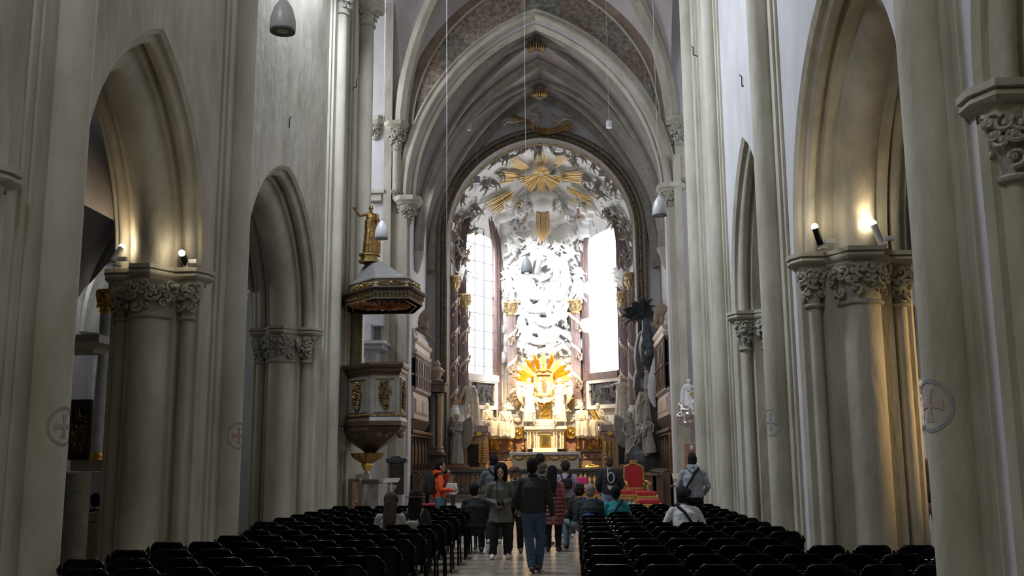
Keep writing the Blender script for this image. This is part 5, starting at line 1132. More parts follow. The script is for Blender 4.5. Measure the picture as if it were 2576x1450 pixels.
# --- oriel galleries on both choir walls
def oriel(side):
    s = 1 if side == 'left' else -1; W = QL if side == 'left' else QR
    ya, yb = (34.45, 39.0) if s > 0 else (34.45, 39.4)
    pr = .45
    # heights from the photograph on the front face of the oriel
    yn = 35.4; xf = W+s*pr
    px = 1055 if s > 0 else 1672
    z = {k: ZZ(v, (ya+yb)/2 if 0 else yn+1, px) for k, v in (dict(top=832, cor=868, wt=905, wm=950, wb=985, mould=1003, pan=1040, base=1060, bot=1080) if s > 0 else dict(top=800, cor=835, wt=862, wm=925, wb=985, mould=1000, pan=1035, base=1052, bot=1072)).items()}
    t = thing('oriel_gallery', 'glazed wooden gallery with grey-brown panelled parapet projecting from the %s choir wall' % side, 'gallery', (W, (ya+yb)/2, z['base']))
    def plan(e, cut=1.): # outline: chamfered ends
        return [(W, ya-e), (W+s*.02, ya-e), (xf+s*e, ya+.45), (xf+s*e, yb-.4), (W+s*.02, yb+e), (W, yb+e)]
    def lay(lst, name, mat, **k):
        m = M(); m.loft([[(x, y, zz) for x, y in (plan(e) if s > 0 else plan(e)[::-1])] for e, zz in lst]); return obj(name, m, mat, t, world=True, smooth=25, **k)
    lay([(-.05, z['wb']-.1), (.0, z['wb']-.08), (.06, z['wb']-.02), (.06, z['wb']+.03), (-.06, z['wb']+.06)], 'sill_moulding', GALW)
    lay([(-.08, z['base']), (0, z['base']+.05), (-.02, z['mould']), (-.06, z['wb']-.1)], 'parapet', GALW)
    lay([(-.4, z['bot']-.35), (-.3, z['bot']-.15), (-.15, z['bot']), (.02, z['base']-.05), (.05, z['base'])], 'underside', PULPD)
    lay([(-.1, z['wt']), (.05, z['wt']+.08), (.1, z['wt']+.2), (.02, z['wt']+.26), (.02, z['cor']-.1), (.1, z['cor']), (.12, z['cor']+.06)], 'cornice', GALW)
    lay([(.0, z['cor']+.06), (-.05, z['cor']+.3), (-.2, z['top']), (-.35, z['top']+.1)], 'roof', GALW)
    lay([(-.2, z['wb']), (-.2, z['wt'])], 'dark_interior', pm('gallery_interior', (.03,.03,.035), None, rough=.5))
    # panels
    for k in range(2):
        y0 = ya+.6+k*(yb-ya-1.2)/2; y1 = y0+(yb-ya-1.2)/2-.15; m = M(); m.box(xf-.02, xf+.02, y0, y1, z['base']+.22, z['mould']-.05); m.box(xf+s*.0-.01, xf+s*.035+.01, y0+.05, y1-.05, z['base']+.27, z['mould']-.1); obj('parapet_panel', m, GALW, t, world=True, bevel=.01)
    # mullions & panes
    segs = [((W+s*.04, ya), (xf, ya+.45), 1), ((xf, ya+.45), (xf, yb-.4), 6 if s > 0 else 7)]
    for (a, b, n) in segs:
        a = Vector((*a, 0)); b = Vector((*b, 0))
        m = M()
        for i in range(n+1):
            p = a.lerp(b, i/n); m.cbox((p.x, p.y, (z['wb']+z['wt'])/2), .09, .09, z['wt']-z['wb'])
        for zz_, r in ((z['wm'], .05), (z['wb']+.05, .05), (z['wt']-.04, .06)): m.tube([a+V(0,0,zz_), b+V(0,0,zz_)], r, 4)
        for i in range(n+1):
            for zz_ in (z['wm'], z['wb']+.05, z['wt']-.02): p = a.lerp(b, i/n); m.ball((p.x+s*.05, p.y-.04, zz_), .05, 6, 4)
        obj('mullions', m, WOODL if s < 0 else GALW, t, world=True, bevel=.01)
        for i in range(n):
            p = a.lerp(b, i/n); q = a.lerp(b, (i+1)/n); m = M(); o = Vector((-s*.04, .02, 0))
            m.add([p+o+V(0,0,z['wb']), q+o+V(0,0,z['wb']), q+o+V(0,0,z['wt']), p+o+V(0,0,z['wt'])], [(0, 1, 2, 3)])
            obj('pane', m, pm('reflecting_gallery_glass', (.10,.12,.14), (.015,.018,.02), 1.6, .3, spec=.4), t, world=True, smooth=0)
    # carved eagle-like ornament on the roof
    m = M(); c = P(1066 if s > 0 else 1657, 795 if s > 0 else 782, 36.2)
    for k in range(7): a = -.5+k*.22; m.tube([c+V(0, 0, -.5), c+V(.16*math.sin(a*2), -.1, -.1), c+V(.32*math.sin(a*1.4)+.1, -.05, .4-.1*abs(k-3))], [.08, .07, .02], 6, ball=True)
    m.ball(c+V(-.1, -.1, -.3), (.12, .12, .2), 8, 6); m.ball(c+V(.1, -.1, -.4), (.12, .12, .18), 8, 6); m.tube([c+V(-.25, -.1, -.5), c+V(.1, -.1, -.7), c+V(.4, -.05, -.95)], [.06, .09, .05], 8, ball=True)
    one('carved_ornament', m, pm('gilt_worn_wood', (.20,.15,.10), (.32,.26,.19), 9, .6), 'weathered carved winged ornament on the roof of the %s gallery' % side, 'sculpture', remesh=.03)
oriel('left'); oriel('right')
# --- choir stalls
def stalls(side):
    s = 1 if side == 'left' else -1; W = QL if side == 'left' else QR; y0, y1 = 34.5, 39.6
    zt = ZZ(1092, 35.5, 1050); t = thing('choir_stall', 'tall dark walnut choir stalls with panelled backs along the %s wall' % side, 'choir stalls', (W+s*.4, (y0+y1)/2, FLC))
    def bx(m, u0, u1, a, b, c, d): m.box(min(W+s*u0, W+s*u1), max(W+s*u0, W+s*u1), a, b, c, d)
    m = M(); bx(m, .02, .22, y0, y1, FLC, zt); obj('back_wall', m, WOOD, t, world=True)
    m = M(); bx(m, .02, .5, y0-.05, y1, zt, zt+.12); bx(m, .02, .4, y0, y1, zt-.1, zt); obj('cornice', m, WOOD, t, world=True, bevel=.02)
    n = 6
    for i in range(n+1):
        y = y0+(y1-y0)*i/n; m = M(); bx(m, .2, .32, y-.07, y+.07, FLC, zt-.1); bx(m, .18, .7, y-.04, y+.04, FLC, FLC+1.15); m.tube([(W+s*.3, y, FLC+1.15), (W+s*.55, y, FLC+1.2), (W+s*.78, y, FLC+1.1), (W+s*.74, y, FLC+.9), (W+s*.6, y, FLC+.6)], .05, 6); obj('partition', m, WOOD, t, world=True, bevel=.01)
        if i < n:
            ym = y+(y1-y0)/n/2; m = M(); bx(m, .2, .25, ym-.28, ym+.28, FLC+1.3, zt-.3); bx(m, .2, .29, ym-.2, ym+.2, FLC+1.42, zt-.42); obj('back_panel', m, WOODL, t, world=True, bevel=.02)
            m = M(); bx(m, .22, .65, ym-.3, ym+.3, FLC+.42, FLC+.48); obj('seat', m, WOOD, t, world=True, bevel=.02)
    # west end panel
    m = M(); bx(m, .02, .8, y0-.1, y0-.02, FLC, FLC+1.1); bx(m, .02, .5, y0-.1, y0-.02, FLC, zt-.1); obj('end_panel', m, WOODL, t, world=True, bevel=.02)
    for k in range(2):
        m = M(); bx(m, .06+.22*k, .24+.22*k, y0-.13, y0-.09, FLC+1.35, zt-.35); obj('end_inset', m, WOODL, t, world=True, bevel=.015)
    # desk in front
    t = thing('stall_desk', 'dark wooden kneeling desk in front of the %s choir stalls' % side, 'desk', (W+s*1.0, (y0+y1)/2, FLC))
    m = M(); bx(m, .98, 1.08, y0-.3, y1-.6, FLC, FLC+1.0); bx(m, .75, 1.08, y0-.3, y0-.22, FLC, FLC+1.0); obj('front_panel', m, WOOD, t, world=True)
    m = M(); bx(m, .8, 1.2, y0-.36, y1-.55, FLC+1.0, FLC+1.06); obj('sloping_top', m, WOOD, t, world=True, bevel=.01)
    for i in range(5):
        y = y0+.0+i*.95; m = M(); bx(m, 1.08, 1.12, y, y+.6, FLC+.25, FLC+.8); obj('panel', m, WOODL, t, world=True, bevel=.02)
stalls('left'); stalls('right')
# --- dark clustered columns at the left end of the choir
Y = 40.2; t = thing('clustered_dark_columns', 'group of dark marble half columns with scroll capital beside the left gallery', 'columns', P(1095, 1160, Y))
for px in (1088, 1106):
    m = M(); c = P(px, 1100, Y-.1*(px > 1100)); zt = ZZ(995, Y); zb = ZZ(1138, Y); m.lathe([(.2, zb), (.2, zb+.06), (.15, zb+.12), (.17, zb+.18), (.11, zb+.26), (.11, zt), (.16, zt+.05), (.12, zt+.1)], c=(c.x, c.y, 0), n=16); obj('shaft', m, BROWNM if px > 1100 else DARKFRAME, t, world=True)
m = M(); a, b = XX(1080, Y), XX(1113, Y); m.box(a, b, Y, 40.95, FLC, ZZ(1138, Y)); m.box(a-.08, b+.08, Y-.25, 40.95, ZZ(1145, Y), ZZ(1138, Y)); obj('pedestal', m, DARKFRAME, t, world=True, bevel=.02)
m = M(); m.box(a-.02, b, Y+.1, 40.95, ZZ(1138, Y), ZZ(985, Y)); m.box(a-.1, b+.1, Y-.2, 40.95, ZZ(985, Y), ZZ(962, Y)); m.box(a-.15, b+.15, Y-.3, 40.95, ZZ(966, Y), ZZ(960, Y)); obj('entablature', m, DARKFRAME, t, world=True, bevel=.02)
m = M(); c = P(1100, 960, Y); m.lathe([(.22, 0), (.24, .05), (.12, .12), (.2, .3), (.26, .45), (.2, .55), (.1, .6), (.14, .7), (.05, .85), (.01, .9)], c=c, n=20); foliage(m, c, .2, .26, .15, .5, 0, 6.28, 2, 6); obj('carved_top', m, GARL, t, world=True)
# --- balustrade (communion rail)
Y = 38.6; zt = ZZ(1180, Y, 1350); zb = FLC+.30
t = thing('communion_rail', 'long dark marble communion rail with balusters across the choir', 'balustrade', (CM, Y, FLC))
xa, xb = QL+.35, QR-1.3
m = M(); m.box(xa, xb, Y-.2, Y+.2, zt-.12, zt); m.box(xa, xb, Y-.14, Y+.14, zt-.2, zt-.12); obj('hand_rail', m, DARKM, t, world=True, bevel=.02)
m = M(); m.box(xa, xb, Y-.2, Y+.2, zb, zb+.14); obj('base_rail', m, DARKM, t, world=True, bevel=.02)
N = 46
for i in range(N):
    x = xa+.2+(xb-xa-.4)*i/(N-1); m = M(); h = zt-.2-zb-.14
    if i % 9 == 4: m.box(x-.16, x+.16, Y-.16, Y+.16, zb+.14, zt-.2); m.box(x-.1, x+.1, Y-.18, Y-.15, zb+.24, zt-.32); obj('pier_block', m, BROWNM, t, world=True, bevel=.01)
    elif i % 9 not in (3, 5): m.lathe([(.06, 0), (.06, h*.06), (.03, h*.12), (.045, h*.2), (.068, h*.34), (.035, h*.6), (.03, h*.7), (.05, h*.78), (.03, h*.86), (.06, h*.93), (.06, h)], c=(x, Y, zb+.14), n=12); obj('baluster', m, pm('baluster_marble', (.10,.075,.055), (.2,.16,.12), 8, .2), t, world=True)
for k in range(2):
    m = M(); m.box(QL, QR-.9, 37.9+k*.35, 46, FLC+(.15*k), FLC+.15*(k+1)); one('altar_step', m, pm('dark_step_marble', (.13,.11,.09), (.2,.17,.14), 3, .4), ('lower' if k == 0 else 'upper')+' dark marble step under the communion rail', 'step')
# --- monument on the right with palm tree figure
def mon(label, px, pt, pb, Y, rz, **k):
    h = abs(ZZ(pt, Y, px)-ZZ(pb, Y, px)); kw = k.pop('kw', {}); rx = k.pop('rx', 0); ry = k.pop('ry', 0); mat = k.pop('mat', MARBD)
    return statue('monument_figure', label, P(px, pb, Y), h, mat, rz=rz, J=joints(h, **kw), cat='statue', rx=rx, ry=ry, **k)
Y = 40.3
mon('grey stone robed figure reaching up, upper part of the sculpted monument right of the altar', 1626, 968, 1085, Y, PI+.4, kw=dict(elL=(-.32, .1, 1.45), wrL=(-.5, .15, 1.7), elR=(.3, .1, 1.15)), robe='stand', mantle='R', seed=31, hair='short')
mon('grey stone falling draped figure low on the monument, right of the apse', 1640, 1045, 1142, Y-.3, PI-.2, kw=dict(elL=(-.3, .15, 1.25), wrL=(-.25, .3, 1.05), elR=(.35, .1, 1.35)), robe='stand', mantle='R', seed=32, hair='curly', ry=.12)
mon('grey stone crouching figure at the left side of the monument', 1608, 1000, 1070, Y-.1, PI+.9, kw=dict(lean=.5, elL=(-.3, .3, 1.1), wrL=(-.15, .45, .9)), robe='stand', seed=33, hair='curly')
mon('pale grey stone veiled figure high on the monument beneath the dark tree', 1627, 922, 980, Y, PI-.5, kw=dict(lean=.3, elR=(.3, .2, 1.3), wrR=(.2, .35, 1.5)), robe='stand', seed=34, hair='veil')
for px, py, h, lab in ((1603, 1100, .9, 'grey stone child figure beside the low angel at the monument foot'), (1618, 1085, 1., 'grey stone child figure in the middle of the monument')):
    putto(lab, P(px, py, Y-.5), h, MARBD, rn, 'child figures of the monument', name='stone_child', wings=False, lie=.2)
m = M()
for (px, py, rx_, rz_, dy) in ((1625, 900, .5, 1.2, .2), (1628, 975, .6, 1.2, .3), (1635, 1060, .7, 1.4, .3), (1640, 1130, .8, 1.2, .3), (1620, 1160, .8, .8, .3)):
    m.ball(P(px, py, Y+dy), (rx_, .35, rz_), 12, 8)
m.box(XX(1603, Y+.2), XX(1660, Y+.2), Y+.1, 40.95, FLC, ZZ(1080, Y)); one('monument_rock', m, pm('dark_monument_marble', (.045,.045,.045), (.09,.09,.088), 3, .35), 'dark marble rock mass behind the sculpted monument figures', 'monument', remesh=.05)
m = M(); pts = [P(1652, 880, Y-.2), P(1645, 930, Y-.4), P(1640, 975, Y-.45), P(1638, 1000, Y-.4), P(1650, 1030, Y-.3)]
rings = []
for i, p in enumerate(pts):
    w_ = [.1, .22, .3, .2, .1][i]; rings.append([p+V(-w_, 0, 0), p+V(0, -.1, 0), p+V(w_, .05, 0), p+V(0, .12, 0)])
m.loft(rings); one('stone_drapery', m, CLOTH, 'pale wavy hanging drapery at the right of the monument', 'drapery', sub=1)
t = thing('dark_palm', 'dark metal palm plume spreading over the monument beside the right gallery', 'palm', P(1625, 880, Y))
m = M(); m.tube([P(1628, 905, Y), P(1630, 870, Y-.1), P(1627, 830, Y-.2), P(1622, 800, Y-.3)], [.3, .38, .2, .12], 10, ball=True)
for k in range(8): m.ball(P(1620+rn.uniform(-4, 18), 850+rn.uniform(-12, 40), Y-.3), rn.uniform(.12, .22), 8, 6)
obj('trunk', m, BLACKM, t, world=True, remesh=.03)
PALM = pm('dark_palm_leaf', (.02,.025,.03), (.05,.055,.06), 9, .5)
for (ex, ey, n) in ((1577, 790, 14), (1590, 775, 12), (1608, 765, 12), (1585, 805, 12), (1634, 775, 12), (1642, 800, 14), (1628, 760, 10)):
    m = M(); a = P(1620, 808, Y-.3); b = P(ex, ey, Y-.7); mid = a.lerp(b, .5)+V(0, -.1, .25); sp = [a, a.lerp(mid, .6), mid, mid.lerp(b, .6), b]; m.tube(sp, [.04, .035, .03, .02, .01], 6)
    for i in range(n):
        u = .2+.8*i/n; k = min(int(u*4), 3); p = sp[k].lerp(sp[k+1], u*4-k); d = (b-a).normalized(); s = d.cross(Vector((0, 1, 0)))
        for sg in (-1, 1): q = p+d*.32+s*sg*.22+V(0, 0, -.12); m.tube([p, p.lerp(q, .5)+V(0, 0, .03), q], [.025, .03, .006], 4)
    obj('frond', m, PALM, t, world=True)
# --- silver angel with cross on the right pier
Y = 31.6; bpos = P(1732, 1042, Y); h = abs(ZZ(958, Y)-ZZ(1042, Y))*1.05
def cross(m, J):
    a = J['wrL']+V(0, .05, 0); b = a+V(-.42, .1, .35)*1.2; m.tube([a+V(.3, -.1, -.25), b], .028, 6); d = (b-a).normalized(); s = d.cross(V(0, 1, 0)).normalized(); c = a.lerp(b, .72); m.tube([c-s*.17, c+s*.17], .028, 6)
statue('saint_statue', 'white stone figure holding up a golden cross, kneeling on silvered clouds on the right pillar', bpos, h, CLOTH, rz=PI+.5, J=joints(h, lean=.15, elL=(-.32, .2, 1.25), wrL=(-.35, .4, 1.3), elR=(.2, .2, 1.2), wrR=(.0, .35, 1.1), knL=(-.1, .35, .55), knR=(.12, .25, .5), anL=(-.1, -.15, .25)), robe='stand', mantle='R', hair='curly', seed=40, extra=[('gilded_cross', cross, GOLD)])
m = M()
for i in range(34):
    a = rn.uniform(0, 6.28); m.ball(P(1733+24*math.cos(a)*rn.random()**.5, 1050+20*math.sin(a)*rn.random()**.5, Y-.1)+V(0, rn.uniform(-.25, .2), 0), rn.uniform(.08, .19), 8, 6)
m.tube([P(1715, 1020, Y), P(1720, 1045, Y-.1), P(1735, 1068, Y), P(1755, 1055, Y), P(1758, 1030, Y)], .12, 8, ball=True)
one('silvered_clouds', m, SILVER, 'silvered cloud console beneath the white figure with the golden cross', 'sculpture', remesh=.025)
m = M(); m.tube([P(1733, 1060, Y), P(1745, 1062, Y+.6), P(1760, 1064, 33.4)], .1, 6); one('console_bracket', m, IRON, 'bracket holding the silvered clouds to the right pillar', 'bracket')
# red marble slab with emblem on the pier behind the hooded visitor
t = thing('marble_slab', 'upright red-brown marble slab with oval emblem behind the man in the grey hoodie', 'slab', P(1743, 1190, 32.8))
m = B(1727, 1758, 1117, 1262, 32.75, 32.95); obj('slab', m, REDM, t, world=True, bevel=.02)
m = M(); c = P(1740, 1127, 32.73); m.loft([[c+Vector((k*.06*math.cos(q), y, k*.085*math.sin(q))) for q in [2*PI*j/16 for j in range(16)]] for k, y in ((1, .02), (1, -.01), (.7, -.02))]); obj('emblem', m, GREYM, t, world=True)
# --- red velvet armchair and stools on the choir floor
def chairframe(m, pts, r=.022): m.tube(pts, r, 6, ball=True)
def gilt_scroll(m, a, b, n=6, amp=.025, r=.014):
    for i in range(n):
        p = Vector(a).lerp(Vector(b), (i+.5)/n); m.tube([p+V(amp*math.cos(q), -.01, amp*math.sin(q)) for q in [k*1.0 for k in range(6)]], r, 5)
def armchair(loc, rz, label):
    t = thing('gilt_armchair', label, 'chair', loc, rz)
    m = M(); m.loft([[(-.33*k, -.3*k+.0, z), (.33*k, -.3*k, z), (.33*k, .28*k, z), (-.33*k, .28*k, z)] for k, z in ((.95, .44), (1, .47), (1, .53), (.93, .58), (.6, .595))]); obj('seat', m, REDV, t, bevel=.03)
    m = M(); out = [(-.27, .66), (-.29, 1.0), (-.27, 1.30), (-.14, 1.34), (0, 1.42), (.14, 1.34), (.27, 1.30), (.29, 1.0), (.27, .66)]
    m.loft([[(x, .30+.06*(z-.6), z) for x, z in out], [(x, .25+.06*(z-.6), z) for x, z in out]]); obj('backrest', m, REDV, t, bevel=.02)
    m = M(); pts = [(x*1.14, .29+.06*(z-.6), z+(.04 if z > 1.2 else -.04)) for x, z in out]; m.tube(pts+[pts[0]], .028, 6)
    gilt_scroll(m, (-.1, .27, 1.47), (.1, .27, 1.47), 3, .05, .02); gilt_scroll(m, (-.33, .28, .7), (-.33, .28, 1.3), 7); gilt_scroll(m, (.33, .28, .7), (.33, .28, 1.3), 7); gilt_scroll(m, (-.3, .28, .62), (.3, .28, .62), 6); obj('back_frame', m, GOLD, t)
    m = M(); gilt_scroll(m, (-.3, -.31, .41), (.3, -.31, .41), 7, .035); m.tube([(-.33, -.3, .44), (.33, -.3, .44)], .02, 6); m.tube([(-.33, -.3, .38), (0, -.31, .34), (.33, -.3, .38)], .016, 6); obj('seat_apron', m, GOLD, t)
    for sx in (-1, 1):
        m = M(); m.tube([(sx*.31, .26, .86), (sx*.36, .05, .84), (sx*.38, -.16, .80), (sx*.40, -.2, .76)], .032, 8, ball=True); m.tube([(sx*.38, -.12, .80), (sx*.33, -.1, .68), (sx*.33, -.2, .46)], .025, 6, ball=True); obj('armrest', m, GOLD, t)
        for sy in (-.28, .26):
            m = M(); m.tube([(sx*.31, sy, .44), (sx*.35, sy, .33), (sx*.29, sy, .15), (sx*.31, sy, .02)], [.04, .032, .022, .035], 6, ball=True); obj('leg', m, GOLD, t)
    return t
def stool(loc, rz, label, sc=1., mat=REDV, group=None):
    t = thing('gilt_stool', label, 'stool', loc, rz, group); t.scale = (sc, sc, sc)
    m = M(); m.loft([[(-.30*k, -.22*k, z), (.30*k, -.22*k, z), (.30*k, .22*k, z), (-.30*k, .22*k, z)] for k, z in ((.95, .40), (1, .43), (1, .48), (.93, .525), (.6, .535))]); obj('cushion', m, mat, t, bevel=.03)
    m = M(); gilt_scroll(m, (-.26, -.23, .365), (.26, -.23, .365), 7, .032); m.tube([(-.3, -.23, .40), (.3, -.23, .40)], .018, 6); m.tube([(-.28, -.23, .34), (0, -.24, .30), (.28, -.23, .34)], .014, 6); obj('rear_rail', M().tube([(-.28, .2, .38), (.28, .2, .38)], .03, 6), GOLD, t); obj('apron', m, GOLD, t)
    for sx in (-1, 1):
        for sy in (-.2, .2):
            m = M(); m.tube([(sx*.28, sy, .41), (sx*.31, sy, .28), (sx*.25, sy, .12), (sx*.28, sy, .02)], [.035, .028, .018, .03], 6, ball=True); obj('leg', m, GOLD, t)
    return t
def onz(px, py, z): return PZ(px, py, z)
# chair in front of the rail; depth from its size
Yc = 33.2; c = P(1603, 1262, Yc); armchair((c.x, Yc, FLC), PI*.08, 'red velvet armchair with carved gilt frame at the right of the rail')
# the one it faces: long red bench-like seat left of it
c = P(1582, 1262, 32.2); stool((c.x, 32.2, FLC), 0, 'red velvet stool just left of the gilt armchair', 1.15)
c = P(1625, 1250, 31.6); stool((c.x, 31.6, FLC), .05, 'red velvet stool directly below the gilt armchair', 1.1)
c = P(1631, 1255, 29.6); stool((c.x, 29.6, 0), .05, 'bright red velvet stool nearest the chairs, right side', 1.1)
c = P(1512, 1250, 33.2); stool((c.x, 33.2, FLC), 0, 'red velvet stool behind the boy with the numbered jacket', 1.1)
c = P(1491, 1250, 33.6); stool((c.x, 33.6, FLC), 0, 'red velvet stool mostly hidden behind the grey-haired seated man', 1.1)
# --- table with magenta cloth
Y = 30.2; a, b = P(1430, 1205, Y), P(1476, 1205, Y); t = thing('covered_table', 'small orange-red table with magenta cloth top in front of the rail', 'table', ((a.x+b.x)/2, Y, 0))
zt = ZZ(1204, Y); xm = (a.x+b.x)/2
m = M(); m.box(a.x+.02, b.x-.02, Y-.2, Y+.35, zt-.06, zt); obj('top', m, WOODL, t, world=True)
m = M(); m.loft([[(xm-.22*k, Y-.1, z), (xm+.22*k, Y-.1, z), (xm+.22*k, Y+.25, z), (xm-.22*k, Y+.25, z)] for k, z in ((1.15, 0), (.95, .1), (.6, .3), (.45, .5), (.7, .75), (1.05, zt-.06))]); obj('curved_stand', m, pm('orange_lacquer', (.42,.09,.03), (.32,.06,.02), 4, .4), t, world=True, sub=1)
m = M(); m.loft([[(a.x-e, Y-.25-e, z), (b.x+e, Y-.25-e, z), (b.x+e, Y+.4, z), (a.x-e, Y+.4, z)] for e, z in ((.02, zt-.16), (.0, zt+.0), (-.02, zt+.02))]); one('magenta_cloth', m, pm('magenta_cloth', (.62,.015,.16), (.50,.01,.12), 6, .7), 'bright magenta cloth lying on the small orange-red table', 'cloth', bevel=.01)
m = M(); m.box(-3.2, 2.9, 29.3, 30.45, .0, .03); one('red_carpet', m, pm('red_carpet', (.24,.02,.02), (.18,.012,.012), 20, .95), 'dark red carpet strip at the step up to the choir floor', 'carpet')
# --- side table with white cloth next to the man in orange
Y = 27.5; a, b = P(1108, 1216, Y), P(1143, 1216, Y); zt = ZZ(1216, Y); t = thing('side_table', 'small dark wooden table draped in white beside the man in orange', 'table', ((a.x+b.x)/2, Y+.2, 0))
for x in (a.x+.08, b.x-.06):
    for y in (Y, Y+.45): m = M(); m.box(x-.03, x+.03, y-.03, y+.03, 0, zt-.02); obj('leg', m, WOOD, t, world=True)
m = M(); m.box(a.x, b.x, Y-.05, Y+.5, zt-.05, zt-.02); obj('top', m, WOOD, t, world=True)
m = M(); n = 24; rings = []
def clothrow(e, z, w): 
    pts = []
    for k in range(28):
        q = k/28*4; i = int(q); f = q-i; x0, x1, y0, y1 = a.x-e, b.x+e, Y-.07-e, Y+.52+e; cx = [(x0, y0), (x1, y0), (x1, y1), (x0, y1), (x0, y0)]; x = cx[i][0]+(cx[i+1][0]-cx[i][0])*f; y = cx[i][1]+(cx[i+1][1]-cx[i][1])*f
        pts.append((x+w*math.sin(k*2.1), y+w*math.cos(k*1.7), z-(w*2.2*(1+math.sin(k*1.3)))))
    return pts
m.loft([clothrow(.0, zt, 0), clothrow(.012, zt-.015, 0), clothrow(.03, zt-.12, .012), clothrow(.04, zt-.2, .025)]); one('white_tablecloth', m, CLOTH, 'white cloth over the small side table next to the man in orange', 'tablecloth')
# gilt chair fragment behind orange man
c = P(1087, 1250, 28.5); stool((c.x, 28.5, 0), .4, 'gilt stool half hidden behind the man in orange', 1.)
# ================================================================= pulpit
rn = random.Random(77)
Yp = 23.4                                 # axis depth of the pulpit
cx_ = XX(943, Yp, 1000)
K = Yp/2500.
def pz(py, Y=None, px=943): return ZZ(py, Y or Yp, px)
def octo(cx, cy, r, ph=PI/8, sq=1.): return [(cx+r*math.cos(ph+i*PI/4), cy+sq*r*math.sin(ph+i*PI/4)) for i in range(8)]
def mkshape(lst):
    v = [Vector((XX(px, Y), Y)) for px, Y in lst]; c = sum(v, Vector((0, 0)))/len(v)
    return lambda k: [tuple(c+(p-c)*k) for p in v]
SHB = mkshape([(863, 23.5), (927, 22.6), (1007, 22.7), (1023, 23.7), (1010, 24.6), (866, 24.6)])
SHC = mkshape([(858, 22.9), (931, 21.9), (1029, 21.95), (1064, 23.1), (1040, 24.4), (862, 24.4)])
def olay(t, name, mat, lst, shp, kr, parent=None, **k):
    m = M(); m.loft([[(x, y, z) for x, y in shp(r/kr)] for z, r, *a in lst]); return obj(name, m, mat, parent or t, world=True, smooth=20, **k)
# the basket; front faces: widths from px 863..1022
rb = 79*K/math.cos(PI/8)*1.0
cyb = Yp
t = thing('pulpit', 'grey marble pulpit basket with gilded trophies of leaves hanging on the left pillar', 'pulpit', (cx_, cyb, pz(1190)))
PH = PI/8-.10
z_rim1, z_rim0, z_pt, z_pb, z_b1, z_b0 = pz(920), pz(944), pz(950), pz(1050), pz(1062), pz(1076)
olay(t, 'rim', PULPD, [(z_rim0-.05, rb*.94, PH), (z_rim0, rb*.95, PH), (z_rim0+.02, rb*.99, PH), (z_rim0+.10, rb*1.0, PH), (z_rim0+.12, rb*1.05, PH), (z_rim1-.05, rb*1.08, PH), (z_rim1, rb*1.08, PH)], SHB, rb)
olay(t, 'basket', PULP, [(z_pb-.02, rb*.93, PH), (z_rim0-.05, rb*.92, PH)], SHB, rb)
olay(t, 'base_moulding', PULPD, [(z_b0, rb*.9, PH), (z_b0+.02, rb*1.0, PH), (z_b1, rb*1.01, PH), (z_pb-.02, rb*.95, PH)], SHB, rb)
m = M(); lst = []
for i in range(9):
    u = i/8; z = z_b0+(pz(1150)-z_b0)*u; r = rb*(.95*(1-u)**1.2+.10+ .12*math.sin(PI*min(1, u*1.3))); lst.append((z, min(r, rb), PH))
m.loft([[(x-.20*rb*min(1, i/5), y+.1*i/8, z) for x, y in SHB(r/rb)] for i, (z, r, ph) in enumerate(lst)]); obj('underside', m, PULPD, t, world=True, smooth=20)
cxx = cx_-.22*rb
m = M(); zt_ = pz(1140); n = 28
m.loft([[(cxx+k*math.cos(q)*(1+.06*math.cos(q*14)), cyb+.1+k*math.sin(q)*(1+.06*math.cos(q*14)), z) for q in [2*PI*j/56 for j in range(56)]] for k, z in ((.38, zt_), (.34, zt_-.1), (.16, zt_-.22), (.09, zt_-.26))]); obj('gadrooned_bowl', m, GOLDD, t, world=True)
m = M(); zb = pz(1150); m.lathe([(.09, zb+.04), (.13, zb-.02), (.10, zb-.08), (.12, zb-.12), (.14, zb-.2), (.10, zb-.28), (.04, zb-.33), (.06, zb-.37), (.01, zb-.42)], c=(cxx, cyb+.1, 0), n=20); obj('finial', m, GOLD, t, world=True)
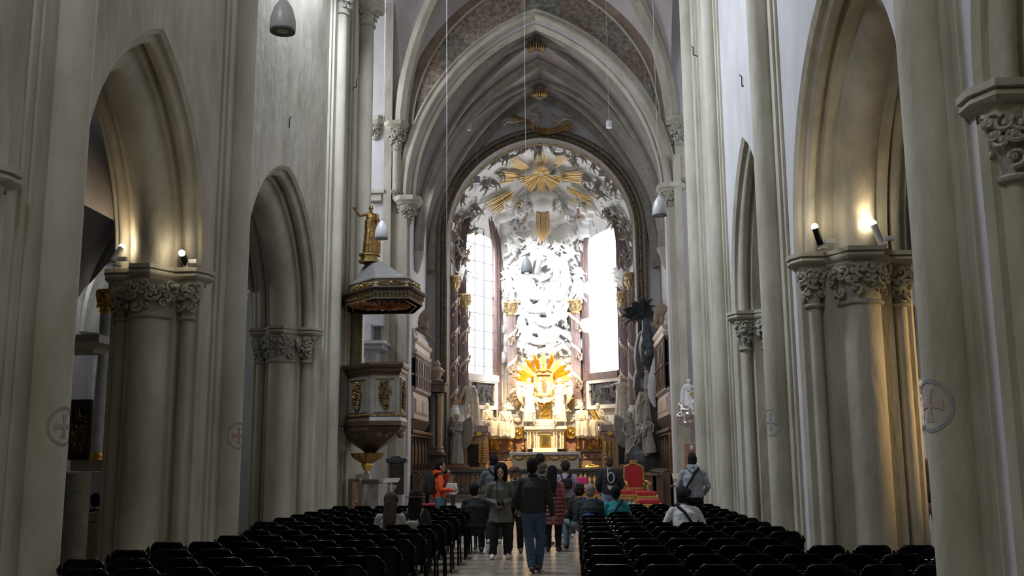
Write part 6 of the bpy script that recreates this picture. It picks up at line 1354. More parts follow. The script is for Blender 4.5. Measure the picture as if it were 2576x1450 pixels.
# facets: gilded egg-and-dart, panels with trophies
P8 = SHB(.925)
faces = []
for i in range(6):
    a, b = Vector(P8[i]), Vector(P8[(i+1) % 6]); nrm = Vector(((b-a).y, -(b-a).x)).normalized()
    if nrm.y < .1: faces.append((a, b, nrm))
for fi, (a, b, nrm) in enumerate(sorted(faces, key=lambda f: f[0].x+f[1].x)):
    L = (b-a).length; d = (b-a)/L
    def fp(u, z, o=0): return Vector((a.x+d.x*u*L+nrm.x*o, a.y+d.y*u*L+nrm.y*o, z))
    z0, z1 = z_pb+.12, z_rim0-.14; m = M(); u0, u1 = .17, .83; w = .03
    for (ua, ub, za, zb_) in ((u0-w, u0, z0, z1), (u1, u1+w, z0, z1), (u0-w, u1+w, z0-.035, z0), (u0-w, u1+w, z1, z1+.035)):
        m.loft([[fp(ua, za, -.01), fp(ub, za, -.01), fp(ub, zb_, -.01), fp(ua, zb_, -.01)], [fp(ua, za, .03), fp(ub, za, .03), fp(ub, zb_, .03), fp(ua, zb_, .03)]])
    m.add([fp(u0, z0, .006), fp(u1, z0, .006), fp(u1, z1, .006), fp(u0, z1, .006)], [(0, 1, 2, 3)]); obj('panel_frame', m, PULP, t, world=True, smooth=0)
    m = M(); zc = (z0+z1)/2
    if fi == 0:     # two crossed horns
        for sg in (-1, 1): m.tube([fp(.5-sg*.18, z0+.12, .04), fp(.5, zc, .08), fp(.5+sg*.14, z1-.12, .04)], [.06, .035, .02], 8, ball=True)
        for k in range(12): m.ball(fp(.5+rn.uniform(-.1, .1), zc+rn.uniform(-.1, .4), .06), rn.uniform(.02, .05), 6, 4)
    for k in range(90 if fi != 0 else 26):
        v = rn.uniform(-1, 1); sp = (.24*(1-abs(v-.25)*.62)); u = .5+rn.uniform(-sp, sp); z = zc+v*(z1-z0)*.42; an = rn.uniform(0, 6.28); l = rn.uniform(.04, .10)
        m.tube([fp(u, z, .02), fp(u+l*.4*math.cos(an), z+l*.5*math.sin(an), .06), fp(u+l*.8*math.cos(an), z+l*.8*math.sin(an), .035)], [.010, .017, .005], 5, ball=True)
        if k % 3 == 0: m.ball(fp(u, z, .06), rn.uniform(.014, .026), 6, 4)
    m.tube([fp(.5, z0+.06, .02), fp(.5, z1-.05, .03)], .018, 5); obj('gilded_trophy', m, GOLDD, t, world=True)
    m = M(); k = int(L/.055)
    m.tube([fp(0, z_pb+.0, .02), fp(1, z_pb+.0, .02)], .014, 5)
    for j in range(k): m.ball(fp((j+.5)/k, z_pb+.025, .03), (.022, .022, .03), 6, 4)
    obj('gilded_beading', m, GOLDD, t, world=True)
    m = M()
    for j in range(16): m.ball(fp(rn.random(), z_b0-.10-rn.random()*.12, -.03), rn.uniform(.03, .06), 6, 4)
    m.tube([fp(0, z_b0-.14, -.04), fp(1, z_b0-.14, -.04)], .03, 6); obj('leaf_band', m, PULPD, t, world=True)
# back board with gilded pilasters
t = thing('back_board', 'narrow panelled back board with gilded scrollwork joining pulpit and canopy', 'panel', (XX(899, 24.1, 900), 24.1, z_rim1))
za, zb = pz(918, 24.1, 899), pz(775, 24.1, 899); xa, xb = XX(884, 24.1, 850), XX(912, 24.1, 850)
m = M(); m.box(xa, xb, 24.05, 24.3, za-.05, zb+.3); obj('board', m, PULP, t, world=True, bevel=.01)
for x in (xa+.02, xb-.02):
    m = M(); m.tube([(x, 24.03, za), (x, 24.03, zb-.1)], .022, 6)
    for k in range(22): z = za+(zb-za)*k/22; m.tube([(x+.035*math.cos(q), 24.0, z+.04*math.sin(q)) for q in [j*.9 for j in range(6)]], .013, 5)
    obj('gilded_scrollwork', m, GOLDD, t, world=True)
m = M(); m.tube([(xa-.05, 24.0, zb), (xa-.14, 24.0, zb-.2), (xa-.05, 24.0, zb-.5), (xa-.12, 24.0, zb-.8)], [.06, .05, .03, .05], 8, ball=True); obj('scroll_bracket', m, GOLDD, t, world=True)
# canopy (sounding board)
Yk = 22.9; ck = XX(957, Yk, 740); Kk = Yk/2500; rc = 110*Kk; PHc = PI/8+.06
def kz(py): return ZZ(py, Yk-rc*.95, 957)
zb0, zb1, zb2, zb3, zb4 = kz(768), kz(745), kz(722), kz(712), kz(690)
t = thing('pulpit_canopy', 'octagonal pulpit canopy with gilded friezes and grey domed roof', 'canopy', (ck, Yk, zb0))
z0 = kz(752); ks = .60
def kl(name, mat, lst, **k): return olay(t, name, mat, [(z, r, PHc) for z, r in lst], SHC, rc*1.0, **k)
kl('soffit', PULPD, [(z0-.0, rc*.93), (z0+.03, rc*.95)])
kl('lower_frieze', PULP, [(z0+.0, rc*.96), (z0+.02, rc*.98), (z0+.04, rc*.95), (z0+.20, rc*.95)])
kl('cornice', PULPD, [(z0+.20, rc*.96), (z0+.22, rc*1.03), (z0+.25, rc*1.07), (z0+.27, rc*1.07), (z0+.29, rc*.95)])
kl('upper_frieze', PULP, [(z0+.29, rc*.88), (z0+.48, rc*.86), (z0+.49, rc*.90), (z0+.52, rc*.90)])
zs_ = z0+.52; zr = ZZ(655, Yk, 920)
m = M(); lst = [(0, .86), (.15, .74), (.35, .60), (.55, .50), (.75, .40), (.92, .30), (1., .26)]
m.loft([[(x-rc*.30*u, y+rc*.25*u, zs_+(zr-zs_)*u) for x, y in SHC(r)] for u, r in lst]); obj('roof', m, pm('grey_roof', (.17,.165,.16), (.23,.225,.22), 4, .5), t, world=True, smooth=20)
for r_, zc, nm, n, g in ((.955, z0+.12, 'gilded_leaf_frieze', 9, GOLDD), (.875, z0+.385, 'gilded_palmette', 2, GOLDD)):
    P8 = SHC(r_)
    for i in range(6):
        a, b = Vector(P8[i]), Vector(P8[(i+1) % 6]); nrm = Vector(((b-a).y, -(b-a).x)).normalized()
        if nrm.y > -.05: continue
        L = (b-a).length; d = (b-a)/L; m = M()
        def fp(u, z, o=0): return Vector((a.x+d.x*u*L+nrm.x*o, a.y+d.y*u*L+nrm.y*o, z))
        m.tube([fp(.02, zc-(.065 if n > 3 else 0), .0), fp(.98, zc-(.065 if n > 3 else 0), .0)], .012, 5)
        if n > 3:
            for j in range(n):
                u = (j+.5)/n
                for k in range(5): an = PI*(k+.5)/5; m.tube([fp(u, zc-.04, .01), fp(u+.025*math.cos(an), zc-.03+.06*math.sin(an), .035), fp(u+.035*math.cos(an), zc-.035+.085*math.sin(an), .01)], [.008, .014, .005], 5, ball=True)
        else:
            for sg in (-1, 1):
                for j in range(7): u = .5+sg*(.06+.05*j); m.tube([fp(u, zc, .01), fp(u+sg*.03, zc+.05*(1-j*.1), .04), fp(u+sg*.055, zc+.01, .01)], [.012, .022, .006], 5, ball=True); m.tube([fp(u, zc, .01), fp(u+sg*.03, zc-.05*(1-j*.1), .04), fp(u+sg*.055, zc-.01, .01)], [.012, .022, .006], 5, ball=True)
            m.ball(fp(.5, zc, .02), .045, 8, 5)
        obj(nm, m, g, t, world=True)
m = M(); RAYP = pm('soffit_rays', (.45,.20,.08), (.35,.14,.05), 6, .5, .3)
for k in range(26):
    a = 2*PI*k/26; L = rc*.72; p = Vector((ck, Yk, z0-.012)); q = p+V(math.cos(a)*L, math.sin(a)*L, 0); s = V(-math.sin(a), math.cos(a), 0)*.05
    m.loft([[p-s*.2, p+V(0, 0, -.02), p+s*.2, p+V(0, 0, .01)], [q-s, q+V(0, 0, -.03), q+s, q+V(0, 0, .01)]])
m.ball((ck, Yk, z0-.03), (.22, .16, .06), 12, 6)
for sg in (-1, 1): m.tube([(ck, Yk, z0-.05), (ck+sg*.3, Yk-.05, z0-.08), (ck+sg*.42, Yk+.1, z0-.03)], [.05, .07, .02], 6, ball=True)
obj('soffit_sunburst', m, RAYP, t, world=True)
m = M(); P8 = SHC(.80)
m.tube([Vector((*p, z0-.01)) for p in P8+P8[:1]], .02, 4); obj('soffit_fillet', m, GOLDD, t, world=True)
for px in (935, 997):
    m = M(); p = P(px, 778, Yk-rc*.85); m.lathe([(.015, 0), (.03, .03), (.015, .07), (.015, .12)], c=(p.x, p.y, z0-.1), n=10); obj('pendant_knob', m, IRON, t, world=True)
# statue base + gilded statue
xs = ck-rc*.30-.02; ys = Yk+rc*.25; zbs = zr
t = thing('gilded_block', 'gilded octagonal block on the canopy roof carrying the statue', 'base', (xs, ys, zbs))
m = M(); m.loft([[(x, y, z) for x, y in octo(xs, ys, r, PHc)] for z, r in ((zbs-.02, .27), (zbs+.03, .27), (zbs+.03, .22), (zbs+.14, .22), (zbs+.15, .27), (zbs+.19, .27))]); obj('block', m, GOLDD, t, world=True, smooth=20)
zf = zbs+.19; hh = abs(ZZ(517, ys, 918)-zf)*1.0
def stf(m, J): m.tube([J['wrL']+V(.02, .06, .10)*J['q'], J['wrL']+V(-.03, .12, -.85)*J['q']], .016, 6)
Jg = joints(hh, elL=(-.30, .05, 1.18), wrL=(-.22, .22, 1.20), elR=(.38, .12, 1.30), wrR=(.56, .25, 1.47), side=-.03)
statue('gilded_statue', 'gilded bearded saint with raised arm and sword standing on top of the pulpit canopy', (xs, ys, zf), hh, pm('statue_gilding', (.30,.18,.06), (.16,.09,.035), 9, .38, .9, bump=.3, bs=18), rz=PI+.35, J=Jg, robe='stand', mantle='L', hair='beard', seed=90, vox=.014, extra=[('sword', stf, GOLD)], folds=14)
# plain plaster block carrying the pulpit on the left
m = M(); x0, x1 = XX(826, 23.6), XX(870, 23.6); m.box(x0, x1, 23.55, 24.6, pz(1072, 23.6, 850), pz(920, 23.6, 850)); struct('trim_30', m, STONE)
m = M(); za = pz(1075, 23.6, 850); m.loft([[(x0, 23.55, z), (x0+(x1-x0)*k, 23.55, z), (x0+(x1-x0)*k, 24.6, z), (x0, 24.6, z)] for k, z in ((.3, pz(1142, 23.6, 850)), (.95, pz(1132, 23.6, 850)), (1, za-.1), (1, za))]); struct('trim_31', m, STONE)
# ================================================================= things at the pulpit foot
t = thing('stone_tomb_table', 'grey stone altar-like block with curved side behind the red slab under the pulpit', 'stone block', (XX(935, 25.0, 1240), 25.0, 0))
Y = 24.6
m = B(900, 952, 1217, 1330, Y, Y+1.2); obj('body', m, GREYM, t, world=True)
m = B(897, 954, 1207, 1217, Y-.08, Y+1.2); obj('slab', m, pm('dark_grey_stone', (.14,.14,.13), (.20,.20,.19), 5, .6), t, world=True, bevel=.02)
m = M(); p = [(915, 1218), (928, 1218), (921, 1260), (904, 1290), (896, 1290), (908, 1258)]; m.loft([[P(x, y, Y-.12) for x, y in p], [P(x, y, Y-.01) for x, y in p]]); obj('scroll_side', m, PLASTER, t, world=True)
m = B(888, 928, 1193, 1207, Y+.4, Y+.8); obj('ledge', m, PLASTER, t, world=True)
t = thing('red_marble_stele', 'narrow red marble slab with relief set in dark stone at the pulpit foot', 'slab', P(888, 1300, 23.6))
m = B(873, 904, 1205, 1339, 23.6, 23.9); obj('slab', m, PULPD, t, world=True, bevel=.02)
m = B(884, 901, 1213, 1336, 23.57, 23.62); pnl = obj('relief_panel', m, REDM, t, world=True, bevel=.01)
m = M()
for k in range(9): m.ball(P(892+rn.uniform(-4, 4), 1228+k*7, 23.56), rn.uniform(.02, .04), 6, 4)
m.tube([P(889, 1225, 23.56), P(895, 1245, 23.55), P(890, 1262, 23.56), P(896, 1280, 23.56)], .018, 5, ball=True); obj('relief', m, pm('red_relief', (.30,.16,.13), None, rough=.5), pnl, world=True)
# white lectern
Y = 24.3; t = thing('reading_stand', 'white slanted reading stand on a thin post left of the black list board', 'lectern', P(984, 1330, Y))
m = M(); q = [(962, 1214), (1001, 1212), (1007, 1203), (969, 1204)]; m.loft([[P(x, y, Y-(.0 if y > 1208 else -.3)) for x, y in q], [P(x, y, Y-(.0 if y > 1208 else -.3))-V(0, 0, .02) for x, y in q]]); obj('desk_top', m, pm('white_board', (.78,.77,.70), None, rough=.4), t, world=True)
m = M(); a = P(984, 1213, Y+.1); m.cbox((a.x, a.y, a.z/2), .05, .05, a.z); obj('post', m, CLOTH, t, world=True)
m = M(); m.cbox((a.x, a.y, .02), .35, .3, .04); obj('foot', m, CLOTH, t, world=True)
# black name board
Y = 27.0; t = thing('inscribed_board', 'black marble board with gold heading and rows of carved names in the crossing', 'board', P(1000, 1330, Y))
zb = ZZ(1243, Y); x0, x1 = XX(980, Y), XX(1016, Y)
m = M(); m.box(x0, x1, Y, Y+.12, zb, ZZ(1162, Y)); obj('tablet', m, DARKM, t, world=True, bevel=.01)
m = M(); m.box(XX(973, Y), XX(1024, Y), Y-.12, Y+.2, ZZ(1163, Y), ZZ(1150, Y)); m.box(XX(983, Y), XX(1009, Y), Y-.05, Y+.15, ZZ(1150, Y), ZZ(1145, Y)); obj('hood', m, pm('black_veined_marble', (.03,.035,.04), (.12,.13,.14), 3, .3), t, world=True, bevel=.02)
m = M(); m.box(x0, x1-.03, Y+.02, Y+.4, 0, zb); obj('base_block', m, PLASTER, t, world=True, bevel=.01)
m = M(); m.box(XX(974, Y), XX(980, Y), Y+.1, Y+.3, 0, ZZ(1163, Y)); obj('side_post', m, STONE, t, world=True)
xm = (x0+x1)/2
def put_text(m, s, size, at, sx=1.):
    vs, fs = text(s, size, INK); m.T = Matrix.Translation(Vector(at)) @ Matrix.Rotation(PI/2, 4, 'X') @ Matrix.Diagonal((sx, 1, 1, 1)); m.add(vs, fs); m.T = Matrix.Identity(4)
m = M(); put_text(m, 'EMPORAL', .055, (xm, Y-.005, ZZ(1168, Y))); obj('heading', m, GOLD, t, world=True, smooth=0)
rows = ['DOMINVS ET PATRONVS', 'ANNO MDCXXVI PAROCHVS', 'D IOANNES PRAEPOSITVS', 'ANNO MDCLXXX RECTOR', 'P ANTONIVS MARIA', 'ANNO MDCCIV PAROCHVS', 'P CAROLVS BARNABITA', 'ANNO MDCCXXX RECTOR', 'P FRANCISCVS XAVERIVS', 'ANNO MDCCLI PAROCHVS', 'P IOSEPHVS PIVS', 'ANNO MDCCCX RECTOR']
for i, s in enumerate(rows): m = M(); put_text(m, s, .028, (xm, Y-.004, ZZ(1174+i*5.6, Y)), .9); obj('carved_line', m, pm('grey_letters', (.20,.20,.20), None, rough=.5), t, world=True, smooth=0)
# font-like ledge left of the board
t = thing('holy_water_basin', 'small grey stone basin projecting from the pillar left of the black board', 'basin', P(966, 1225, 26.6)); Y = 26.6
m = M(); c = P(966, 1226, Y); m.lathe([(.02, -.75), (.10, -.7), (.16, -.3), (.30, -.05), (.33, .0), (.33, .05), (.28, .05), (.24, .0)], c=(c.x, c.y, c.z), n=24); obj('bowl', m, pm('beige_stone', (.36,.31,.28), (.42,.37,.34), 4, .6), t, world=True)
# ================================================================= pendant lamps
LAMPW = pm('lamp_white_metal', (.55,.55,.55), None, rough=.35)
LAMPE = pm('lamp_bulb', (1, .9, .72), None, emit=9.0)
def pendant(px, py, Y, lab, lit=False, top=None, r=None, sc=1.):
    b = P(px, py, Y); t = thing('pendant_lamp', lab, 'lamp', b); s = sc
    m = M(); m.lathe([(.135*s, -.0*s), (.14*s, .02*s), (.135*s, .12*s), (.10*s, .25*s), (.05*s, .33*s), (.02*s, .36*s), (.02*s, .40*s), (.0, .40*s)], n=28); m.lathe([(.12*s, .0), (.12*s, .12*s), (.08*s, .24*s), (.01*s, .27*s)], n=28); obj('shade', m, LAMPW, t)
    m = M(); m.lathe([(.11*s, .015), (.135*s, .0), (.135*s, -.02), (.11*s, -.015)], n=28); obj('rim', m, pm('lamp_rim', (.12,.12,.12), None, rough=.4), t)
    m = M(); m.lathe([(.001, -.03), (.08*s, -.01), (.10*s, .03), (.09*s, .06), (.001, .06)], n=20); obj('bulb', m, LAMPE if lit else pm('lamp_lens', (.5,.48,.42), None, rough=.2), t)
    m = M(); m.tube([(0, 0, .38*s), (0, 0, (top or 17.5)-b.z)], .0035, 5); obj('cable', m, pm('cable_grey', (.4,.4,.4), None, rough=.5), t)
    return t
pendant(711, 76, 9.9, 'white bell-shaped pendant lamp at top left before the plain wall', top=13.3)
pendant(960, 599, 20.5, 'white bell pendant lamp hanging between the pulpit statue and the corbels', sc=1.05)
pendant(1660, 541, 19.0, 'white bell pendant lamp hanging before the right corbel of the chancel arch', sc=1.05)
pendant(1325, 686, 22.0, 'lit white pendant lamp hanging in front of the white altar relief', True, sc=.95)
for px, py, Y, lab in ((1180, 328, 38, 'tiny white cylinder lamp under the left choir vault'), (1200, 462, 38.5, 'small grey box speaker hanging left in front of the apse vault'), (1514, 446, 38.5, 'small grey box speaker hanging right in front of the apse vault'), (1532, 322, 30, 'small white cylinder on a long cable right of the banner'), (1245, 700, 38, 'small white cylinder lamp')):
    if px == 1245: continue
    b = P(px, py, Y); m = M(); 
    if 'box' in lab: m.box(b.x-.12, b.x+.12, b.y-.1, b.y+.1, b.z, b.z+.28)
    else: m.lathe([(.001, 0), (.09, 0), (.09, .22), (.001, .23)], c=b, n=16)
    t = thing('hanging_fixture', lab, 'lamp', b); obj('housing', m, LAMPW if 'white' in lab else pm('grey_fixture', (.25,.25,.25), None, rough=.5), t, world=True)
    m = M(); m.tube([b+V(0, 0, .2), V(b.x, b.y, 17.2)], .0035, 5); obj('cable', m, CLOTH, t, world=True)
m = M(); m.tube([P(1124, 0, 22), P(1124, 700, 22)], .0035, 5); one('hanging_cable', m, CLOTH, 'long thin white cable hanging left of the apse opening', 'cable')
# spotlights on the capitals
def spot(px, py, Y, X, aim, lab, lit, e):
    b = Vector((X, Y, 4.60)); t = thing('spotlight', lab, 'spotlight', b)
    m = M(); m.lathe([(.06, 0), (.06, .015), (.015, .02), (.012, .09)], n=16); obj('foot', m, CLOTH, t)
    m = M(); m.cbox((.09, -.02, .10), .13, .06, .06); obj('driver_box', m, CLOTH, t, bevel=.005)
    a = Vector(aim).normalized(); c = Vector((-.04, 0, .12)); m = M(); m.tube([c-a*.06, c+a*.20], .045, 16); obj('barrel', m, LAMPW if not lit else IRON, t)
    m = M(); m.tube([c+a*.195, c+a*.21], .046, 16, ball=True); obj('lens', m, pm('spot_lens', (1, .86, .6), None, emit=60), t)
    l = bpy.data.lights.new('spot_beam', 'SPOT'); l.energy = e; l.color = (1, .72, .38); l.spot_size = 2.0; l.spot_blend = .6; l.shadow_soft_size = .04
    o = bpy.data.objects.new('spot_beam', l); C.objects.link(o); o.location = b+c+a*.25; o.rotation_euler = a.to_track_quat('-Z', 'Y').to_euler()
spot(320, 672, 14.02, XL-1.15, (.35, .35, .9), 'tilted spotlight on the left end of the big left capital, beam upward', False, 7)
spot(450, 672, 14.3, XL-.2, (.12, -.9, .35), 'glaring spotlight facing the camera on the big left capital', True, 5)
spot(2040, 585, 13.75, XR+.28, (-.3, -.3, .85), 'glowing spotlight lying at the nave-side end of the big right capital', True, 9)
spot(2215, 585, 13.6, XR+1.05, (-.35, -.1, .95), 'tilted grey spotlight on the aisle-side end of the big right capital', False, 9)
# iron hooks
def hook(px, py, X, sc=1.):
    b = PX(px, py, X); m = M(); s = -1 if X < 0 else 1
    m.tube([b+V(s*.12, 0, -.04), b+V(0, -.10, -.04), b+V(-.0, -.14, -.04)], .012*sc, 6); m.tube([b+V(0, -.14, -.04), b+V(0, -.14, .12*sc), b+V(-s*.03, -.14, .15)], .011*sc, 6, ball=True); return m
for px, py, X, lab in ((900, 218, XL+.3, 'black iron hook on the round shaft above the pulpit statue'), (1742, 138, XR-.3, 'black iron hook near the top of the right crossing shaft'), (1863, 216, XR-.03, 'tiny iron hook in the bluish wall above the far right arch'), (733, 318, XL+.03, 'tiny iron hook in the wall above the smaller left arch'), (2020, 785, XR+.3, 'small iron peg on the thin shaft of the big right pier'), (498, 850, XL-.3, 'small iron peg on the thin shaft of the big left pier')):
    one('iron_hook', hook(px, py, X), IRON, lab, 'hook')
# painted consecration crosses on the shafts
def crossmark(X, Y, z, r, R_, ca, cr, lab):
    """ring and cross laid on a shaft of radius r"""
    t = thing('painted_cross', lab, 'wall painting', (X, Y, z)); cm = pm('cross_'+lab[:12].replace(' ', '_'), cr, tuple(x*1.25 for x in cr), 14, rough=.9); rm = pm('ring_'+lab[:12].replace(' ', '_'), ca, tuple(x*1.35 for x in ca), 12, rough=.9)
    th0 = math.atan2(-Y*1.0, -X) ; th0 = math.atan2(-Y, 0-X)
    th0 += (.9 if X < 0 else -.9)*CROSS_TURN
    def sp(u, v, o=.002): a = th0+u/r; return Vector((X+(r+o)*math.cos(a), Y+(r+o)*math.sin(a), z+v))
    m = M(); n = 40; m.add([sp(k*math.cos(2*PI*j/n), k*math.sin(2*PI*j/n)) for k in (R_, R_*.86) for j in range(n)], [(j, (j+1) % n, n+(j+1) % n, n+j) for j in range(n)]); obj('ring', m, rm, t, world=True)
    m = M()
    for (ax, ay) in ((1, 0), (0, 1)):
        for k in range(8):
            def wv(q): return R_*(.07+.13*abs(q)**2)
            q0, q1 = -1+k/4, -1+(k+1)/4; L = R_*.62
            pts = [(q0*L, -wv(q0)), (q1*L, -wv(q1)), (q1*L, wv(q1)), (q0*L, wv(q0))]
            m.add([sp(*(p if ax else p[::-1]), .003) for p in pts], [(0, 1, 2, 3)])
    obj('cross', m, cm, t, world=True)
CROSS_TURN = 1.
xo = .14
crossmark(XL+xo, 9.95, ZZ(1073, 9.95, 150), .222, .20, (.27,.25,.20), (.32,.31,.26), 'faded grey circle with cross painted on the nearest left shaft')
crossmark(XL+xo, 15.42, ZZ(1097, 15.42, 610), .212, .21, (.27,.25,.20), (.34,.22,.17), 'small red cross in a dark ring painted on the second left shaft')
crossmark(XR-xo, 8.35, ZZ(1022, 8.35, 2380), .222, .215, (.26,.27,.28), (.42,.31,.27), 'red cross in a blue-grey ring painted on the nearest right shaft')
crossmark(XR-xo, 15.05, ZZ(1063, 15.05, 1930), .212, .205, (.33,.33,.30), (.33,.34,.32), 'grey cross in a ring painted on the second right shaft')
crossmark(XR-xo, 23.9, ZZ(1076, 23.9, 1760), .192, .2, (.40,.39,.35), (.41,.40,.37), 'pale cross in a ring painted on the far right crossing shaft')
# ================================================================= aisle contents
Y = 13.2; t = thing('stone_font', 'rough dark stone drum standing behind the nearest left pier', 'stone drum', P(190, 1400, Y)); c = P(190, 1300, Y)
m = M(); rr = 30/2500*Y*1.02; zt = ZZ(1192, Y, 190); m.lathe([(rr*1.25, 0), (rr*1.25, .1), (rr*1.0, .14), (rr*1.0, zt), (rr*.9, zt+.01)], c=(c.x, c.y, 0), n=32); obj('drum', m, pm('dark_stone', (.10,.095,.07), (.16,.15,.11), 5, .8, bump=.5, bs=20), t, world=True)
Y = 15.0; t = thing('bronze_relief', 'tall dark bronze relief panel with gleaming highlights hung in the left aisle', 'relief', P(200, 1160, Y))
m = B(168, 228, 1005, 1158, Y, Y+.12); obj('panel', m, pm('dark_bronze', (.03,.022,.012), (.07,.05,.025), 6, .35, .6), t, world=True, bevel=.02)
m = M()
for (px, py, r) in ((198, 1035, .05), (198, 1048, .06), (190, 1075, .05), (206, 1075, .05), (198, 1100, .10), (197, 1130, .07), (180, 1050, .04), (215, 1050, .04)): m.ball(P(px, py, Y-.03), (r, .05, r*1.3), 10, 6)
for sg in (-1, 1): m.tube([P(198+sg*3, 1055, Y-.05), P(198+sg*20, 1062, Y-.06), P(198+sg*16, 1100, Y-.05), P(198+sg*8, 1140, Y-.05)], [.03, .035, .03, .03], 8, ball=True)
obj('figure_relief', m, pm('relief_bronze', (.10,.07,.03), (.16,.11,.04), 9, .25, .9), t, world=True, remesh=.012)
m = B(176, 252, 1157, 1185, Y+.3, Y+.9); one('aisle_ledge', m, STONE, 'pale stone ledge beneath the dark bronze relief in the left aisle', 'ledge')
Y = 19.5; m = M(); c = P(243, 1170, Y); t = thing('marble_column', 'grey marble column with gilded base and capital in the left aisle', 'column', c); zb, zt = ZZ(1142, Y, 240), ZZ(792, Y, 250)
rc_ = 17/2500*Y; m.lathe([(rc_*1.05, zb), (rc_, zb+.3), (rc_*.9, zt)], c=(c.x, Y, 0), n=28); obj('shaft', m, GREYM, t, world=True)
m = M(); m.lathe([(rc_*1.5, zb-.22), (rc_*1.5, zb-.14), (rc_*1.2, zb-.08), (rc_*1.3, zb-.04), (rc_*1.05, zb+.02)], c=(c.x, Y, 0), n=28); obj('base', m, GOLD, t, world=True)
m = M(); m.lathe([(rc_*.95, zt), (rc_*1.1, zt+.05), (rc_*.95, zt+.1), (rc_*1.3, zt+.4), (rc_*1.5, zt+.5)], c=(c.x, Y, 0), n=20); foliage(m, (c.x, Y, 0), rc_*.95, rc_*1.3, zt+.08, zt+.45, 0, 6.28, 3, 9); obj('capital', m, GOLD, t, world=True)
m = M(); m.box(c.x-.5, c.x+.5, Y-.5, Y+.6, 0, zb-.34); obj('plinth', m, GREYM, t, world=True, bevel=.02); m = M(); m.box(c.x-.35, c.x+.35, Y-.35, Y+.4, zb-.34, zb-.22); obj('tan_block', m, BROWNM, t, world=True, bevel=.02)
m = M(); c = P(262, 1000, 23); m.lathe([(.35, 0), (.35, 6.5)], c=(c.x, 23, 0), n=28); one('marble_column', m, GREYM, 'second pale grey column farther back in the left aisle, lit bright', 'column')
m = M(); a = P(180, 842, 17.5); b = P(248, 875, 17.5); m.loft([[(a.x-1, 17.5+k, z), (b.x-k*.8, 17.5+k, z), (b.x-k*.8, 18.3, z), (a.x-1, 18.3, z)] for k, z in ((.3, b.z-.05), (.2, b.z+.05), (.0, b.z+.1), (.0, a.z))]); one('wall_cornice', m, STONE, 'broken piece of moulded cornice on the wall of the left aisle', 'cornice')
m = M(); zf = ZZ(1300, 15.6, 235); m.box(XX(229, 15.6), XX(250, 15.6), 15.6, 15.9, 0, zf-.08); m.box(XX(227, 15.6)-.02, XX(252, 15.6), 15.56, 15.95, zf-.08, zf+.06); one('stone_post', m, STONE, 'short stone post with cap beside the stone drum in the left aisle', 'post', bevel=.01)
# right aisle
Y = 25.1; t = thing('arched_painting', 'tall arched dark painting in a thin gilded frame, end of the right aisle', 'painting', P(2325, 950, Y))
x0, x1 = P(2270, 950, Y).x, P(2420, 950, Y).x; z0, z1, zt = ZZ(948, Y, 2330), ZZ(800, Y, 2330), ZZ(770, Y, 2330); xm = (x0+x1)/2
out = [(x0, z0), (x1, z0), (x1, z1)]+[(xm+(x1-xm)*math.cos(q), z1+(zt-z1)*math.sin(q)) for q in [PI*k/12 for k in range(13)]]
m = M(); m.prismY(out, Y, Y+.06); PNT = pm('dark_painting', (.10,.09,.08), (.40,.36,.30), 1.6, .4, c3=(.2,.18,.15)); obj('canvas', m, PNT, t, world=True)
m = M(); m.tube([(x, Y-.02, z) for x, z in out+out[:1]], .05, 6); obj('frame', m, GOLD, t, world=True)
t = thing('white_portal', 'white stucco portal ornament over a brown door at the end of the right aisle', 'portal', P(2330, 1075, Y))
m = M(); a, b = P(2290, 1075, Y), P(2400, 1060, Y); m.box(a.x, b.x, Y-.25, Y, a.z, a.z+.14)
for k in range(26): m.ball(P(2300+rn.uniform(0, 70), 1010+rn.uniform(-35, 50), Y-.1), rn.uniform(.06, .16), 8, 6)
m.tube([P(2300, 975, Y-.15), P(2318, 962, Y-.2), P(2335, 985, Y-.2), P(2350, 992, Y-.15)], .09, 8, ball=True); obj('ornament', m, WHITEF, t, world=True, remesh=.03)
m = M(); a, b = P(2318, 1380, Y), P(2330, 1078, Y); m.box(a.x, b.x, Y-.1, Y, 0, b.z); obj('door_jamb', m, WHITEF, t, world=True)
m = M(); x0 = P(2331, 1200, Y).x; x1 = x0+1.6; zt = ZZ(1080, Y, 2340); m.box(x0, x1, Y-.06, Y, 0, zt)
for k in range(3): m.box(x0+.08, x0+.55, Y-.1, Y-.05, .2+k*zt/3, zt/3*(k+1)-.05)
tag(obj('door_1', m, WOODL, bevel=.02), kind='structure')
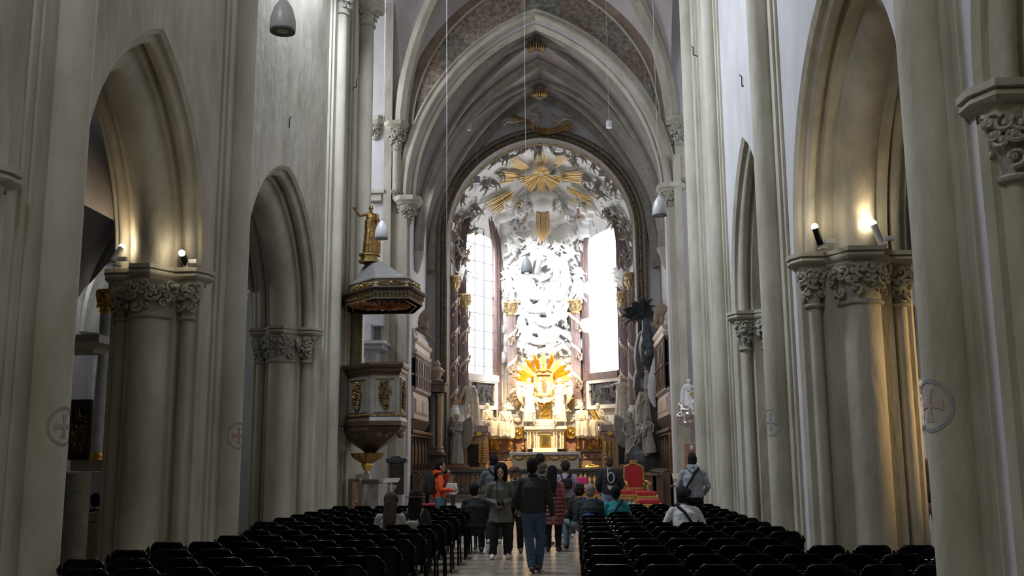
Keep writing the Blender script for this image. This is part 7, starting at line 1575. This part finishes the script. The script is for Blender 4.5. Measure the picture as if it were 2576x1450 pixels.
# ================================================================= chairs
def make_chair():
    t = thing('stacking_chair', 'black plastic stacking chair', 'chair', (0, 0, 0)); m = M()
    out = []
    for k in range(-6, 7):
        pass
    def backring(z, w, y): return [(x*w, y+.045*(x*x)-.0, z) for x in [-1, -.75, -.5, -.25, 0, .25, .5, .75, 1]]
    fr = [(.40, .20, -.165), (.44, .215, -.175), (.60, .215, -.20), (.70, .205, -.222), (.755, .19, -.233), (.785, .165, -.239), (.80, .135, -.242)]
    F_ = [backring(z, w, y) for z, w, y in fr]; Bk = [[(x, y-.022, z) for x, y, z in r] for r in F_]
    vs = [p for r in F_ for p in r]+[p for r in Bk for p in r]; n = 9; R_ = len(fr); N = n*R_; fs = []
    for i in range(R_-1):
        for j in range(n-1): a = i*n+j; fs += [(a, a+1, a+n+1, a+n), (N+a+n, N+a+n+1, N+a+1, N+a)]
        fs += [(i*n, (i+1)*n, N+(i+1)*n, N+i*n), (i*n+n-1, N+i*n+n-1, N+(i+1)*n+n-1, (i+1)*n+n-1)]
    for j in range(n-1): a = (R_-1)*n+j; fs += [(a, a+1, N+a+1, N+a), (j+1, j, N+j, N+j+1)]
    m.add(vs, fs); obj('backrest', m, BLACKP, t, smooth=50, bevel=.006)
    m = M(); m.loft([[(-.215, -.17, z), (.215, -.17, z), (.22, .20, z), (.18, .25, z), (-.18, .25, z), (-.22, .20, z)] for z in (.425, .45)]); obj('seat', m, BLACKP, t, bevel=.008)
    for sx in (-1, 1):
        m = M(); m.tube([(sx*.215, -.21, .50), (sx*.222, -.225, .30), (sx*.228, -.25, 0)], .016, 8); m.tube([(sx*.213, -.20, .48), (sx*.213, -.235, .745)], .015, 8); obj('leg', m, BLACKS, t)
        m = M(); m.tube([(sx*.205, .20, .43), (sx*.215, .225, .40), (sx*.228, .25, 0)], .016, 8); obj('leg', m, BLACKS, t)
        m = M(); m.tube([(sx*.213, -.2, .425), (sx*.213, .21, .425)], .014, 8); obj('side_rail', m, BLACKS, t)
        m = M(); m.tube([(sx*.235, -.215, .66), (sx*.238, -.235, .705), (sx*.225, -.24, .72)], .011, 6, ball=True); obj('linking_hook', m, pm('hook_metal', (.02,.02,.02), None, rough=.2, metal=.2, spec=1.), t)
    return t
proto = make_chair(); first = True
num = ORD
def put_chair(x, y, rz, lab, grp):
    global first
    jx, jr = rn.uniform(-.008, .008), rn.uniform(-.02, .02)
    if first: proto.location = (x, y, 0); proto.rotation_euler = (0, 0, rz); proto['label'] = lab; proto['group'] = grp; first = False
    else: copy_tree(proto, (x+jx, y, 0), rz+jr, lab, grp)
SIDEW = {1: 'right', 0: 'left'}
rowsR = [(8.34, 8), (9.37, 8), (10.36, 8), (11.37, 8), (12.38, 5), (13.5, 6), (14.5, 6), (15.5, 6), (16.5, 6), (17.5, 6), (18.45, 6), (19.45, 6), (20.5, 6), (21.5, 6)]
for k, (y, n) in enumerate(rowsR):
    for i in range(n):
        if y > 16 and n == 6 and .36+i*.485 > 3.0: continue
        put_chair(.36+i*.485+(0 if y > 9 else -.02), y+.24, 0, 'black stacking chair, right block, %s row counted from the camera, %s seat from the aisle' % (num[k], num[i]), 'black stacking chairs of the right block')
rowsL = [(8.35, 5), (9.35, 6), (10.25, 7), (11.25, 7), (12.25, 7), (13.2, 6), (14.15, 6), (15.1, 6), (16.05, 7), (17.1, 7), (18.1, 7), (19.05, 7), (20.0, 7), (21.3, 7)]
for k, (y, n) in enumerate(rowsL):
    sh = .15*max(.2, 1-k/11)
    for i in range(n):
        x = -2.16-i*.455; put_chair(x, y+.24+sh*(x+2.1), sh*.95, 'black stacking chair, left block, %s row counted from the camera, %s seat from the aisle' % (num[k], num[i]), 'black stacking chairs of the left block')

Y = 22.6; t = thing('reading_desk', 'slanted pale book rest on a dark shelf left of the man in the grey hoodie', 'lectern', (XX(1710, Y), Y, 0))
m = M(); a, b = P(1694, 1215, Y), P(1731, 1203, Y); m.loft([[(a.x, Y, a.z), (b.x, Y, a.z), (b.x, Y+.3, a.z+.14), (a.x, Y+.3, a.z+.14)], [(a.x, Y, a.z+.09), (b.x, Y, a.z+.09), (b.x, Y+.3, a.z+.2), (a.x, Y+.3, a.z+.2)]]); obj('book_rest', m, pm('pale_wood', (.36,.28,.20), (.42,.33,.24), 6, .5), t, world=True, bevel=.005)
m = M(); z = ZZ(1222, Y, 1700); m.box(XX(1688, Y), b.x+.1, Y-.05, Y+.4, z-.04, z); obj('shelf', m, WOOD, t, world=True); m = M(); m.box(XX(1700, Y), XX(1706, Y), Y+.1, Y+.2, 0, z-.04); obj('leg', m, WOOD, t, world=True); m = M(); m.box(b.x, b.x+.06, Y+.1, Y+.2, 0, z-.04); obj('leg', m, WOOD, t, world=True)
m = M(); m.add([(XX(1700, Y), Y+.2, z), (b.x, Y+.2, z), (b.x, Y+.26, a.z+.12), (XX(1700, Y), Y+.26, a.z+.12)], [(0, 1, 2, 3)]); obj('support', m, WOOD, t, world=True)
# ================================================================= people
def fab(name, c, c2=None, rough=.85, sc=22): return pm('cloth_'+name, c, c2 or tuple(x*.72 for x in c), sc, rough, bump=.35, bs=18)
TEX = bpy.data.textures.new('folds', 'CLOUDS'); TEX.noise_scale = .11; TEX.noise_depth = 2
def garment(name, m, mat, t, vox=.011, wr=.022, soft=2):
    o = obj(name, m, mat, t, remesh=vox, soft=soft)
    if wr:
        d = o.modifiers.new('folds', 'DISPLACE'); d.texture = TEX; d.strength = wr; d.mid_level = .5; d.texture_coords = 'LOCAL'
    return o
def person(label, loc, rz, h, J, top, bottom, shoes=(.03,.03,.03), skin=SKIN, hair=('short', (.015,.012,.01)), hem=.0, coat=False, yaw=0, pitch=0, extras=(), vox=.009, width=1., collar=None, hood=None, facing=False, sleeve=1.):
    t = thing('person', label, 'person', loc, rz); q = J['q']
    # body
    m = M(); torso(m, J, .82*width, dress=True); limbs(m, J, .88, drop=.05); head_mesh(m, J, yaw, pitch, 1.12)
    for s, sd in (('L', -1), ('R', 1)): hand(m, J['wr'+s], J['el'+s], q, .55, sd, .95)
    obj('body', m, skin, t, remesh=vox, soft=1)
    Hm = Matrix.Translation(J['head']) @ Matrix.Rotation(yaw, 4, 'Z') @ Matrix.Rotation(-pitch, 4, 'X') @ Matrix.Scale(1.12, 4)
    # face details
    if facing:
        for sx in (-1, 1):
            e = M(); e.T = Hm; e.ball((sx*.031*q, .086*q, .006*q), (.014*q, .008*q, .0075*q), 10, 6); obj('eye', e, pm('dark_eye', (.03,.02,.016), None, rough=.3), t)
            e = M(); e.T = Hm; e.tube([(sx*.015*q, .092*q, .030*q), (sx*.033*q, .089*q, .035*q), (sx*.048*q, .08*q, .029*q)], .0028*q, 5); obj('eyebrow', e, pm('brow', (.03,.02,.015), None, rough=.9), t)
        e = M(); e.T = Hm; e.tube([(-.02*q, .089*q, -.053*q), (0, .097*q, -.051*q), (.02*q, .089*q, -.053*q)], [.004*q, .0065*q, .004*q], 6, ball=True); obj('lips', e, pm('lips', (.33,.12,.10), None, rough=.5), t)
    # hair
    st, hc = hair; hm = pm('hair_%d' % int(sum(hc)*2000), hc, tuple(x*1.7 for x in hc), 40, .85, stretch=(1,1,.2), spec=.2, bump=.5); rnd = random.Random(int(h*1000)+int(loc[0]*77)); m = M(); m.T = Hm
    if st != 'none':
        m.ball((0, -.018*q, .035*q), (.084*q, .098*q, .096*q), 14, 10)
        m.ball((0, -.045*q, -.02*q), (.078*q, .07*q, .08*q), 12, 8)
    if st == 'curly':
        for i in range(60):
            a = rnd.uniform(0, 6.28); ph = rnd.uniform(-.5, 1.4); d = V(math.cos(a)*math.cos(ph), math.sin(a)*math.cos(ph), math.sin(ph))
            if d.y > .35 and d.z < .35: continue
            m.ball((d.x*.088*q, (d.y*.1-.018)*q, (d.z*.098+.03)*q), rnd.uniform(.018, .028)*q, 6, 4)
    if st == 'tuft': m.ball((0, .03*q, .105*q), (.06*q, .07*q, .04*q), 10, 6)
    if st == 'bob':
        m.tube([(0, -.03*q, .09*q), (0, -.045*q, .0), (0, -.06*q, -.09*q), (0, -.065*q, -.14*q)], [.09*q, .09*q, .068*q, .06*q], 14, fx=1.3, ball=True, up=(0, 1, 0))
        for sx in (-1, 1): m.tube([(sx*.03*q, .07*q, .105*q), (sx*.075*q, .045*q, .06*q), (sx*.088*q, .02*q, -.03*q), (sx*.088*q, .0*q, -.12*q)], [.022*q, .026*q, .026*q, .024*q], 8, ball=True)
    if st == 'long':
        m.tube([(0, -.03*q, .08*q), (0, -.05*q, 0), (0, -.065*q, -.12*q), (0, -.10*q, -.24*q), (0, -.115*q, -.36*q), (0, -.11*q, -.42*q)], [.085*q, .092*q, .088*q, .085*q, .075*q, .04*q], 14, fx=1.1, ball=True, up=(0, 1, 0))
        for k in range(8): x = (k-3.5)*.022*q; m.tube([(x, -.12*q, -.02*q), (x*1.1, -.16*q, -.2*q), (x*1.05+rnd.uniform(-.01, .01), -.175*q, -.34*q), (x, -.16*q, -.44*q)], .014*q, 5, ball=True)
    if st != 'none': obj('hair', m, hm, t, remesh=vox, soft=1)
    # trousers
    m = M(); bq = bottom[0] if isinstance(bottom, list) else bottom; wide = bottom[1] if isinstance(bottom, list) else 1.
    m.tube([J['pel']-V(0,0,.07*q), J['pel'], J['wai']], [.115*q*width, .118*q*width, .105*q*width], 12, fx=1.36, up=(0,1,0), ball=True)
    for s in 'LR':
        hi, kn, an = J['hi'+s], J['kn'+s], J['an'+s]
        m.tube([hi, hi.lerp(kn, .5), kn, kn.lerp(an, .5), an+V(0,0,-.01*q)], [.102*q*width, .094*q*wide, .078*q*wide, .074*q*wide, .066*q*wide], 10, ball=False)
        m.ball(hi, .105*q*width, 10, 8)
    garment('trousers', m, bq, t)
    for s in 'LR':
        m = M(); an, to = J['an'+s], J['to'+s]; d = (to-an); d.z = 0; d = d.normalized() if d.length > .01 else V(0, 1, 0)
        m.tube([an-d*.05*q+V(0,0,-.035*q), an+d*.06*q+V(0,0,-.03*q), an+d*.14*q+V(0,0,-.045*q), an+d*.19*q+V(0,0,-.05*q)], [.048*q, .05*q, .042*q, .032*q], 10, ball=True)
        obj('shoe', m, pm('shoe_%d' % int(shoes[0]*1000), shoes, None, rough=.6), t, remesh=.01, soft=1)
    # top
    m = M(); tk = 1.17*width
    m.tube([J['pel']+V(0,0,-.04*q), J['wai'], J['wai'].lerp(J['che'], .5), J['che'], J['shL'].lerp(J['shR'], .5)-V(0,0,.02*q), J['neck']-V(0,0,.01*q)], [.118*q*tk, .115*q*tk, .118*q*tk, .118*q*tk, .085*q*tk, .06*q], 14, fx=1.34, up=(0,1,0))
    m.tube([J['shL']+V(.02*q,0,-.03*q), J['shL'].lerp(J['shR'], .5)+V(0,0,.0*q), J['shR']+V(-.02*q,0,-.03*q)], [.062*q, .085*q, .062*q], 10, ball=True)
    for s in 'LR':
        sh, el, wr = J['sh'+s]+V(0,0,-.02*q), J['el'+s], J['wr'+s]; m.tube([sh, sh.lerp(el, .5), el, el.lerp(wr, .5), wr], [.068*q, .066*q*sleeve, .058*q*sleeve, .052*q*sleeve, .042*q*sleeve], 10, ball=True)
    if coat:
        b = V(J['pel'].x, J['pel'].y, 0); b.z = hem*q; m.tube([J['wai'], J['pel'], J['pel'].lerp(b, .5), b], [.15*q*width, .16*q*width, .178*q*width, .192*q*width], 16, fx=1.28, up=(0,1,0))
    garment('jacket' if coat or hood else 'top', m, top, t)
    if collar:
        m = M(); n = J['neck']; m.tube([n+V(.062*q*math.cos(a), .055*q*math.sin(a), (.005-.015*math.sin(a))*q) for a in [2*PI*k/14 for k in range(15)]], .017*q, 6); obj('collar', m, collar, t)
    if hood:
        m = M(); n = J['neck']
        m.tube([n+V(-.09*q, .02*q, .01*q), n+V(-.075*q, -.07*q, .03*q), n+V(0, -.105*q, .02*q), n+V(.075*q, -.07*q, .03*q), n+V(.09*q, .02*q, .01*q)], [.035*q, .05*q, .055*q, .05*q, .035*q], 8, ball=True)
        m.tube([n+V(-.06*q, -.09*q, .0), n+V(0, -.13*q, -.07*q), n+V(.06*q, -.09*q, .0)], .045*q, 8, ball=True); garment('hood', m, hood, t)
    for e in extras: e(t, J, Hm)
    return t
# extras ---------------------------------------------------------
def X_cap(mat, brim=1):
    def f(t, J, Hm):
        q = J['q']; m = M(); m.T = Hm; m.lathe([(.098*q, .035*q), (.098*q, .06*q), (.088*q, .10*q), (.06*q, .128*q), (.01*q, .138*q)], c=(0, -.005*q, 0), n=20)
        m.loft([[(x*q, (y)*q, z*q) for x, y in ((-.075, .06), (-.055, .13), (0, .155), (.055, .13), (.075, .06))] for z in (.04, .052)]); obj('cap', m, mat, t, smooth=60)
    return f
def X_hat(mat, brim=.155):
    def f(t, J, Hm):
        q = J['q']; m = M(); m.T = Hm; m.lathe([(brim*q, .045*q), (brim*q, .052*q), (.10*q, .062*q), (.098*q, .10*q), (.085*q, .145*q), (.01*q, .155*q)], c=(0, -.01*q, 0), n=24); obj('hat', m, mat, t, smooth=60)
    return f
def X_beanie(mat):
    def f(t, J, Hm):
        q = J['q']; m = M(); m.T = Hm; m.lathe([(.10*q, .015*q), (.106*q, .05*q), (.104*q, .08*q), (.085*q, .125*q), (.01*q, .142*q)], c=(0, -.015*q, 0), n=24); m.tube([(.104*q*math.cos(a), (.106*math.sin(a)-.015)*q, .03*q) for a in [2*PI*k/20 for k in range(21)]], .012*q, 6); obj('beanie', m, mat, t, smooth=60)
    return f
def X_strap(mat, sg=1, bag=True, back=True):
    def f(t, J, Hm):
        q = J['q']; c = J['che']; m = M(); pts = []
        w = J['wai']; sh = J['shR'] if sg > 0 else J['shL']
        pts = [sh+V(-sg*.07*q, .05*q, .07*q), sh+V(-sg*.06*q, -.06*q, .075*q), c+V(sg*.02*q, -.165*q, .06*q), w.lerp(c, .5)+V(-sg*.08*q, -.175*q, 0), w+V(-sg*.17*q, -.13*q, -.04*q), w+V(-sg*.2*q, 0, -.06*q)]
        m.tube(pts, .022*q, 8, fx=.35 if False else 1.0); obj('shoulder_strap', m, mat, t)
        if bag: m = M(); p = w+V(-sg*.15*q, -.165*q, -.03*q); m.at(p, ry=sg*.5); m.cbox((0, 0, 0), .2*q, .07*q, .12*q); obj('sling_bag', m, mat, t, bevel=.02)
    return f
def X_backpack(mat, w=.30, h=.42, dz=0, c2=None):
    def f(t, J, Hm):
        q = J['q']; c = J['che']+V(0, -.23*q, -.06*q+dz); m = M()
        m.loft([[(c.x+x*w/2*k, c.y+y*.1*q*k, c.z+z*h/2) for x, y in ((-1, 1), (-1, -.4), (-.6, -1), (.6, -1), (1, -.4), (1, 1))] for z, k in ((-1, .85), (-.85, 1), (.6, 1), (.9, .85), (1, .55))]); b = obj('backpack', m, mat, t, bevel=.02)
        m = M(); m.loft([[(c.x+x*w*.4, c.y-.1*q+y*.05, c.z+z*h*.5) for x, y in ((-1, 0), (-.8, -1), (.8, -1), (1, 0))] for z in (-.75, .05)]); obj('pocket', m, c2 or mat, b, bevel=.015)
        for s in (-1, 1): m = M(); m.tube([c+V(s*w*.3, .08, h*.4), J['shL' if s < 0 else 'shR']+V(-s*.06*q, 0, .085*q), J['che']+V(s*.13*q, .15*q, 0), J['wai']+V(s*.16*q, .06*q, .06), c+V(s*w*.4, .06, -h*.4)], .02, 6); obj('shoulder_strap', m, mat, b)
    return f
def X_camera():
    def f(t, J, Hm):
        q = J['q']; p = J['wrL'].lerp(J['wrR'], .5)+V(0, .09, .02); m = M(); m.cbox(p, .13, .07, .09); m.tube([p+V(0, .02, 0), p+V(0, .11, -.01)], .035, 14); c = obj('camera', m, pm('camera_black', (.012,.012,.012), None, rough=.35), t, bevel=.008)
        m = M(); m.tube([p+V(-.07, 0, .04), J['che']+V(-.10, .17, 0)*1., J['neck']+V(-.07, .02, .02), J['neck']+V(0, -.07, .03), J['neck']+V(.07, .02, .02), J['che']+V(.08, .17, 0), p+V(.07, 0, .04)], .008, 6); obj('camera_strap', m, MATS['camera_black'], c)
    return f
def X_phone(hd='R'):
    def f(t, J, Hm):
        p = J['wr'+hd]+(J['wr'+hd]-J['el'+hd]).normalized()*.11+V(0, 0, .035); m = M(); m.T = Matrix.Translation(p) @ Matrix.Rotation(-.5, 4, 'X'); m.cbox((0, 0, 0), .075, .15, .01); obj('phone', m, pm('phone_black', (.02,.02,.025), None, rough=.15), t, bevel=.003)
    return f
def X_quilt(mat, n=9):
    def f(t, J, Hm):
        q = J['q']; m = M()
        for i in range(n):
            z = .60+.085*i; w = .195-.012*abs(i-2)*.4
            m.tube([V(w*1.28*math.cos(a)*.93, w*math.sin(a)*.93, z)*q for a in [2*PI*k/20 for k in range(21)]], .034*q, 8)
        garment('quilted_rows', m, mat, t, wr=.01)
    return f
def X_number():
    def f(t, J, Hm):
        q = J['q']; c = J['che']+V(0, -.205*q, -.02*q); wm = pm('white_print', (.70,.70,.68), None, rough=.6); m = M()
        m.tube([c+V(.07*q*math.cos(a)*(1 if abs(math.sin(a)) < .8 else .9), .018*abs(math.sin(a))-.01, .115*q*math.sin(a)) for a in [2*PI*k/24 for k in range(25)]], .009, 6); m.tube([c+V(-.07*q, 0, .03*q), c+V(-.068*q, .015, .20*q)], .008, 6); obj('printed_zero', m, wm, t)
        m = M(); m.loft([[c+V(x, y+.01, z) for x, z in ((-.09, -.17), (.08, -.20), (.085, -.27), (.03, -.29), (-.07, -.255))] for y in (0, -.012)]); obj('printed_patch', m, pm('cream_print', (.5,.5,.36), None, rough=.6), t)
    return f
def walk(h, **k): return joints(h, **k)
def stand(px, py): p = PZ(px, py); return (p.x, p.y, 0)
BLK = fab('black', (.008,.008,.009)); BLK2 = fab('charcoal', (.018,.018,.02))
person('man from behind in dark green sweater and blue jeans, walking up the centre aisle', stand(1343, 1441), 0, 1.76, joints(1.76, elL=(-.285, -.03, 1.13), wrL=(-.25, .10, .97), elR=(.265, -.02, 1.12), wrR=(.30, .02, .88), knL=(-.07, -.02, .5), anL=(-.02, -.12, .10), toL=(-.01, .04, .02), knR=(.11, .08, .5), anR=(.07, .1, .10), toR=(.09, .26, .03)),
    fab('dark_green', (.022,.027,.022)), fab('blue_denim', (.055,.10,.16), (.035,.065,.11)), (.06,.055,.05), skin=SKIN2, hair=('short', (.012,.010,.009)), width=1.13, yaw=-.25, collar=fab('dark_green', (.022,.027,.022)), vox=.008)
person('woman in long grey-green coat facing the camera, holding a camera at her waist', stand(1260, 1406), PI+.12, 1.63, joints(1.63, elL=(-.27, -.02, 1.12), wrL=(-.02, .20, 1.04), elR=(.28, -.03, 1.12), wrR=(.06, .20, 1.02), knL=(-.12, .03, .5), anL=(-.13, -.03, .085), knR=(.12, .06, .5), anR=(.16, .06, .085), toR=(.19, .24, .03)),
    fab('grey_green', (.135,.135,.11), (.10,.10,.082)), [BLK, 1.15], (.62,.60,.57), hair=('bob', (.008,.006,.006)), hem=.68, coat=True, collar=fab('grey_green', (.135,.135,.11)), facing=True, yaw=-.15, extras=(X_camera(),), vox=.008)
person('man in brown cap and black clothes facing the camera behind the woman', stand(1296, 1391), PI, 1.60, joints(1.60, wrL=(-.22, .08, .9)), BLK2, BLK, (.05,.05,.055), skin=SKIN2, hair=('short', (.03,.025,.02)), facing=True, collar=fab('light_lining', (.45,.45,.43)), extras=(X_cap(fab('brown_cap', (.13,.07,.045))),), vox=.008)
person('person in grey hoodie seen from behind with dark hair, left of the aisle', stand(1243, 1368), .12, 1.83, joints(1.83, elL=(-.28, .05, 1.15), wrL=(-.20, .22, 1.25)), fab('slate_grey', (.12,.13,.145)), BLK2, (.6,.6,.6), hair=('short', (.008,.008,.009)), hood=fab('slate_grey', (.12,.13,.145)))
person('dark-haired man in blue jacket mostly hidden beyond the man in jeans', stand(1360, 1352), 0, 1.84, joints(1.84), fab('blue', (.045,.08,.14)), BLK2, hair=('curly', (.02,.014,.012)))
person('grey-haired man in black with white collar, head in profile beside the man in jeans', stand(1368, 1372), -.8, 1.66, joints(1.66), BLK2, fab('grey_trousers', (.12,.11,.10)), (.18,.17,.16), skin=SKIN, hair=('short', (.07,.055,.045)), collar=fab('light_lining', (.45,.45,.43)))
person('woman with long black hair in a padded pink coat and black trousers', stand(1392, 1388), -.15, 1.58, joints(1.58, wrR=(.24, .1, .88)), fab('dusty_pink', (.27,.085,.10), (.20,.06,.075)), BLK, hair=('long', (.006,.005,.006)), hem=.56, coat=True, extras=(X_quilt(fab('dusty_pink', (.27,.085,.10))),))
person('young man in lavender sweater and green trousers with a black bag on his back', stand(1425, 1353), .1, 1.69, joints(1.69, elR=(.30, .02, 1.12), wrR=(.24, .16, .98), knL=(-.1, .0, .5), anR=(.14, .03, .085)), fab('lavender', (.42,.31,.44), (.34,.25,.37)), [fab('dark_green_trousers', (.045,.07,.055)), 1.3], (.72,.70,.67), hair=('curly', (.035,.022,.018)), extras=(X_strap(BLK, 1), X_backpack(BLK, .26, .22, .0)))
SEATZ = {}
def seated_at(px, Y, label, h, rz, top, bottom, **k):
    x = XX(px, Y, 1240); kw = {n: k.pop(n) for n in list(k) if n in ('elL','elR','wrL','wrR','lean','side','knL','knR','anL','anR')}
    return person(label, (x, Y, 0), rz, h, joints(h, seat=1, **kw), top, bottom, **k)
seated_at(1462, 20.0, 'curly-haired seated young man looking down at his phone by the aisle', 1.70, .25, BLK2, fab('light_denim', (.20,.27,.34)), hair=('curly', (.02,.015,.014)), lean=.30, pitch=-.5, yaw=.3, knL=(-.22, .40, .53), anL=(-.24, .36, .085), extras=(X_phone('L'),))
seated_at(1484, 18.7, 'seated grey-haired man in dark jacket with a blue bag on his back', 1.72, -.1, fab('dark_slate', (.022,.028,.028)), BLK, hair=('short', (.22,.19,.17)), lean=.10, pitch=-.2, width=1.1, extras=(X_backpack(fab('royal_blue', (.03,.055,.25)), .26, .26, -.14),))
seated_at(1549, 18.7, 'seated person in teal top with a black diagonal strap', 1.66, 0, fab('teal', (.02,.24,.29), (.015,.19,.24)), BLK, skin=SKIN3, hair=('short', (.01,.009,.009)), lean=.08, pitch=-.2, extras=(X_strap(BLK, 1, False),))
seated_at(1723, 16.2, 'seated person in white long-sleeved top, head bowed, black strap across the back', 1.74, .08, fab('off_white', (.60,.60,.60), (.50,.50,.51)), BLK, skin=SKIN3, hair=('short', (.01,.009,.009)), lean=.32, pitch=-.55, width=1.1, elL=(-.3, .12, .74), elR=(.3, .12, .74), extras=(X_strap(BLK, -1, False),))
seated_at(1196, 19.2, 'seated dark-haired person in a black jacket at the left side of the aisle', 1.74, .15, BLK, BLK, hair=('short', (.01,.01,.011)), lean=.10, pitch=-.3, width=1.15, yaw=-.5)
seated_at(982, 15.45, 'seated woman with long fair-brown hair and beret in a cream sweater', 1.62, .0, fab('cream', (.36,.33,.29), (.28,.26,.23)), BLK, hair=('long', (.055,.04,.026)), lean=.10, extras=(X_beanie(fab('dark_beret', (.018,.016,.015))),))
seated_at(1043, 15.6, 'seated woman in dark red brimmed hat and dark jacket over a pale top', 1.66, -.05, fab('dark_teal_jacket', (.014,.018,.019)), BLK, hair=('long', (.010,.008,.008)), lean=.14, extras=(X_hat(fab('maroon_hat', (.05,.012,.014)), .15), X_backpack(fab('pale_beige', (.28,.25,.22)), .2, .26, -.06)))
person('boy in dark jacket with a white outlined zero on the back, standing near the rail', (XX(1533, 23.6), 23.6, 0), .08, 1.80, joints(1.80, elL=(-.28, .0, 1.12), wrL=(-.22, .14, .98), elR=(.28, 0, 1.12), wrR=(.20, .15, 1.0)), fab('navy_black', (.012,.014,.02)), fab('pale_denim', (.22,.29,.42)), (.5,.5,.5), hair=('tuft', (.06,.035,.022)), skin=SKIN, width=1.08, extras=(X_number(),), sleeve=1.2)
person('man in light grey hoodie with black sling bag standing by the right pillar', (XX(1741, 20.9), 20.9, 0), -.1, 1.83, joints(1.83, elL=(-.30, .03, 1.12), wrL=(-.22, .2, 1.0), elR=(.3, .02, 1.12), wrR=(.22, .18, 1.0)), fab('light_grey', (.34,.36,.40), (.27,.29,.33)), BLK, (.1,.1,.1), skin=SKIN2, hair=('tuft', (.012,.010,.010)), hood=fab('light_grey', (.34,.36,.40)), width=1.1, pitch=-.1, extras=(X_strap(BLK, 1, True),))
person('man in orange jacket with black backpack, hand at his chin, left of the aisle', (XX(1106, 22.4), 22.4, 0), -PI/2+.25, 1.72, joints(1.72, elL=(-.26, .12, 1.15), wrL=(-.06, .20, 1.44), elR=(.28, .0, 1.12), wrR=(.22, .26, 1.10)), fab('bright_orange', (.80,.10,.02), (.68,.075,.015)), fab('mid_denim', (.10,.19,.28)), (.1,.1,.1), skin=SKIN, hair=('short', (.01,.009,.008)), hood=fab('bright_orange', (.80,.10,.02)), facing=True, collar=BLK, width=1.05, extras=(X_backpack(BLK2, .32, .46, 0), X_phone('R')), vox=.008)
# aisles
person('dark-clothed person sitting low in the left aisle behind the stone drum', (XX(240, 16.6, 1250), 16.6, 0), .4, 1.66, joints(1.66, seat=1, lean=.3), BLK, BLK, hair=('short', (.01,.01,.01)))
m = M(); x = XX(240, 16.6, 1250); m.box(x-.5, x+.35, 16.35, 16.9, .42, .47); m.box(x-.48, x-.42, 16.4, 16.85, 0, .42); m.box(x+.27, x+.33, 16.4, 16.85, 0, .42); one('wooden_bench', m, WOOD, 'low dark bench in the left aisle under the seated person', 'bench')
person('bald man in a tan coat partly hidden by the yellow-lit shaft in the right aisle', (XX(2330, 20.8), 20.8, 0), 2.6, 1.74, joints(1.74), fab('tan_coat', (.30,.19,.11)), BLK, skin=SKIN, hair=('none', (.1,.1,.1)), hem=.62, coat=True)
person('person in black, one hand hanging down, at the edge of the right aisle gap', (XX(2366, 20.2), 20.2, 0), 2.2, 1.72, joints(1.72), BLK, BLK, (.6,.6,.58), skin=SKIN, hair=('short', (.01,.01,.01)))
# ================================================================= light
def area(name, loc, tgt, sx, sy, w, col, spread=PI):
    l = bpy.data.lights.new(name, 'AREA'); l.shape = 'RECTANGLE'; l.size = sx; l.size_y = sy; l.energy = w; l.color = col; l.spread = spread
    o = bpy.data.objects.new(name, l); C.objects.link(o); o.location = loc
    d = Vector(tgt)-Vector(loc); o.rotation_euler = d.to_track_quat('-Z', 'Y').to_euler(); return o
w = bpy.data.worlds.new('world'); bpy.context.scene.world = w; w.use_nodes = True
w.node_tree.nodes['Background'].inputs[0].default_value = (.8, .88, 1, 1); w.node_tree.nodes['Background'].inputs[1].default_value = .25
vs = bpy.context.scene.view_settings; vs.view_transform = 'Standard'; vs.look = 'None'; vs.gamma = 1; vs.exposure = .66; vs.use_curve_mapping = False
area('daylight_left_clerestory', (XL+.3, 4, 12.6), (3.2, 9, 6), 4, 1.6, 300, (.80, .88, 1))
area('daylight_left_clerestory', (XL+.3, 18.5, 12.6), (3.2, 19.5, 7), 4, 1.6, 800, (.80, .88, 1))
area('fill_west', (-1, -2.5, 9), (-1, 15, 5), 4, 5, 48, (1, .84, .42))  # added warm fill lamp behind the camera, not a real window
area('daylight_transept', (-12, 29.5, 12), (0, 33, 9), 4, 6, 640, (.88, .93, 1))
area('daylight_transept_right', (8.3, 29.5, 11), (0, 33, 7), 3, 4, 120, (.88, .93, 1))
def spotl(name, loc, tgt, e, col, ang, blend=.5, rad=.3):
    l = bpy.data.lights.new(name, 'SPOT'); l.energy = e; l.color = col; l.spot_size = ang; l.spot_blend = blend; l.shadow_soft_size = rad
    o = bpy.data.objects.new(name, l); C.objects.link(o); o.location = loc; o.rotation_euler = (Vector(tgt)-Vector(loc)).to_track_quat('-Z', 'Y').to_euler()
spotl('relief_fill_left', (-5.55, 34.8, 12.3), (-.9, 45, 8.6), 3800, (1, .99, .97), .62, .5, .45)  # added spot hidden behind the chancel arch, brightens the altar relief
spotl('relief_fill_right', (3.45, 34.8, 12.3), (-1.8, 45, 7.6), 2300, (1, .99, .97), .60, .5, .45)  # weaker added spot on the right, likewise hidden and aimed at the relief
area('daylight_right_aisle', (AXR-.2, 22, 5), (5.5, 22.5, 2), 2, 3, 90, (1, .95, .85))
area('daylight_left_aisle', (AXL+.3, 21, 5), (-8.6, 23, 3), 2, 3, 22, (.9, .95, 1))
for x, tx in ((-2.6, -1.27), (.1, -1.27)):
    l = bpy.data.lights.new('altar_spot', 'SPOT'); l.energy = 3600; l.color = (1, .78, .48); l.spot_size = .8; l.spot_blend = 1.; l.shadow_soft_size = .08
    o = bpy.data.objects.new('altar_spot', l); C.objects.link(o); o.location = (x, 38.2, 9.5); o.rotation_euler = (Vector((tx, 43.2, 4.6))-o.location).to_track_quat('-Z', 'Y').to_euler()

spotl('aisle_warm_spot', (8.2, 13.7, 3.2), (4.9, 14.5, 2.7), 330, (1, .66, .30), 1.1, .9, .15)
